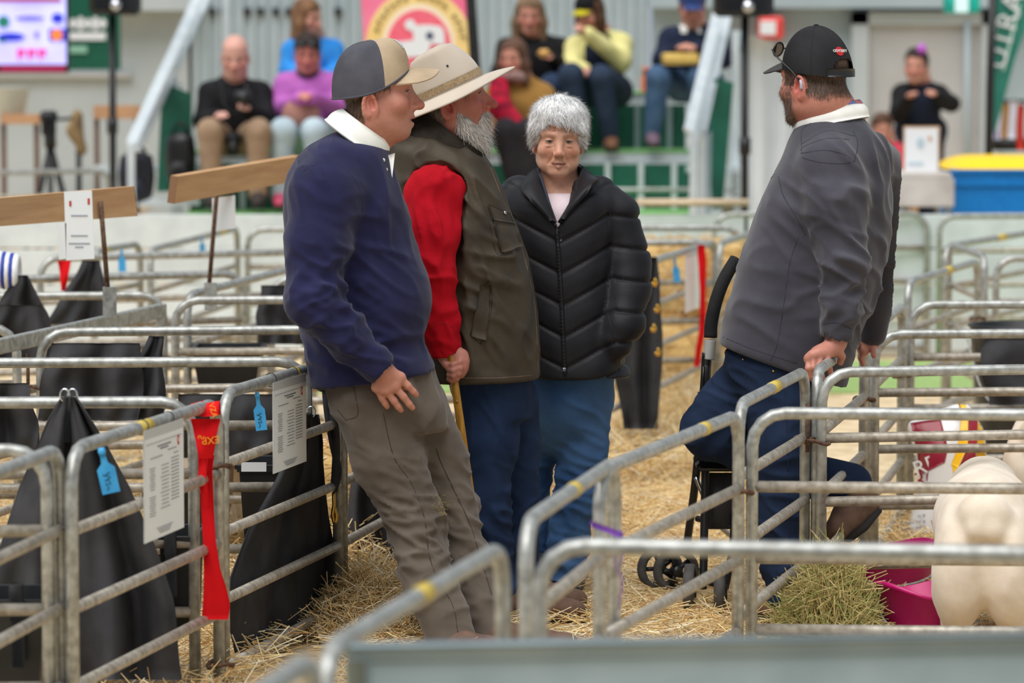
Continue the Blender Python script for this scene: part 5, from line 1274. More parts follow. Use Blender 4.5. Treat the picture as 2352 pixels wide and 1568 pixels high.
    zs = J(0, 470)[2]
    def quilt(X):
        x = X[:, 0] - xc(X[:, 2]); arm = sstep(.155, .175, np.abs(x)) * (X[:, 2] > J(0, 800)[2])
        ph = np.where(arm > .5, X[:, 2] + .10 * np.abs(x), X[:, 2] - .52 * np.abs(x)); per = .098
        d = np.abs((ph / per) % 1 - .5) * per; fade = sstep(zs + .0, zs - .02, X[:, 2]) * .6 + .4
        return fade * (-.0085 * np.exp(-(d / .0062) ** 2) + .0022 * np.cos(((ph / per) % 1 - .0) * 6.283)) + .0018 * pnoise(X, 45, 7) + .0022 * pnoise(X * [1, 1, 2.2], 30, 2)
    V = puff(V, Q, quilt)
    ja = mk('puffer_jacket', (V, Q), PUF, body, label='black chevron-quilted puffer jacket'); sk = Skin(V, Q); BS = mat('jacket seam', (.06, .06, .07), rough=.6)
    ZIP = mat('zip tape', (.09, .095, .11), rough=.5)
    sk.line(ja, [(1278, 522), (1284, 600), (1290, 700), (1294, 790), (1298, 858)], .0075, ZIP, 'zip', off=.001)
    for t in np.linspace(0, 1, 46):
        h = sk.hit(1278 + 20 * t, 522 + 336 * t, .009)
        if h: mk('zip_tooth', box(h[0], (.007, .004, .003)), BLACKM, ja, smooth=False)
    h = sk.hit(1279, 530, .012); mk('zip_slider', box(h[0], (.009, .006, .016), bev=.002), CHROME, ja); mk('zip_puller', box(h[0] + [0, -.003, -.022], (.007, .003, .022), bev=.001), CHROME, ja)
    h = sk.hit(1297, 852, .010); mk('zip_end', box(h[0], (.009, .006, .012), bev=.002), CHROME, ja)
    sk.line(ja, [(1388, 690), (1400, 740), (1412, 790)], .002, BS); sk.line(ja, [(1402, 460), (1398, 560), (1397, 660)], .002, BS); sk.line(ja, [(1428, 790), (1424, 830), (1422, 858)], .0018, BS)
    # stand collar folded open: two lapel wings
    FLC = cloth('collar lining', (.10, .105, .12), (.14, .145, .16), scale=30)
    for q, pts in ((-1, [[(1236, 386, .0), (1218, 398, .0), (1200, 425, -.06)], [(1246, 420, -.06), (1222, 428, -.09), (1198, 442, -.115)], [(1262, 470, -.125), (1240, 468, -.14), (1222, 462, -.145)], [(1276, 512, -.155), (1268, 508, -.158), (1262, 500, -.16)]]),
                   (1, [[(1338, 384, .0), (1356, 400, .0), (1372, 420, -.06)], [(1328, 420, -.06), (1350, 420, -.09), (1376, 414, -.115)], [(1310, 468, -.125), (1330, 452, -.14), (1348, 440, -.145)], [(1284, 512, -.155), (1290, 505, -.158), (1298, 494, -.16)]])):
        A_ = np.array([[J(*c) for c in row] for row in pts])
        rows = np.array([spline(A_[:, j], 14) for j in range(3)]).transpose(1, 0, 2); rows = np.array([spline(r_, 8) for r_ in rows])
        mk('collar', slab(lambda u_, v_: rows[round(u_ * 13)][round(v_ * 7)] + np.array([0, -.012 * math.sin(3.14 * v_), 0]), 14, 8, .012), [PUF, FLC][0], ja)
    back = [J(1236, 386, .0), J(1252, 372, .07), J(1284, 366, .10), J(1318, 372, .07), J(1338, 384, .0)]
    bb = spline(back, 16); mk('collar_back', slab(lambda u_, v_: bb[round(u_ * 15)] + np.array([0, .01 * v_, -.07 * v_]), 16, 5, .014), PUF, ja)
    mk('inner_zip_edge', tube(spline([J(1240, 400, -.06), J(1256, 450, -.115), J(1270, 500, -.15), J(1277, 520, -.165)], 12), .005, 6), mat('navy lining', (.10, .13, .2), rough=.7), ja)
    # ---- jeans and shoes
    JN = cloth('washed denim', (.195, .32, .49), (.33, .47, .645), scale=4, bump=.3, bscale=380)
    g = Sdf(*axes_for(np.array([J(1180, 100)[0], f.Y - .24, .05]), np.array([J(1430, 100)[0], f.Y + .24, J(0, 820)[2]]), .0076, []))
    g.loft(f.rows([(830, 1200, 1415, .14, .14), (880, 1197, 1410, .145, .145), (950, 1202, 1398, .13, .13), (1010, 1222, 1376, .085, .085), (1050, 1250, 1340, .03, .03)]), k=.05)
    g.chain([J(1246, 910, .02), J(1232, 1040, .06), J(1224, 1150, .08), J(1230, 1330, .08)], [.078, .066, .055, .055], .02)
    g.chain([J(1350, 910, .0), J(1338, 1040, -.01), J(1318, 1150, -.02), J(1304, 1250, -.02), J(1302, 1322, -.02)], [.084, .080, .072, .066, .066], .02)
    V, Q = g.mesh(2)
    sp = [(J(1330, 1130, -.08), (.3, 0, 1), .04, .006, (.09, .12, .09)), (J(1300, 1290, -.08), (.1, 0, 1), .035, .007, (.09, .12, .05)), (J(1340, 980, -.08), (.6, 0, 1), .06, .004, (.09, .12, .10)), (J(1235, 1120, -.05), (-.4, 0, 1), .05, .006, (.08, .12, .1))]
    V = puff(V, Q, folds([(a, b, c_, d * 1.8, e) for a, b, c_, d, e in sp], .0018, 18, 9), 1); mk('jeans', (V, Q), JN, body)
    for x, y, dx in ((1300, 1368, .01), (1232, 1352, -.01)):
        b = J(x, y, .04) * [1, 1, 0]; shoe(body, b + [0, .05, .006], b + [dx, -.20, .006], .045, .085, BLKL, SOLE, 'shoe', ankle=J(x, y - 50, 0))
woman()
# ------------------------------------------------------------------ man in charcoal jumper and black cap, seen from behind, leaning back on the rail
def grey_man():
    f = Fig(11.62); J = f.J; k = 1.11; th = math.radians(47)
    H = Head((0, 0, 0), (-math.cos(th), math.sin(th), -.03), (0, 0, 1), k); H.o = J(1868, 183, 0)
    base = J(1800, 1425, 0) * [1, 1, 0]
    lo, hi = np.array([J(1600, 100)[0], f.Y - .40, .02]), np.array([J(2075, 100)[0], f.Y + .58, J(0, 70)[2]])
    hb = H.box(.15); w = J(1885, 830, -.27); w2 = J(1990, 800, .45)
    g = Sdf(*axes_for(lo, hi, .011, [(hb[0], hb[1], .0036), (w - [.075, .07, .08], w + [.075, .07, .08], .0032), (w2 - [.04, .06, .06], w2 + [.04, .06, .06], .005)]))
    nb = J(1915, 315, .02); H.build(g, jaw=1.15, cheek=1.1, neck=.072, neckto=nb, cran=.96)
    g.cone(H.P(0, -.055, -.055), J(1925, 280, 0), .052 * k, .07 * k, .04)                     # thick nape
    g.chain([nb, J(1900, 420, 0), J(1800, 850, 0)], [.075, .09, .09], .05)
    g.chain([J(1910, 390, 0), J(1905, 380, -.15), J(1940, 600, -.24), J(1920, 785, -.24)], [.06, .05, .045, .034], .03)
    g.chain([J(1930, 390, 0), J(2000, 390, .18), J(2040, 580, .32), J(2000, 780, .44)], [.06, .05, .045, .034], .03)
    W_ = J(1915, 796, -.245)
    kn = [J(1898, 812, -.275), J(1882, 812, -.285), J(1868, 816, -.29), J(1858, 824, -.285)]
    fi = [[J(1904, 838, -.298), J(1908, 858, -.285), J(1910, 868, -.27)], [J(1884, 842, -.305), J(1888, 864, -.292), J(1892, 874, -.276)], [J(1868, 844, -.308), J(1872, 866, -.296), J(1877, 876, -.28)], [J(1856, 846, -.302), J(1860, 864, -.294), J(1866, 872, -.28)]]
    hand(g, W_, kn, fi, [J(1922, 805, -.25), J(1934, 818, -.235), J(1930, 832, -.225)], rp=.0165, rf=.0092, k=.008)
    g.ell(J(1890, 806, -.258), (.036, .018, .017), None, .015)
    w_ = J(1996, 782, .44); hand(g, w_, [w_ + [-.018 + .0 * i, -.02 + .014 * i, -.03] for i in range(4)], [[w_ + [-.026, -.022 + .014 * i, -.055], w_ + [-.02, -.022 + .014 * i, -.075]] for i in range(4)], [w_, w_ + [.01, -.03, -.02], w_ + [.012, -.035, -.045]], rp=.016)
    g.chain([J(1780, 860, -.05), J(1790, 1000, -.1), J(1808, 1390, -.1)], [.06, .045, .04], .03)
    g.chain([J(1760, 860, .05), J(1630, 985, .06), J(1900, 1120, .12)], [.06, .045, .04], .03)
    V, Q = g.mesh(1)
    def hf(L):
        x, y, z = L.T; ax = np.abs(x)
        back = sstep(-.058, -.036, z + .004 * pnoise(L, 120, 1)) * sstep(.0, -.012, y) * (z < .05)
        return (ax < .0705 + .012 * (y < -.045)) * np.maximum(back, ((z > -.015) & (y < .05) & (y > -.03) & (ax > .05)) * .8)
    col = skin_cols(V, H, (.76, .52, .45), (.76, .40, .35), .8, hairf=((.33, .25, .20), hf), stubble=.85, stub=(.36, .27, .21))
    body = mk('person', (V, Q), SKIN, None, 'man in faded charcoal jumper and black cap leaning back on rails', 'person', org=base, col=col)
    strands(body, 'hair', V, Q, 4200, lambda P, N: -H.u + N * .35, (.006, .014), (.0009, .0015), [(.34, .26, .20), (.25, .19, .15), (.44, .36, .30)], keep=lambda C: (hf(H.L(C)) > .3) & (np.linalg.norm(H.L(C), axis=1) < .17) & (np.abs(H.L(C)[:, 0]) < .074), curl=.2)
    strands(body, 'stubble_beard', V, Q, 2600, lambda P, N: -H.u * .8 + N * .5 + H.f * .2, (.005, .012), (.0009, .0015), [(.36, .27, .21), (.48, .40, .34), (.28, .21, .17)], keep=lambda C: (lambda L: (L[:, 2] < -.015) * (L[:, 2] > -.128) * (L[:, 1] > .012) * (np.abs(L[:, 0]) > .02) * (np.linalg.norm(L, axis=1) < .17))(H.L(C)), curl=.3)
    # ---- black cap with rear opening, strap, lettering, sunglasses
    BLC = cloth('black cap cotton', (.13, .13, .14), (.17, .17, .18), scale=10, bump=.3)
    CV, CF = cap_dome(H, .040, .004, .146, a=.087, bf=.098, bb=.112, front_boost=.004, power=1.95, rimp=1.2, nphi=160, nt=52)
    L = H.L(CV[CF].mean(1)); opening = (np.abs(L[:, 0]) < .040 * np.sqrt(np.clip(1 - ((L[:, 2] - .026) / .030) ** 2, 0, 1))) & (L[:, 1] < -.06) & (L[:, 2] > .026)
    N_ = vnormals(CV, CF); kf = CF[~opening]; cap = mk('cap', (np.concatenate([CV, CV - N_ * .003]), np.concatenate([kf, kf[:, ::-1] + len(CV)])), BLC, body, label='black cap worn facing left')
    mk('visor', brim(H, .056, .076, .85, .010, .026, .22, a=.083, b=.096), cloth('faded black visor', (.24, .235, .235), (.30, .295, .29), scale=8), cap)
    mk('button', lathe([(.008, 0), (.008, .004), (.005, .007)], 10, H.P(0, -.014, .144), H.u), BLC, cap)
    mk('rear_strap', slab(lambda u_, v_: H.P(.0885 * math.cos(-2.25 + 1.36 * u_), -.012 + .1135 * math.sin(-2.25 + 1.36 * u_), .005 + .022 * v_), 24, 4, .003), BLACKP, cap)
    g = Sdf(*axes_for(*H.box(.15), .006, [])); g.ell(H.P(0, -.062, .040), np.array((.045, .052, .040)) * k, H.M, .01); hV, hQ = g.mesh(1)
    hm = mk('hair_tuft', (hV, hQ), HAIRM, body, col=np.tile(lin((.34, .27, .22)), (len(hV), 1)))
    strands(hm, 'hair_tuft_strands', hV, hQ, 700, lambda P, N: -H.u + N * .2, (.01, .02), (.001, .0016), [(.40, .32, .26), (.30, .23, .18)])
    sk = Skin(CV, CF); WT = mat('cap print white', (.92, .92, .92), rough=.6); RT = mat('cap print red', (.72, .12, .14), rough=.6)
    h = sk.hit(1928, 118, .0015); xd = nrm(np.cross([0, 0, 1.0], h[1])); yd = np.cross(h[1], xd)
    mk('emblem', prism([h[0] - h[1] * .0025 + .0145 * (math.cos(t) * xd + math.sin(t) * yd) for t in np.linspace(0, 6.2832, 24, endpoint=False)], h[1] * .003), RT, cap, smooth=False)
    text('lettering', 'ODYSSEY', WT, cap, h[0] + h[1] * .002, xd, yd, .0125, .0005)
    for t in (-.75, 0, .75): mk('crown_seam', tube([CV[(int((t / 6.2832 + .70) * 160) % 160) * 52 + j] + N_[(int((t / 6.2832 + .70) * 160) % 160) * 52 + j] * .0004 for j in range(52)], .0011, 5), mat('cap seam', (.09, .09, .1), rough=.8), cap)
    sg = empty('sunglasses', H.P(0, .1, .05), 'black sunglasses pushed up on the black cap', 'sunglasses')
    LENS = mat('dark red lens', (.20, .05, .09), (.28, .08, .12), rough=.1)
    for q in (-1, 1):
        c = H.P(q * .036, .094, .085); nn_ = nrm(H.f * .9 + H.u * .25 + q * H.r * .25); xx = nrm(np.cross(nn_, H.u)); yy = np.cross(xx, nn_)
        ring = [c + xx * .031 * math.cos(t) + yy * .022 * math.sin(t) for t in np.linspace(0, 6.2832, 20, endpoint=False)]
        mk('lens', prism(ring, nn_ * .002), LENS, sg, smooth=False); mk('rim', tube(ring, .0026, 6, closed=True), BLACKP, sg)
        mk('temple', tube(spline([c + q * H.r * .028, H.P(q * .092, .05, .065), H.P(q * .088, -.005, .022), H.P(q * .084, -.026, -.004)], 12), .0032, 6, flat=.6), BLACKP, sg)
    mk('bridge', tube([H.P(-.006, .108, .088), H.P(.006, .108, .088)], .003, 6), BLACKP, sg)
    mk('hearing_aid', tube(spline([H.P(-.083, -.030, -.002), H.P(-.087, -.036, -.012), H.P(-.087, -.036, -.026)], 8), .0052, 8), mat('silver plastic', (.68, .67, .72), rough=.35), body, label='small silver hearing aid')
    # ---- jumper
    GRY = cloth('faded charcoal cotton', (.215, .215, .25), (.285, .28, .315), scale=5, bump=.35, bscale=320, sheen=.25)
    g = Sdf(*axes_for(np.array([J(1630, 100)[0], f.Y - .36, J(0, 900)[2]]), np.array([J(2085, 100)[0], f.Y + .55, J(0, 235)[2]]), .0075, []))
    g.loft(f.rows([(262, 1855, 1975, .08, .09), (285, 1832, 2000, .115, .13), (320, 1812, 2026, .165, .185), (360, 1796, 2042, .195, .215), (420, 1766, 2046, .205, .225), (490, 1735, 2046, .205, .225), (560, 1710, 2042, .205, .22), (630, 1688, 2030, .205, .22), (700, 1670, 2008, .205, .22), (780, 1652, 1975, .205, .22), (900, 1652, 1940, .20, .215)]), k=.01, e=2.3)
    g.chain([J(1905, 350, -.09), J(1908, 385, -.145), J(1920, 470, -.20), J(1940, 600, -.245), J(1936, 700, -.245), J(1924, 766, -.24)], [.085, .098, .094, .074, .061, .051], .03)
    g.chain([J(1995, 360, .09), J(2005, 390, .17), J(2025, 480, .25), J(2030, 580, .32), J(2012, 690, .39), J(2004, 764, .43)], [.08, .09, .084, .068, .056, .047], .03)
    g.cone(J(1922, 770, -.24), J(1918, 792, -.24), .040, .044, .004, 's')
    g.cut(J(1745, 822, 0), (-.34, 0, -1))
    V, Q = g.mesh(2)
    sp = [(J(1935, 610, -.31), (.35, 0, 1), .05, .010, (.09, .1, .08)), (J(1935, 690, -.31), (-.25, 0, 1), .04, .010, (.09, .1, .06)), (J(1960, 430, -.25), (.8, 0, .7), .06, .008, (.07, .12, .10)), (J(2020, 480, -.05), (1, 0, .2), .05, .007, (.06, .14, .20)), (J(1740, 680, -.1), (.25, 0, 1), .08, .004, (.14, .2, .14)),
          (J(1830, 480, -.2), (.8, 0, 1), .06, .006, (.08, .12, .08)), (J(2000, 680, -.05), (1, 0, .25), .05, .006, (.06, .14, .12)), (J(2045, 600, .3), (.2, 0, 1), .07, .004, (.08, .12, .08))]
    V = puff(V, Q, folds([(a, b, c_, d * 1.9, e) for a, b, c_, d, e in sp], .0018, 18, 3, [(J(1745, 822, 0), (-.34, 0, -1), .05), (J(1922, 768, -.24), None, .07)]), 2)
    ju = mk('jumper', (V, Q), GRY, body, label='faded charcoal rugby jumper'); sk = Skin(V, Q); GS = mat('charcoal seam', (.19, .19, .225), rough=.9)
    for a in ([(1838, 345), (1850, 335), (1900, 318), (1950, 320)], [(1840, 352), (1895, 345), (1940, 355), (1962, 372)], [(1842, 330), (1900, 300), (1962, 312)], [(1843, 362), (1880, 372), (1930, 376), (1955, 372)], [(1842, 352), (1842, 300), (1870, 278)], [(1962, 372), (1970, 330), (1960, 300)],
              [(1788, 405), (1800, 450), (1830, 500), (1850, 540)], [(1836, 540), (1815, 600), (1800, 700), (1785, 790), (1770, 828)], [(1890, 744), (1925, 742), (1955, 755)], [(1650, 770), (1740, 805), (1830, 834)]):
        sk.line(ju, a, .0019, GS)
    sk.patch(ju, [(1764, 392), (1782, 380), (1780, 398), (1768, 415)], mat('white embroidery', (.85, .86, .86), (.45, .46, .5), rough=.8, scale=140), 'chest_logo', .001, .0015, label='small white embroidered logo')
    # white collar over a checked shirt collar
    COT = MATS['white collar cotton']; CHK = mat('checked shirt', (.70, .38, .34), (.34, .42, .62), rough=.8, scale=55, contrast=(.45, .55), detail=0)
    fr = nrm(J(1830, 285, -.05) - J(1985, 250, -.02) + np.array([0, .10, 0])); cc = (J(1832, 284) + J(1985, 248)) / 2
    sd = nrm(np.cross([0, 0, 1.0], fr))
    band_collar(body, 'shirt_collar', cc, fr, sd, (.094, .094, .082), (.100, .099, .090), .030, -.012, .2, CHK, .005)
    band_collar(body, 'collar', cc, fr, sd, (.098, .099, .092), (.116, .112, .110), .018, -.026, .22, COT, .006, point=.012)
    # ---- jeans
    JEAN = cloth('indigo denim', (.085, .135, .225), (.135, .195, .30), scale=5, bump=.3, bscale=380)
    g = Sdf(*axes_for(np.array([J(1540, 100)[0], f.Y - .28, .03]), np.array([J(2020, 100)[0], f.Y + .30, J(0, 785)[2]]), .0075, []))
    g.loft(f.rows([(800, 1668, 1875, .17, .17), (860, 1662, 1890, .18, .18), (920, 1690, 1880, .17, .17), (970, 1715, 1865, .13, .13)]), k=.03)
    g.chain([J(1790, 920, -.08), J(1792, 1020, -.10), J(1796, 1180, -.10), J(1802, 1300, -.10), J(1812, 1405, -.10)], [.108, .098, .080, .074, .070], .02)
    g.chain([J(1745, 880, .06), J(1680, 930, .06), J(1632, 985, .06)], [.115, .10, .092], .03)
    g.chain([J(1632, 985, .06), J(1720, 1030, .10), J(1840, 1090, .13), J(1955, 1112, .14)], [.090, .080, .070, .064], .02)
    V, Q = g.mesh(2)
    sp = [(J(1640, 1000, -.02), (.6, 0, -1), .04, .007, (.09, .14, .08)), (J(1790, 1250, -.15), (.2, 0, 1), .05, .007, (.09, .14, .10)), (J(1700, 880, -.1), (.6, 0, 1), .05, .005, (.10, .14, .08)), (J(1800, 1380, -.15), (.2, 0, 1), .04, .007, (.09, .14, .06)), (J(1790, 1060, -.15), (-.3, 0, 1), .06, .005, (.1, .14, .1))]
    V = puff(V, Q, folds([(a, b, c_, d * 1.6, e) for a, b, c_, d, e in sp], .0025, 20, 5), 1)
    je = mk('jeans', (V, Q), JEAN, body); sk = Skin(V, Q); DS = mat('denim seam', (.07, .12, .22), rough=.9)
    sk.line(je, [(1712, 860), (1718, 960), (1722, 1050)], .0018, DS); sk.line(je, [(1705, 825), (1735, 850), (1775, 852)], .0016, DS); sk.line(je, [(1800, 860), (1808, 1000), (1812, 1200), (1815, 1400)], .0018, DS)
    for q in ((1707, 826), (1776, 852)):
        h = sk.hit(*q, .002)
        if h: mk('rivet', lathe([(.004, 0), (.003, .002)], 8, h[0], h[1]), BRASS, je)
    b = J(1812, 1428, -.10) * [1, 1, 0]; shoe(body, b + [.10, -.02, .006], b + [-.18, .03, .006], .05, .10, LEA, SOLE, ankle=J(1812, 1390, -.10))
    hl, tw = J(2000, 1165, .12), J(1915, 1235, .05)
    g = Sdf.around([J(1920, 1120, .14), hl, tw], .007, .12); g.chain([J(1945, 1118, .14), J(1975, 1150, .13)], [.06, .055], .02); g.chain([J(1982, 1160, .13), J(1950, 1185, .11), J(1925, 1215, .08)], [.05, .05, .042], .02)
    V, Q = g.mesh(2); bt = mk('boot', (V, Q), LEA, body); mk('sole', tube([J(2006, 1168, .13), J(1972, 1208, .10), J(1940, 1238, .07)], [.044, .048, .036], 10, flat=.35), SOLE, bt)
grey_man()
# ------------------------------------------------------------------ black rugs hung on the pens
RUG = cloth('black canvas', (.19, .19, .20), (.26, .26, .27), rough=.85, scale=7, bump=.35, bscale=200)
def drape(name, rows, Y, nf, amp, lab, cat, m=RUG, th=.006, nu=36, nv=26, lean=0.0, group=None, ph=0.0, yf=None):
    R = np.array(rows, float)
    def fn(u_, v_):
        py = R[0, 0] + (R[-1, 0] - R[0, 0]) * v_; xl, xr = np.interp(py, R[:, 0], R[:, 1]), np.interp(py, R[:, 0], R[:, 2])
        fo = math.sin(u_ * nf * 6.28 + ph + 1.3 * math.sin(v_ * 3)) + .5 * math.sin(u_ * nf * 11 + 2 + v_ * 2); w_ = min(1, .25 + v_)
        px = xl + (xr - xl) * u_ + 3 * math.sin(9 * v_ + u_ * 2); cr = .35 * amp * math.sin(7 * v_ + 5 * u_ + 2 * math.sin(4 * u_ + ph)) * math.sin(3.1 * v_ + ph); p = at(px, py, (yf(px) if yf else Y) + amp * fo * w_ + cr + lean * v_); p[2] = max(p[2], .006); return p
    return mk(name, slab(fn, nu, nv, th), m, None, lab, cat, group)
def hung(rows, Y, nf, amp, lab, clip=None, **kw):
    o = drape('sheep_rug', rows, Y, nf, amp, lab, 'rug', group='black sheep rugs', **kw); ORG[o.name] = np.array(o.location)
    if clip:
        x, y = clip; t = at(x, y, Y)
        mk('webbing_strap', box(t - [0, .006, .05], (.028, .006, .12), bev=.002), BLACKM, o)
        for dx in (-.009, .011): mk('clip_ring', tube([t + [dx + .012 * math.cos(a), .0, .012 + .016 * math.sin(a)] for a in np.linspace(0, 6.2832, 14, endpoint=False)], .003, 6, closed=True), CHROME, o)
    return o
hung([(912, 142, 172), (960, 110, 205), (1010, 88, 240), (1120, 45, 300), (1240, 10, 348), (1390, -40, 398), (1560, -80, 420)], 9.90, 2.6, .06, 'large black rug hanging in a cone from a chrome ring', (157, 918))
hung([(952, 690, 728), (1010, 668, 740), (1110, 628, 748), (1200, 580, 756), (1330, 528, 776), (1420, 520, 768), (1500, 540, 740)], 11.32, 2.4, .035, 'black rug bunched behind the panel the navy man leans on', (706, 955), ph=1.0, yf=lambda x: 10.50 + (x - 530) * .0044)
hung([(985, 812, 920), (1100, 808, 930), (1250, 800, 935), (1330, 815, 930)], 12.2, 1.6, .04, 'black rug behind the brown trousers', ph=2.0)
hung([(590, 1478, 1506), (650, 1455, 1516), (760, 1425, 1522), (860, 1410, 1516), (985, 1432, 1512)], 15.75, 1.6, .03, 'black rug with brass clips right of the puffer jacket', ph=.5)
hung([(632, 34, 60), (670, 10, 86), (720, -10, 108), (790, -40, 125)], 13.95, 1.5, .03, 'black rug under the blue and white sash')
hung([(598, 190, 226), (640, 168, 240), (690, 140, 255), (745, 100, 268)], 15.2, 1.5, .03, 'black rug under the paper sign of the lower board', ph=1.5)
hung([(772, 344, 372), (850, 300, 374), (900, 258, 376), (965, 215, 378)], 12.35, 1.5, .03, 'black rug beside the square-section post', ph=2.2)
hung([(778, 2262, 2420), (800, 2250, 2430), (835, 2252, 2430), (930, 2272, 2430)], 13.8, 1.2, .03, 'black rug folded over a rail at the right edge', ph=.8)
hung([(788, 120, 318), (860, 100, 332), (965, 85, 318)], 12.3, 1.8, .04, 'wide black rug behind the long cross panel at left', ph=1.1)
hung([(880, -90, 62), (960, -100, 84), (1040, -110, 92)], 11.2, 1.6, .04, 'black rug at the left edge behind the near rug', ph=.3)
hung([(700, 0, 92), (760, -20, 110), (830, -30, 118)], 13.6, 1.5, .03, 'black rug below the square-section rail at far left', ph=2.8)
hung([(905, 410, 640), (960, 400, 650), (1050, 396, 655)], 12.45, 2.2, .03, 'wide black rug spread in the pen behind the red sash', ph=.9)
hung([(655, 600, 690), (720, 592, 700), (790, 590, 705)], 14.9, 1.5, .03, 'black rug behind the navy jumper elbow', ph=1.9)
# rope halter with brass snap on the post beside the navy man
hl = empty('rope_halter', G(772, 826, .8) * [1, 1, 0] + [0, -.03, .05], 'black rope halter with a brass snap hung beside the navy jumper', 'halter')
Yh = 11.42
mk('knot', tube(spline([at(735, 850, Yh), at(752, 868, Yh - .02), at(742, 890, Yh - .03), at(728, 878, Yh - .02), at(745, 862, Yh - .035), at(760, 890, Yh - .03)], 24), .013, 8), RUG, hl)
mk('rope', tube(spline([at(752, 880, Yh - .03), at(764, 940, Yh - .03), at(772, 1020, Yh - .03), at(770, 1090, Yh - .03), at(766, 1128, Yh - .03)], 18), .012, 8), RUG, hl)
mk('rope', tube(spline([at(746, 885, Yh - .02), at(752, 950, Yh - .02), at(766, 1030, Yh - .02), at(778, 1080, Yh - .02), at(768, 1128, Yh - .02)], 18), .010, 8), RUG, hl)
mk('snap', tube(spline([at(766, 1130, Yh - .03), at(767, 1160, Yh - .03), at(764, 1180, Yh - .03), at(768, 1200, Yh - .03), at(773, 1186, Yh - .03), at(768, 1165, Yh - .03)], 20), .0055, 8), BRASS, hl)
for px, py in ((1503, 640), (1508, 700), (1500, 745), (1510, 800)): mk('brass_snap', tube(spline([at(px, py, 15.6), at(px + 5, py + 8, 15.6), at(px, py + 16, 15.6), at(px - 4, py + 8, 15.6)], 12), .007, 6), BRASS, None,
   'small brass snap on the far black rug, %s' % {640: 'topmost', 700: 'second from top', 745: 'third from top', 800: 'lowest'}[py], 'snap', 'brass snaps')

# ------------------------------------------------------------------ feed troughs hooked on rails
def trough(x0, y0, x1, y1, Y, lab, hooks=(), tag=None):
    a, b = at(x0, y0, Y), at(x1, y1, Y); z1, z0 = a[2], max(b[2], .02); xm, hw = (a[0] + b[0]) / 2, (b[0] - a[0]) / 2; D = .13
    r = empty('feed_trough', (xm, Y + D, z0), lab, 'feed trough', 'black feed troughs')
    ring = lambda s_, z: [(xm + sx * hw * s_, Y + D + sy * D * s_, z) for sx, sy in ((-1, -1), (1, -1), (1, 1), (-1, 1))]
    V = np.array(ring(.8, z0) + ring(.98, z1 - .02) + ring(1.05, z1 - .02) + ring(1.05, z1) + ring(.93, z1) + ring(.76, z0 + .02)); F = [(3, 2, 1, 0)] + [(4 * i + k, 4 * i + (k + 1) % 4, 4 * i + 4 + (k + 1) % 4, 4 * i + 4 + k) for i in range(5) for k in range(4)] + [(20, 21, 22, 23)]
    mk('tub', (V, F), BLACKP, r, smooth=False)
    for hx in hooks:
        q = at(hx, y0, Y - .02); mk('hook', cat_(box((q[0], Y - .012, z1 - .06), (.03, .008, .20), bev=.002), box((q[0], Y - .03, z1 + .04), (.03, .045, .008), bev=.002), box((q[0], Y - .05, z1 - .0), (.03, .008, .09), bev=.002)), BLACKM, r)
    if tag: mk('white_sticker', box(at(*tag, Y - .006), (.075, .002, .028)), WHT, r, smooth=False)
    return r
trough(-60, 1378, 102, 1600, 9.05, 'black feed trough at the lower left corner', hooks=(40,))
trough(365, 1232, 452, 1450, 10.1, 'black feed trough behind the red sash', hooks=(392,))
trough(548, 1068, 700, 1300, 11.45, 'black feed trough with a white sticker below the right card', tag=(583, 1030 + 42))
trough(520, 955, 690, 1080, 12.65, 'black feed trough with a sticker left of the right card', tag=(553, 978))
trough(330, 1130, 470, 1290, 11.45, 'black feed trough behind the left paper card')
trough(440, 800, 600, 900, 14.2, 'black feed trough in a middle left pen')

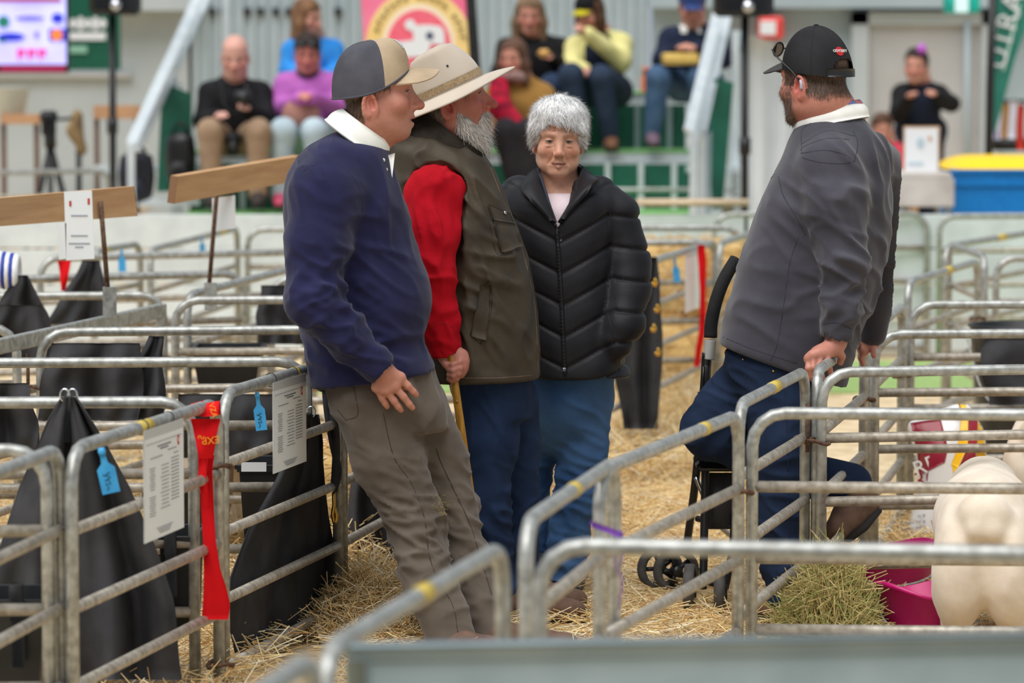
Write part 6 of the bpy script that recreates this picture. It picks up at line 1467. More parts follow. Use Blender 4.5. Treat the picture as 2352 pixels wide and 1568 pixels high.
# ------------------------------------------------------------------ cards, tags, sashes
PAPER = mat('card paper', (.93, .95, .96), (.95, .965, .97), rough=.35, scale=3); SLEEVE = mat('clear sleeve edge', (.78, .80, .80), rough=.3); INK = mat('card ink', (.42, .42, .46), rough=.7); OVAL = mat('card red', (.78, .25, .20), rough=.6)
def entry_card(key, x0, x1, h, lab, zt=.772, off=.022, small=False):
    _, A, B, u = PAN[key]; L = np.linalg.norm(B - A); z = np.array([0, 0, 1.0]); n = np.cross(u, z); n = n if n[1] < 0 else -n
    def tpx(px):      # parameter along the rail seen at pixel px
        lo_, hi_ = 0.0, 1.0
        for _ in range(30):
            m_ = (lo_ + hi_) / 2; P = A + u * L * m_; q = CX + FPX * P[0] / (P[1] * math.cos(PITCH) - (.7 - HC) * math.sin(PITCH)); lo_, hi_ = (m_, hi_) if q < px else (lo_, m_)
        return lo_
    P0, P1 = A + u * L * tpx(x0) + n * off, A + u * L * tpx(x1) + n * off; w = np.linalg.norm(P1 - P0); c = (P0 + P1) / 2
    r = empty('entry_card', c + z * (zt - h), lab, 'card', 'printed entry cards on the pens')
    mk('sheet', box(c + z * (zt - h / 2), (w, .0016, h), (u, n, z)), PAPER, r, smooth=False)
    mk('sleeve', cat_(box(c + z * (zt + .012), (w, .0012, .024), (u, n, z)), box(P0 + z * (zt - h / 2), (.003, .003, h), (u, n, z))), SLEEVE, r, smooth=False)
    if small: return r
    bars = []
    q = lambda fx, fz, fw, fh: box(c + u * (fx * w) + z * (zt - fz * h) + n * .0014, (fw * w, .0008, fh * h), (u, n, z))
    bars += [q(0, .10, .34, .012), q(0, .128, .2, .012), q(.2, .165, .22, .006), q(-.2, .20, .3, .006), q(.3, .215, .12, .006)]
    for k in range(13): bars.append(q(.27, .26 + .034 * k, .20, .006))
    for k in range(9): bars.append(q(-.30, .30 + .026 * k, .14 - .02 * (k % 3), .005))
    for k in range(8): bars.append(q(-.30, .58 + .026 * k, .16 - .02 * (k % 3), .005))
    for k in range(12): bars.append(q(.02, .30 + .038 * k, .18 + .06 * (k % 4 == 3), .005))
    for k in range(4): bars.append(q(0, .90 + .018 * k, .40 - .05 * k, .004))
    bars += [q(0, .055, .9, .003)]
    mk('printed_lines', cat_(*bars), INK, r, smooth=False)
    o = c + u * (.36 * w) + z * (zt - .10 * h) + n * .0014
    mk('red_oval', prism([o + u * .0085 * math.cos(t) + z * .0135 * math.sin(t) for t in np.linspace(0, 6.2832, 18, endpoint=False)], n * .0008), OVAL, r, smooth=False)
    mk('oval_mark', box(o + n * .0012, (.006, .0006, .010), (u, n, z)), WHT, r, smooth=False)
    for P in (P0 * .85 + P1 * .15, P0 * .2 + P1 * .8):
        mk('wire_tie', tube([P - n * off + .019 * (math.cos(t) * n + math.sin(t) * z) + z * (zt + .028) + u * .004 * math.sin(t) for t in np.linspace(0, 6.2832, 14, endpoint=False)], .0014, 5, closed=True), BLACKM, r)
    return r
entry_card('R2', 311, 402, .255, 'printed entry card left of the red sash')
entry_card('R1', 610, 686, .232, 'printed entry card beside the navy jumper')
entry_card('Ry', 1563, 1606, .245, 'white card hanging beside the far red sash', small=True)
TAGB = mat('blue tag plastic', (.22, .62, .86), (.27, .67, .90), rough=.4)
def ear_tag(top, bot, Y, wpx, lab, scrib=True):
    a, b = at(*top, Y), at(*bot, Y); d = nrm(b - a); L = np.linalg.norm(b - a); s_ = nrm(np.cross(d, [0, -1, 0])); w = wpx / scl(Y) / 2
    o = empty('ear_tag', b, lab, 'ear tag', 'blue plastic ear tags')
    pr = [(0, .35), (.10, .42), (.20, .30), (.34, .38), (.46, 1), (1, 1)]
    P = [a + d * L * t + s_ * w * q for t, q in pr] + [a + d * L * t - s_ * w * q for t, q in pr[::-1]]
    mk('plate', prism(P, (0, .002, 0)), TAGB, o, smooth=False)
    mk('stud', lathe([(w * .42, 0), (w * .42, .006), (w * .25, .008)], 12, a + d * L * .08, (0, -1, .1)), TAGB, o)
    if scrib: mk('scribble', tube([a + d * L * t + s_ * w * q + [0, -.0008, 0] for t, q in ((.55, -.3), (.60, .2), (.58, .5), (.66, -.3), (.72, .4), (.70, 0), (.80, -.2), (.78, .4), (.88, .1), (.92, .4))], .0009, 4), BLACKM, o)
ear_tag((232, 1028), (256, 1132), 9.28, 42, 'blue ear tag hanging left of the left card')
ear_tag((590, 900), (601, 988), 10.62, 26, 'blue ear tag hanging left of the right card')
ear_tag((1549, 592), (1556, 648), 17.2, 16, 'blue ear tag hanging beside the far white card', False)
ear_tag((279, 574), (281, 624), 16.96, 17, 'blue ear tag hanging on a far left rail', False)
ear_tag((464, 546), (465, 580), 18.58, 12, 'tiny blue ear tag behind the upper board rod', False)
RIB = cloth('red felt sash', (.80, .03, .07), (.86, .05, .09), rough=.8, scale=8, bump=.15)
GOLD = mat('gold print', (.95, .62, .10), rough=.6)
def strip(par, name, rows, Y, m, th=.004, wob=.008, nv=30, nu=6):
    R = np.array(rows, float)
    return mk(name, slab(lambda u_, v_: (lambda py: at(np.interp(py, R[:, 0], R[:, 1]) * (1 - u_) + np.interp(py, R[:, 0], R[:, 2]) * u_, py, Y + wob * math.sin(u_ * 3 + v_ * 5)))(R[0, 0] + (R[-1, 0] - R[0, 0]) * v_), nu, nv, th), m, par)
Ys = 9.96
sa = empty('champion_ribbon', at(492, 1425, Ys), 'red prize sash with gold lettering looped over the near panel', 'sash', 'red prize sashes')
strip(sa, 'tail', [(1045, 456, 492), (1080, 457, 487), (1150, 461, 490), (1250, 468, 496), (1310, 469, 506), (1350, 468, 520), (1390, 466, 529), (1422, 463, 524)], Ys, RIB)
strip(sa, 'tail_fold', [(1045, 456, 476), (1100, 456, 474), (1160, 466, 480)], Ys - .012, RIB)
strip(sa, 'collar_fold', [(962, 438, 506), (985, 444, 500), (1020, 452, 494), (1052, 456, 488)], Ys - .018, RIB, wob=.012)
for x0, x1, dy in ((440, 468, -.03), (466, 506, -.035)):
    a_, b_ = at(x0, 950, Ys + .02), at(x1, 945, Ys + .02)
    mk('loop', slab(lambda u_, v_: (a_ * (1 - u_) + b_ * u_) + np.array([0, .030 * math.cos(3.6 * v_ - .3), .026 * math.sin(3.6 * v_ - .3)]) * (1.0 + .1 * u_) - np.array([0, .02, .0]), 6, 16, .004), RIB, sa)
text('gold_letters', 'EXP', GOLD, sa, at(484, 1010, Ys - .034), (-.98, 0, -.1), (.1, 0, -1), .027, .0006)
text('gold_letters', 'S', GOLD, sa, at(461, 1004, Ys - .034), (.2, 0, 1), (1, 0, 0), .024, .0006)
text('gold_letters', 'VZA', GOLD, sa, at(489, 942, Ys - .05), (.25, 0, -1), (1, 0, .2), .020, .0006)
s2_ = empty('champion_ribbon', at(1603, 842, 17.6), 'long red prize sash on the far panel right of the puffer jacket', 'sash', 'red prize sashes')
strip(s2_, 'tail', [(562, 1602, 1618), (600, 1606, 1622), (680, 1608, 1621), (760, 1606, 1620), (800, 1598, 1612), (842, 1594, 1606)], 17.5, RIB, wob=.015)
strip(s2_, 'tail', [(575, 1602, 1612), (640, 1606, 1616), (720, 1612, 1622)], 17.45, RIB)
s3_ = empty('champion_ribbon', at(146, 668, 15.4), 'red prize sash below the paper of the lower board', 'sash', 'red prize sashes')
strip(s3_, 'tail', [(598, 132, 163), (628, 138, 158), (668, 141, 150)], 15.4, RIB)
s4_ = empty('champion_ribbon', at(22, 640, 14.0), 'blue and white sash wrapped on the rail at far left', 'sash')
for k in range(6): mk('stripe', tube([at(-8 + k * 9, 618 + 1.5 * k, 14.0) + [0, .055 * math.cos(t), .055 * math.sin(t)] for t in np.linspace(0, 6.2832, 14, endpoint=False)], .016, 6, closed=True), mat('sash blue', (.16, .24, .62), rough=.6) if k % 2 == 0 else PAPER, s4_)
# purple ribbon tied between two posts
PUR = mat('purple ribbon', (.45, .24, .68), (.52, .30, .74), rough=.5)
pr = empty('ribbon_tie', at(1395, 1230, 8.3), 'purple ribbon tied round two pen posts', 'ribbon')
mk('band', slab(lambda u_, v_: at(1358 + 72 * u_, 1196 + 26 * u_ + 14 * v_, 8.30 + .03 * math.sin(u_ * 3)), 10, 4, .004), PUR, pr)
for t in ([(1420, 1222), (1432, 1260), (1424, 1300)], [(1418, 1225), (1412, 1290), (1428, 1330), (1420, 1400)]): mk('ribbon_end', tube(spline([at(x, y, 8.29) for x, y in t], 10), .005, 6, flat=.3), PUR, pr)

# ------------------------------------------------------------------ wooden sign boards on rods
PLY = mat('sign timber', (.80, .64, .46), (.73, .56, .39), rough=.7, scale=3, stretch=(1, 1, 10), bump=.15); EDGE = mat('timber end', (.52, .38, .27), rough=.8)
def sign_board(c4, Y0_, Y1_, rod, Yr, papers, lab):
    (tl, tr, br, bl) = c4; A_, B_, C_, D_ = at(*tl, Y0_), at(*tr, Y1_), at(*br, Y1_), at(*bl, Y0_); n = nrm(np.cross(B_ - A_, D_ - A_)); n = n if n[1] > 0 else -n
    r = empty('sign_board', (A_ + C_) / 2 * [1, 1, 0] + [0, 0, .8], lab, 'sign board', 'timber sign boards')
    mk('board', prism([A_, B_, C_, D_], n * .028), PLY, r, smooth=False); mk('end_grain', prism([A_ - nrm(B_ - A_) * .001, A_ + nrm(B_ - A_) * .001, D_ + nrm(B_ - A_) * .001, D_ - nrm(B_ - A_) * .001], n * .0281), EDGE, r, smooth=False)
    mk('rod', tube([at(*rod[0], Yr), at(*rod[1], Yr)], .0085, 8), RUST, r); mk('socket', box(at(rod[1][0] + 4, rod[1][1] + 20, Yr), (.045, .03, .10)), GALV, r, smooth=False)
    for q in papers:
        P = [at(x, y, Y0_ * .5 + Y1_ * .5 - .05) for x, y in q]; mk('paper', prism(P, (0, .002, 0)), PAPER, r, smooth=False)
        cx_, cy_ = np.mean(q, 0); w_ = q[1][0] - q[0][0]
        if w_ > 60:
            mk('printed_lines', cat_(*[pbox(cx_ - w_ * f_, y_, cx_ + w_ * f_, y_ + 3, Y0_ * .5 + Y1_ * .5 - .052, .001) for f_, y_ in ((.3, cy_ - 24), (.3, cy_ + 22), (.38, cy_ + 40), (.15, cy_ + 48))]), mat('faint print', (.68, .70, .74), rough=.7), r, smooth=False)
            mk('red_marks', cat_(pbox(cx_ + w_ * .30, cy_ - 62, cx_ + w_ * .38, cy_ - 48, Y0_ * .5 + Y1_ * .5 - .052, .001), pbox(cx_ - w_ * .36, cy_ - 56, cx_ - w_ * .28, cy_ - 44, Y0_ * .5 + Y1_ * .5 - .052, .001)), OVAL, r, smooth=False)
    return r
sign_board([(-60, 460), (308, 428), (316, 496), (-60, 524)], 12.6, 13.4, ((231, 462), (248, 672)), 13.2, [[(147, 440), (211, 437), (217, 594), (152, 598)], [(133, 512), (152, 512), (152, 594), (135, 596)]], 'lower timber sign board with a white paper, at left')
sign_board([(408, 405), (690, 358), (690, 414), (400, 468)], 13.9, 14.9, ((500, 415), (480, 660)), 14.3, [[(487, 455), (540, 448), (541, 524), (488, 532)]], 'upper timber sign board behind the navy jumper')

# ------------------------------------------------------------------ walker (rollator)
wk = empty('walker', at(1600, 1405, 11.8) * [1, 1, 0], 'black wheeled walker standing beside the bent knee', 'walker')
RUB = mat('grey rubber', (.25, .24, .23), (.32, .31, .30), rough=.8)
def wheel(c, ax, r, w):
    c = np.asarray(c, float); o = mk('wheel', lathe([(r * .72, -w / 2), (r, -w / 2 * .8), (r * 1.02, 0), (r, w / 2 * .8), (r * .72, w / 2), (r * .72, -w / 2)], 28, c, ax, caps=False), RUB, wk)
    u = nrm(np.cross(ax, [0, 0, 1.0])); v = np.cross(nrm(ax), u)
    for k in range(5):
        a = k * 1.2566; mk('spoke', tube([c, c + r * .75 * (math.cos(a) * u + math.sin(a) * v)], .008, 6), BLACKP, o)
    mk('hub', lathe([(r * .22, -w * .55), (r * .22, w * .55)], 12, c, ax), BLACKP, o)
fx = (.35, -1, 0); sx = (1, -.12, 0)
def whl(px, py, Y, ax): q = at(px, py, Y); q[2] = .075; wheel(q, ax, .073, .036)
whl(1516, 1310, 12.15, (.3, -1, 0)); whl(1553, 1315, 12.1, (.3, -1, 0)); whl(1584, 1358, 11.72, sx); whl(1655, 1362, 11.68, sx)
fr_ = lambda pts, r=.013, m=BLACKM, nm='frame_tube': mk(nm, tube(spline([at(*p) for p in pts], 20), r, 10), m, wk)
fr_([(1612, 900, 11.85), (1600, 1080, 11.85), (1575, 1270, 12.1)]); fr_([(1622, 880, 11.8), (1620, 1080, 11.78), (1616, 1300, 11.75), (1614, 1352, 11.73)])
fr_([(1690, 1080, 11.9), (1684, 1250, 11.75), (1664, 1352, 11.7)]); fr_([(1614, 1330, 11.74), (1640, 1340, 11.72), (1664, 1335, 11.7)], .01)
fr_([(1598, 1095, 11.85), (1640, 1190, 11.85), (1690, 1240, 11.9)], .008, CHROME, 'brace'); fr_([(1600, 1190, 11.9), (1650, 1200, 11.85), (1690, 1205, 11.8)], .010)
fr_([(1624, 810, 11.8), (1618, 900, 11.8), (1610, 960, 11.82)], .016); fr_([(1632, 780, 11.8), (1630, 800, 11.8), (1627, 825, 11.8)], .019, mat('grey band', (.66, .66, .64), rough=.5), 'grey_clamp')
fr_([(1690, 596, 11.85), (1664, 640, 11.82), (1645, 690, 11.8), (1634, 740, 11.8), (1632, 775, 11.8)], .021, mat('black foam', (.08, .08, .085), (.11, .11, .115), rough=.9), 'foam_grip')
mk('seat', box(at(1655, 1062, 11.85), (.16, .26, .03), bev=.012), BLACKP, wk); mk('brake_lever', box(at(1622, 870, 11.79), (.022, .02, .09), bev=.006), BLACKP, wk)
mk('carry_bag', grid(lambda u_, v_: at(1622 + 70 * v_, 1085 + 130 * u_, 11.82 - .05 * math.sin(3.14 * u_) * math.sin(3.14 * v_)), 10, 10), RUG, wk)

# ------------------------------------------------------------------ sheep
FLEE = cloth('cream fleece', (.86, .80, .72), (.92, .87, .80), rough=.95, scale=14, bump=.4, bscale=420, sheen=.3)
FUZZ = mat('fleece fibres', (1, 1, 1), rough=.9, attr=True)
def sheep(c, d, lab, s=1.0, h=.009, low=False, fuzz=0):
    """c: ground point under the rump, d: heading (unit)"""
    d = nrm(np.array([d[0], d[1], 0])); z = np.array([0, 0, 1.0]); r = np.cross(d, z); P = lambda a, b, e: np.asarray(c, float) + s * (a * r + b * d + e * z)
    M = np.array([r, d, z]); g = Sdf.around([P(-.2, -.12, 0), P(.2, 1.05, .82), P(.2, -.12, .82), P(-.2, 1.05, 0)], h, .02)
    E = lambda q, rr, k=.05, mode='u': g.ell(P(*q), np.array(rr) * s, M, k * s, mode)
    E((0, .16, .400), (.136, .17, .160)); E((0, .42, .395), (.146, .32, .150)); E((0, .68, .385), (.120, .16, .145))
    for q in (-1, 1):
        E((q * .068, .06, .30), (.078, .115, .17), .035); g.chain([P(q * .075, .08, .22), P(q * .075, .13, .13), P(q * .072, .12, .03)], [.055 * s, .036 * s, .030 * s], .03)
        g.chain([P(q * .07, .66, .26), P(q * .068, .66, .13), P(q * .068, .66, .03)], [.05 * s, .034 * s, .030 * s], .03)
    E((0, .005, .462), (.072, .05, .062), .02); E((-.022, -.016, .424), (.036, .034, .036), .012); E((.022, -.016, .424), (.036, .034, .036), .012); E((0, -.030, .378), (.05, .03, .012), .012, 's')
    g.cone(P(0, -.062, .10), P(0, -.030, .38), .016 * s, .006 * s, .014 * s, 's')
    if low: nk, hd = [(0, .78, .44), (0, .92, .38), (0, 1.0, .32)], [(0, 1.0, .31), (0, 1.06, .21)]
    else: nk, hd = [(0, .78, .48), (0, .88, .60), (0, .94, .66)], [(0, .94, .67), (0, 1.05, .60)]
    g.chain([P(*q) for q in nk], [.10 * s, .085 * s, .075 * s], .04); g.chain([P(*q) for q in hd], [.062 * s, .042 * s], .03)
    for q in (-1, 1): g.cone(P(q * .06, hd[0][1] - .01, hd[0][2] + .01), P(q * .14, hd[0][1] - .02, hd[0][2] - .01), .020 * s, .012 * s, .01, flat=(z, .6))
    V, Q = g.mesh(2); V = puff(V, Q, lambda X: .003 * pnoise(X, 24, 3) + .0008 * pnoise(X, 110, 5)); V[:, 2] = np.maximum(V[:, 2], .002)
    o = mk('sheep', (V, Q), FLEE, None, lab, 'sheep', org=np.asarray(c, float) + s * .4 * d, group='white sheep in the pens')
    if fuzz: strands(o, 'fleece', V, Q, fuzz, lambda X, N: N + rng.normal(size=X.shape) * .5 - z * .3, (.003, .007), (.0010, .0016), [(.88, .82, .74), (.84, .78, .69), (.91, .86, .79)], FUZZ, curl=.4, tone=.05)
    for q in (-1, 1):
        for b in (.12, .66): mk('hoof', box(P(q * .072, b, .018), (.05 * s, .06 * s, .035 * s), (r, d, z), .012), mat('hoof', (.25, .22, .19), rough=.7), o)
    return o
c = at(2262, 1300, 10.42); c[2] = 0
sheep(c, (.12, 1), 'white sheep seen from behind beside the pink bucket', 1.0, .010, True)
c = at(2390, 1100, 12.75); c[2] = 0; sheep(c, (.35, 1), 'white sheep at the right edge beside the feed bag', .98, .012, True)
c = at(428, 900, 12.75); c[2] = 0; sheep(c, (.1, 1), 'white sheep standing in a middle left pen', 1.0, .013, True)
# ------------------------------------------------------------------ pink buckets, feed bag
PNKB = mat('magenta plastic', (.72, .02, .40), (.78, .05, .45), rough=.35, scale=5)
def bucket(px, py, Y, r, h, lab, m=PNKB, flare=1.12, lug=True):
    b = at(px, py, Y); b[2] = 0.004; o = empty('bucket', b, lab, 'bucket')
    n = 40; prof = [(r * .05, .004), (r * .86, .004), (r * .9, .02), (r * flare * .985, h * .93), (r * flare, h), (r * flare * 1.05, h), (r * flare * 1.05, h - .012), (r * flare * .97, h - .014)]
    V = []; 
    def sh_(p, hh): return [b + [p * math.cos(t), p * math.sin(t), hh + (.022 * math.sin(2 * t + .6) * (hh / h) ** 3 if lug else 0)] for t in np.linspace(0, 6.2832, n, endpoint=False)]
    outer = [(r * .86, 0), (r * .9, .02), (r * flare, h - .012), (r * flare * 1.04, h - .01), (r * flare * 1.04, h), (r * flare * .98, h), (r * .88, .02), (r * .02, .016)]
    for p, hh in outer: V += sh_(p, hh)
    F = [(i * n + k, i * n + (k + 1) % n, (i + 1) * n + (k + 1) % n, (i + 1) * n + k) for i in range(len(outer) - 1) for k in range(n)] + [tuple(range(n))[::-1]]
    mk('pail', (np.array(V), F), m, o)
    mk('handle', tube(spline([b + [r * flare * 1.05, 0, h * .9], b + [r * .9, -r * .7, h * .55], b + [0, -r * 1.12, h * .42], b + [-r * .9, -r * .7, h * .55], b + [-r * flare * 1.05, 0, h * .9]], 24), .004, 6), GALV, o)
    return o
bucket(2125, 1400, 10.75, .125, .215, 'magenta bucket beside the white sheep')
bucket(2035, 1330, 11.9, .14, .17, 'magenta bucket behind the hay pile')
bucket(2345, 800, 15.3, .17, .62, 'tall black bucket at the right edge', BLACKP, 1.2, False)
# printed feed bag
Yf = 13.35
g = Sdf(*axes_for(at(2060, 1270, Yf) * [1, 0, 0] + [0, Yf - .16, 0], at(2310, 900, Yf) * [1, 0, 1] + [0, Yf + .16, .02], .008, []))
g.loft(Fig(Yf).rows([(925, 2195, 2225, .01, .01), (945, 2150, 2240, .035, .035), (965, 2100, 2248, .05, .05), (985, 2088, 2258, .07, .07), (1040, 2102, 2268, .10, .10), (1110, 2106, 2274, .12, .12), (1180, 2092, 2280, .13, .13), (1260, 2082, 2285, .13, .13)]), k=.01, e=2.8)
V, Q = g.mesh(2); V = puff(V, Q, lambda X: .006 * pnoise(X, 22, 2) + .003 * pnoise(X, 50, 1)); V[:, 2] = np.maximum(V[:, 2], .003)
BAGW = mat('bag white', (.90, .90, .90), (.86, .86, .87), rough=.25, scale=6); MAR = mat('bag maroon', (.52, .10, .18), (.58, .13, .21), rough=.25, scale=6); BYE = mat('bag yellow', (.96, .74, .08), (.98, .78, .14), rough=.25); BGR = mat('bag print grey', (.52, .48, .50), rough=.5)
bag = mk('feed_bag', (V, Q), BAGW, None, 'white feed bag printed in maroon and yellow, standing in the pen', 'feed bag'); sk = Skin(V, Q)
for q, m in (([(2092, 972), (2160, 960), (2178, 1030), (2108, 1040)], MAR), ([(2108, 1036), (2178, 1026), (2170, 1062), (2112, 1092)], MAR), ([(2200, 925), (2216, 918), (2222, 945), (2210, 945)], BYE), ([(2210, 940), (2224, 940), (2222, 1030), (2198, 1030)], BYE), ([(2200, 1026), (2222, 1026), (2200, 1075), (2184, 1068)], BYE),
             ([(2186, 1066), (2200, 1074), (2212, 1120), (2194, 1120)], BYE), ([(2224, 962), (2246, 962), (2244, 1030), (2222, 1030)], MAR), ([(2222, 1028), (2242, 1028), (2240, 1100), (2202, 1074)], MAR), ([(2204, 1074), (2240, 1070), (2232, 1118), (2212, 1118)], MAR), ([(2246, 962), (2256, 966), (2262, 1040), (2244, 1040)], BYE), ([(2243, 1040), (2262, 1040), (2272, 1120), (2240, 1120)], BYE)):
    sk.patch(bag, q, m, 'print_panel', .0012, .0016, 9, 9)
def bagtext(t, px, py, size, m, ang=0.0, nm='lettering'):
    h = sk.hit(px, py, .004)
    if h: xd = nrm([math.cos(ang), 0, math.sin(ang)]); text(nm, t, m, bag, h[0], xd, np.cross([0, -1, 0], xd) * -1 if False else (-math.sin(ang), 0, math.cos(ang)), size, .0008)
bagtext('REI', 2132, 1068, .075, WHT, .38); bagtext('30', 2128, 1104, .085, MAR, .15); bagtext('ance', 2224, 1098, .034, WHT, 1.25); bagtext('21', 2098, 1156, .03, BYE)
for i, t in enumerate(('ty for', 'solutions for over 40 years', 'money and best quality', 'productive livestock')): bagtext(t, 2122, 1184 + i * 13, .017, BGR, .1)
h = sk.hit(2142, 1245, .003); mk('round_stamp', tube([h[0] + [.033 * math.cos(t), 0, .033 * math.sin(t)] for t in np.linspace(0, 6.2832, 28, endpoint=False)], .0012, 5, closed=True), BGR, bag); bagtext('STOCK', 2142, 1238, .014, BGR)
# ------------------------------------------------------------------ straw bales
def bale(c, size, rot, lab, n=1500):
    u = np.array([math.cos(rot), math.sin(rot), 0]); v = np.array([-math.sin(rot), math.cos(rot), 0]); z = np.array([0, 0, 1.0]); sz = np.array(size)
    o = mk('straw_bale', box(c, sz * .97, (u, v, z), .03), mat('packed straw', (.80, .65, .40), (.90, .77, .52), rough=.9, scale=30, bump=.8, stretch=(1, 1, 3)), None, lab, 'straw bale', 'straw bales'); ORG[o.name] = np.array(o.location)
    P = rng.uniform(-.5, .5, (n, 3)); ax = rng.choice(3, n, p=[.25, .35, .4]); P[np.arange(n), ax] = np.where(rng.random(n) < .5, -.5, .5); P = np.asarray(c) + (P * sz) @ np.array([u, v, z])
    V, F = blades(P, rng.uniform(.05, .16, n), rng.uniform(.003, .005, n), rng.normal(rot, .5, n), rng.normal(0, .4, n)); cc = STC[rng.integers(0, 5, n)]; V[:, 2] = np.maximum(V[:, 2], .003)
    mk('loose_straw', (V, F), STRAWM, o, kind='stuff', smooth=False, col=np.repeat(cc, 6, 0))
    for t in (-.25, .25): q = np.asarray(c) + u * sz[0] * t; mk('twine', tube([q + v * sz[1] * .5 * a + z * sz[2] * .5 * b for a, b in ((-1.01, -1.0), (-1.01, 1.01), (1.01, 1.01), (1.01, -1.0))], .003, 5, closed=True), mat('orange twine', (.85, .5, .2), rough=.8), o)
x = at(1560, 700, 18.9)[0]
bale((x - .05, 18.95, .20), (.9, .45, .39), .1, 'lower straw bale behind the far red sash'); bale((x - .1, 19.0, .58), (.9, .45, .36), .05, 'upper straw bale on the stack behind the far red sash')
x = at(818, 1150, 12.55)[0]; bale((x, 12.75, .22), (.5, .8, .43), .23, 'straw bale behind the rope halter')
# ------------------------------------------------------------------ people on and around the stand (all out of focus)
def crowd(Y, lab, head, top, legs=None, k=1.0, yaw=0.0, pitch=-8, skin=(.80, .58, .50), hair=None, topc=None, legc=None, shoec=(.2, .17, .16), cap=None, arms=None, vest=None, extra=None, group='spectators on the green stand'):
    """head (px, py) eye level; top: shoulders L,R / hips L,R; arms: [(elbow, wrist, dy_el, dy_wr)]; legs: [(hip, knee, ankle, dy_knee, dy_ankle)]"""
    f = Fig(Y); J = f.J; a, pt = math.radians(yaw), math.radians(pitch)
    H = Head(J(*head, -.06), (math.sin(a), -math.cos(a) * math.cos(pt), math.sin(pt)), (0, 0, 1), k); H.o = H.o + np.array([0, .0, 0])
    (s1, s2), (h1, h2) = top; S1, S2, P1, P2 = J(*s1), J(*s2), J(*h1, .06), J(*h2, .06); nk = (S1 + S2) / 2 + [0, 0, .05]
    pts = [H.o, S1, S2, P1, P2] + [J(q[1][0], q[1][1], q[3]) for q in arms or []]; gz = []
    for q in legs or []: gz += [J(*q[1], q[3]), J(*q[2], q[4])]
    g = Sdf.around(pts + [H.P(0, 0, .14)] + gz, .012, .16); hb = H.box(.14); g = Sdf(*axes_for([a_[0] for a_ in g.ax], [a_[-1] for a_ in g.ax], .014, [(hb[0], hb[1], .0055)]))
    H.build(g, neckto=nk, cran=.95 if (cap or hair) else 1.0); g.chain([nk, (P1 + P2) / 2], [.07, .07], .05)
    for i, (el, wr, de, dw) in enumerate(arms or []):
        S = (S1, S2)[i]; E_, W_ = J(*el, de), J(*wr, dw); g.chain([nk - [0, 0, .10], S * .8 + nk * .2 - [0, 0, .10], E_, W_], [.05, .03, .03, .03], .03); d = nrm(W_ - E_); sd = nrm(np.cross(d, [0, -.6, 1]))
        kn = [W_ + d * .07 + sd * (.018 * j - .027) for j in range(4)]; hand(g, W_ + d * .01, kn, [[q + d * .03 - np.array([0, 0, .012]), q + d * .045 - np.array([0, 0, .03])] for q in kn], [W_ + d * .02, W_ + d * .05 + sd * .04, W_ + d * .075 + sd * .045])
    for hp, kn, an, dk, da in legs or []: g.chain([J(*hp, .06), J(*kn, dk), J(*an, da)], [.06, .045, .035], .03)
    V, Q = g.mesh(1)
    body = mk('person', (V, Q), SKIN, None, lab, 'person', group, org=np.array([((P1 + P2) / 2)[0], Y, max(0, min([p[2] for p in pts + gz]) - .08)]), col=skin_cols(V, H, skin, (.78, .42, .38), .5, browa=.5))
    H.eyes(body)
    tm = cloth('crowd ' + lab[:24], topc[0], topc[1]); g = Sdf.around([S1, S2, P1, P2] + pts[5:], .012, .17)
    w = np.linalg.norm(S2 - S1); u = nrm((S2 - S1) * [1, 1, 0]); up = nrm((S1 + S2) / 2 - (P1 + P2) / 2); v = np.cross(up, u); L = np.linalg.norm((S1 + S2) / 2 - (P1 + P2) / 2)
    g.loft([(0, 0, 0, w * .46, w * .46, .14, .13), (L * .4, 0, 0, w * .47, w * .47, .135, .13), (L * .8, 0, 0, w * .50, w * .50, .125, .12), (L, 0, 0, w * .40, w * .40, .085, .085), (L + .06, 0, 0, w * .2, w * .2, .06, .06)], (P1 + P2) / 2, np.array([u, v, up]), k=.02, e=2.4)
    for i, (el, wr, de, dw) in enumerate(arms or []):
        S = (S1, S2)[i]; g.chain([nk * .55 + S * .45 - [0, 0, .055], S * .88 + nk * .12 - [0, 0, .06], J(*el, de), J(*wr, dw)], [.07, .080, .062, .048], .03)
    V, Q = g.mesh(2); V = puff(V, Q, lambda X: .004 * pnoise(X, 22, 3) + .003 * pnoise(X, 45, 1)); tp = mk('jumper', (V, Q), tm, body)
    if vest:
        vm = cloth('vest ' + lab[:20], vest, vest); g = Sdf.around([S1, S2, P1, P2], .013, .17)
        g.loft([(-.02, 0, 0, w * .485, w * .485, .155, .145), (L * .4, 0, 0, w * .49, w * .49, .15, .145), (L * .8, 0, 0, w * .46, w * .46, .14, .135), (L, 0, 0, w * .36, w * .36, .10, .10), (L + .05, 0, 0, w * .24, w * .24, .075, .075)], (P1 + P2) / 2, np.array([u, v, up]), k=.02, e=2.4); V, Q = g.mesh(2); mk('vest', (V, Q), vm, body)
    if legs:
        lm = cloth('legs ' + lab[:24], legc[0], legc[1]); g = Sdf.around([J(*q[0], .06) for q in legs] + gz, .012, .15)
        g.cone(J(*legs[0][0], .06), J(*legs[1][0], .06), .115, .115, .03)
        for hp, kn, an, dk, da in legs: g.chain([J(*hp, .04), J(*kn, dk), J(*an, da)], [.10, .078, .058], .03)
        V, Q = g.mesh(2); V = puff(V, Q, lambda X: .004 * pnoise(X, 25, 2)); mk('trousers', (V, Q), lm, body)
        for hp, kn, an, dk, da in legs: b = J(*an, da); shoe(body, b + [0, .06, -.075], b + [.01, -.19, -.075], .045, .09, mat('shoe ' + lab[:20], shoec, rough=.7), SOLE, 'shoe', ankle=b + [0, 0, .02], h=.014)
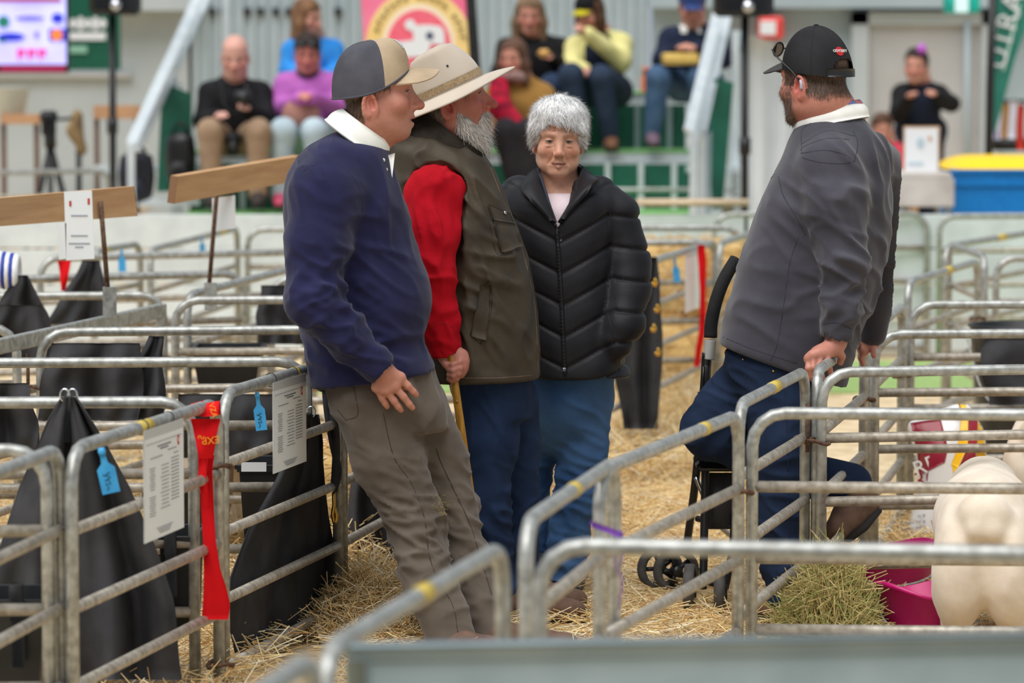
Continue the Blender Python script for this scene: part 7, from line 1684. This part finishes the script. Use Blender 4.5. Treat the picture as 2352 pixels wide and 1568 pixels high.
    if hair:
        c, long_ = hair; bx = H.box(.3); g = Sdf(*axes_for(bx[0], bx[1], .011, [])); P = H.P; M = H.M
        g.ell(P(0, -.02, .055), np.array((.086, .104, .082)) * k, M, .03); g.ell(P(0, -.05, .0), np.array((.083, .07, .09)) * k, M, .03)
        if long_:
            for q in (-1, 1): g.chain([P(q * .066, -.005, .04), P(q * .082, .0, -.05), P(q * .085, .01, -.11 - long_)], [.03 * k, .034 * k, .03 * k], .03)
            g.cone(P(0, -.07, 0), P(0, -.075, -.12 - long_), .06 * k, .05 * k, .03)
        g.ell(P(0, .085, -.02), np.array((.062, .07, .075)) * k, M, .01, 's')
        V, Q = g.mesh(1); V = puff(V, Q, lambda X: .004 * pnoise(X * [1, 1, .3], 70, 2)); cc = np.tile(lin(c), (len(V), 1)) * (1 + .25 * np.clip(pnoise(V * [1, 1, .25], 90, 1), -1, 1))[:, None]; mk('hair', (V, Q), HAIRM, body, col=cc)
    if cap:
        cm = cloth('cap ' + lab[:20], cap[0], cap[0]); CV, CF = cap_dome(H, .05, .0, .135, a=.09, bf=.102, bb=.112); cp = mk('cap', (CV, CF), cm, body)
        mk('visor', brim(H, .05, .07, .85, .0, .02, .2), cloth('visor ' + lab[:20], cap[1], cap[1]), cp)
    if extra: extra(body, H, J)
    return body
BK, DN = ((.10, .10, .11), (.14, .14, .15)), ((.16, .22, .32), (.22, .28, .38))
def cam_gear(b, H, J):
    mk('camera', cat_(box(J(560, 222, -.38), (.11, .07, .08), bev=.015), lathe([(.035, 0), (.038, .09)], 14, J(560, 224, -.42), (0, -1, 0))), BLACKP, b)
    mk('strap', tube(spline([J(508, 185, -.13), J(516, 240, -.2), J(540, 262, -.34), J(560, 236, -.36), J(566, 190, -.12)], 20), .012, 6, flat=.4), BLACKM, b)
    mk('hanging_camera', cat_(box(J(536, 320, -.28), (.10, .08, .09), bev=.02), lathe([(.04, 0), (.04, .10)], 14, J(536, 325, -.30), (0, -.8, -.6))), BLACKP, b)
crowd(24.6, 'bald man in black jumper seated with a camera on the stand', (540, 130), (((478, 196), (602, 196)), ((500, 318), (578, 318))), [((508, 318), (482, 300), (486, 446), -.42, -.38), ((570, 318), (594, 300), (592, 446), -.42, -.38)], 1.08,
      topc=BK, legc=((.60, .50, .41), (.66, .56, .46)), arms=[((468, 278), (500, 266), -.10, -.34), ((612, 272), (572, 250), -.10, -.36)], extra=cam_gear, pitch=-14, skin=(.86, .66, .60))
def bag_lap(b, H, J):
    mk('sunglasses', cat_(*[lathe([(.03, 0), (.03, .01)], 12, H.P(q * .035, .085, .075), H.f * .7 + H.u * .7) for q in (-1, 1)]), BLACKP, b)
    mk('neck_scarf', tube([H.P(.062 * math.cos(t), -.01 + .062 * math.sin(t), -.13) for t in np.linspace(0, 6.2832, 16, endpoint=False)], .022, 8, closed=True), RUG, b)
    g = Sdf.around([J(690, 265, -.3)], .013, .25); g.ell(J(692, 262, -.30), (.125, .07, .10), None, .02); V, Q = g.mesh(1); mk('handbag', (V, Q), cloth('taupe handbag', (.62, .44, .40), (.68, .50, .45)), b)
crowd(24.7, 'woman in purple fleece with dark hair seated beside the bald man', (706, 122), (((652, 178), (764, 178)), ((676, 312), (744, 312))), [((682, 312), (650, 300), (642, 448), -.42, -.36), ((738, 312), (722, 300), (735, 448), -.42, -.36)], 1.0,
      topc=((.70, .38, .70), (.76, .44, .76)), legc=((.66, .74, .78), (.74, .81, .84)), shoec=(.78, .30, .42), arms=[((640, 252), (690, 226), -.08, -.34), ((776, 246), (716, 224), -.08, -.34)], hair=((.20, .15, .13), .0), extra=bag_lap, pitch=-12, skin=(.80, .52, .48))
crowd(25.5, 'person in bright blue jacket seated behind the purple fleece', (708, 40), (((668, 98), (768, 98)), ((680, 212), (752, 212))), [((690, 212), (680, 196), (690, 326), -.4, -.36), ((744, 212), (752, 196), (745, 326), -.4, -.36)], .98, yaw=55,
      topc=((.18, .52, .84), (.24, .58, .88)), legc=DN, arms=[((662, 165), (705, 175), -.05, -.3), ((778, 165), (740, 178), -.05, -.3)], hair=((.50, .36, .25), .02))
crowd(25.4, 'woman in black jacket with long light brown hair on the upper step', (1216, 34), (((1160, 96), (1292, 96)), ((1185, 212), (1268, 212))), [((1195, 212), (1180, 196), (1190, 326), -.4, -.36), ((1260, 212), (1270, 198), (1268, 326), -.4, -.36)], 1.02,
      topc=BK, legc=DN, arms=[((1148, 165), (1190, 180), -.05, -.28), ((1305, 160), (1268, 134), -.05, -.34)], hair=((.50, .40, .31), .07), skin=(.78, .55, .48),
      extra=lambda b, H, J: mk('sandwich', box(J(1250, 122, -.42), (.09, .07, .05), bev=.02), mat('bread', (.85, .65, .38), rough=.8), b))
crowd(25.3, 'person in navy vest and pale yellow shirt with black and yellow cap', (1352, 30), (((1318, 92), (1430, 84)), ((1330, 208), (1425, 208))), [((1340, 208), (1312, 172), (1330, 318), -.45, -.40), ((1415, 208), (1380, 176), (1402, 318), -.45, -.36)], 1.0, yaw=-35, pitch=-18,
      topc=((.87, .84, .55), (.91, .88, .62)), vest=(.10, .13, .20), legc=((.15, .20, .28), (.20, .25, .33)), shoec=(.45, .30, .20), arms=[((1312, 150), (1342, 160), -.10, -.34), ((1428, 140), (1350, 78), -.12, -.30)], cap=((.10, .10, .11), (.75, .70, .15)), hair=((.33, .22, .16), .06))
def scarf(b, H, J):
    mk('scarf', tube([H.P(.07 * math.cos(t), .0 + .07 * math.sin(t), -.135 + .02 * math.sin(t)) for t in np.linspace(0, 6.2832, 16, endpoint=False)], .035, 8, closed=True), cloth('mauve scarf', (.60, .48, .47), (.66, .55, .53)), b)
    g = Sdf.around([J(1165, 215, -.1), J(1160, 290, -.3)], .013, .12); g.chain([J(1145, 190, -.1), J(1150, 250, -.25), J(1185, 285, -.32)], [.06, .075, .06], .03); V, Q = g.mesh(1); mk('red_coat_bundle', (V, Q), cloth('red tartan', (.78, .12, .24), (.45, .08, .16), scale=22), b)
crowd(24.5, 'girl with long brown hair, mauve scarf and red coat on the lower step', (1178, 132), (((1138, 196), (1252, 200)), ((1160, 318), (1240, 318))), [((1170, 318), (1160, 300), (1190, 440), -.4, -.36), ((1230, 318), (1216, 300), (1222, 440), -.4, -.36)], .95, yaw=-20, pitch=-6,
      topc=((.62, .46, .24), (.68, .52, .28)), legc=((.16, .15, .17), (.2, .19, .2)), arms=[((1132, 270), (1130, 292), -.08, -.30), ((1265, 265), (1215, 285), -.05, -.3)], hair=((.40, .29, .23), .06), extra=scarf)
crowd(25.3, 'man in navy jumper and blue cap eating on the upper step', (1590, 14), (((1535, 72), (1655, 72)), ((1556, 196), (1636, 196))), [((1566, 196), (1512, 178), (1498, 310), -.42, -.38), ((1628, 196), (1606, 180), (1612, 316), -.42, -.36)], 1.04, pitch=-22,
      topc=((.11, .14, .22), (.15, .18, .27)), legc=((.24, .34, .46), (.30, .40, .52)), shoec=(.42, .34, .40), arms=[((1520, 138), (1560, 112), -.08, -.36), ((1662, 135), (1600, 112), -.08, -.36)], cap=((.20, .28, .48), (.20, .28, .48)),
      extra=lambda b, H, J: band_collar(b, 'collar', H.P(0, -.02, -.155), H.f * [1, 1, 0], H.r, (.085, .085, .085), (.12, .11, .12), .02, -.035, .3, MATS['white collar cotton'], .008))
crowd(27.3, 'helper in navy vest and black sleeves talking with raised hands', (2104, 152), (((2068, 202), (2160, 202)), ((2080, 300), (2148, 300))), [((2090, 300), (2092, 400), (2094, 548), 0, 0), ((2140, 300), (2140, 400), (2140, 548), 0, 0)], 1.0, yaw=-15, pitch=0,
      topc=BK, vest=(.11, .14, .20), legc=((.14, .16, .22), (.18, .2, .26)), arms=[((2062, 262), (2088, 226), -.1, -.3), ((2184, 238), (2150, 218), -.05, -.25)], hair=((.20, .16, .14), .0), group='bystanders behind the ring',
      extra=lambda b, H, J: mk('hair_bow', lathe([(.005, 0), (.03, .02), (.035, .05), (.01, .08)], 12, H.P(-.05, .06, .08), H.u), mat('purple bow', (.75, .35, .80), rough=.5), b))
crowd(26.8, 'child in red top seated behind the wrapped table', (2026, 296), (((2000, 335), (2058, 335)), ((2008, 410), (2052, 410))), [((2014, 410), (2010, 405), (2012, 480), -.3, -.28), ((2046, 410), (2048, 405), (2046, 480), -.3, -.28)], .85,
      topc=((.80, .25, .32), (.84, .3, .36)), legc=DN, arms=[((1994, 385), (2015, 400), -.05, -.2), ((2064, 385), (2040, 400), -.05, -.2)], hair=((.35, .24, .18), .0), group='bystanders behind the ring')

q = at(2030, 432, 26.85); bn_ = empty('bench', q * [1, 1, 0], 'low bench under the child in red', 'bench'); mk('plank', box(q, (.5, .34, .04)), TIMB, bn_, smooth=False)
for dx in (-.2, .2): mk('leg', box((q[0] + dx, q[1], q[2] / 2), (.05, .3, q[2])), TIMB, bn_, smooth=False)
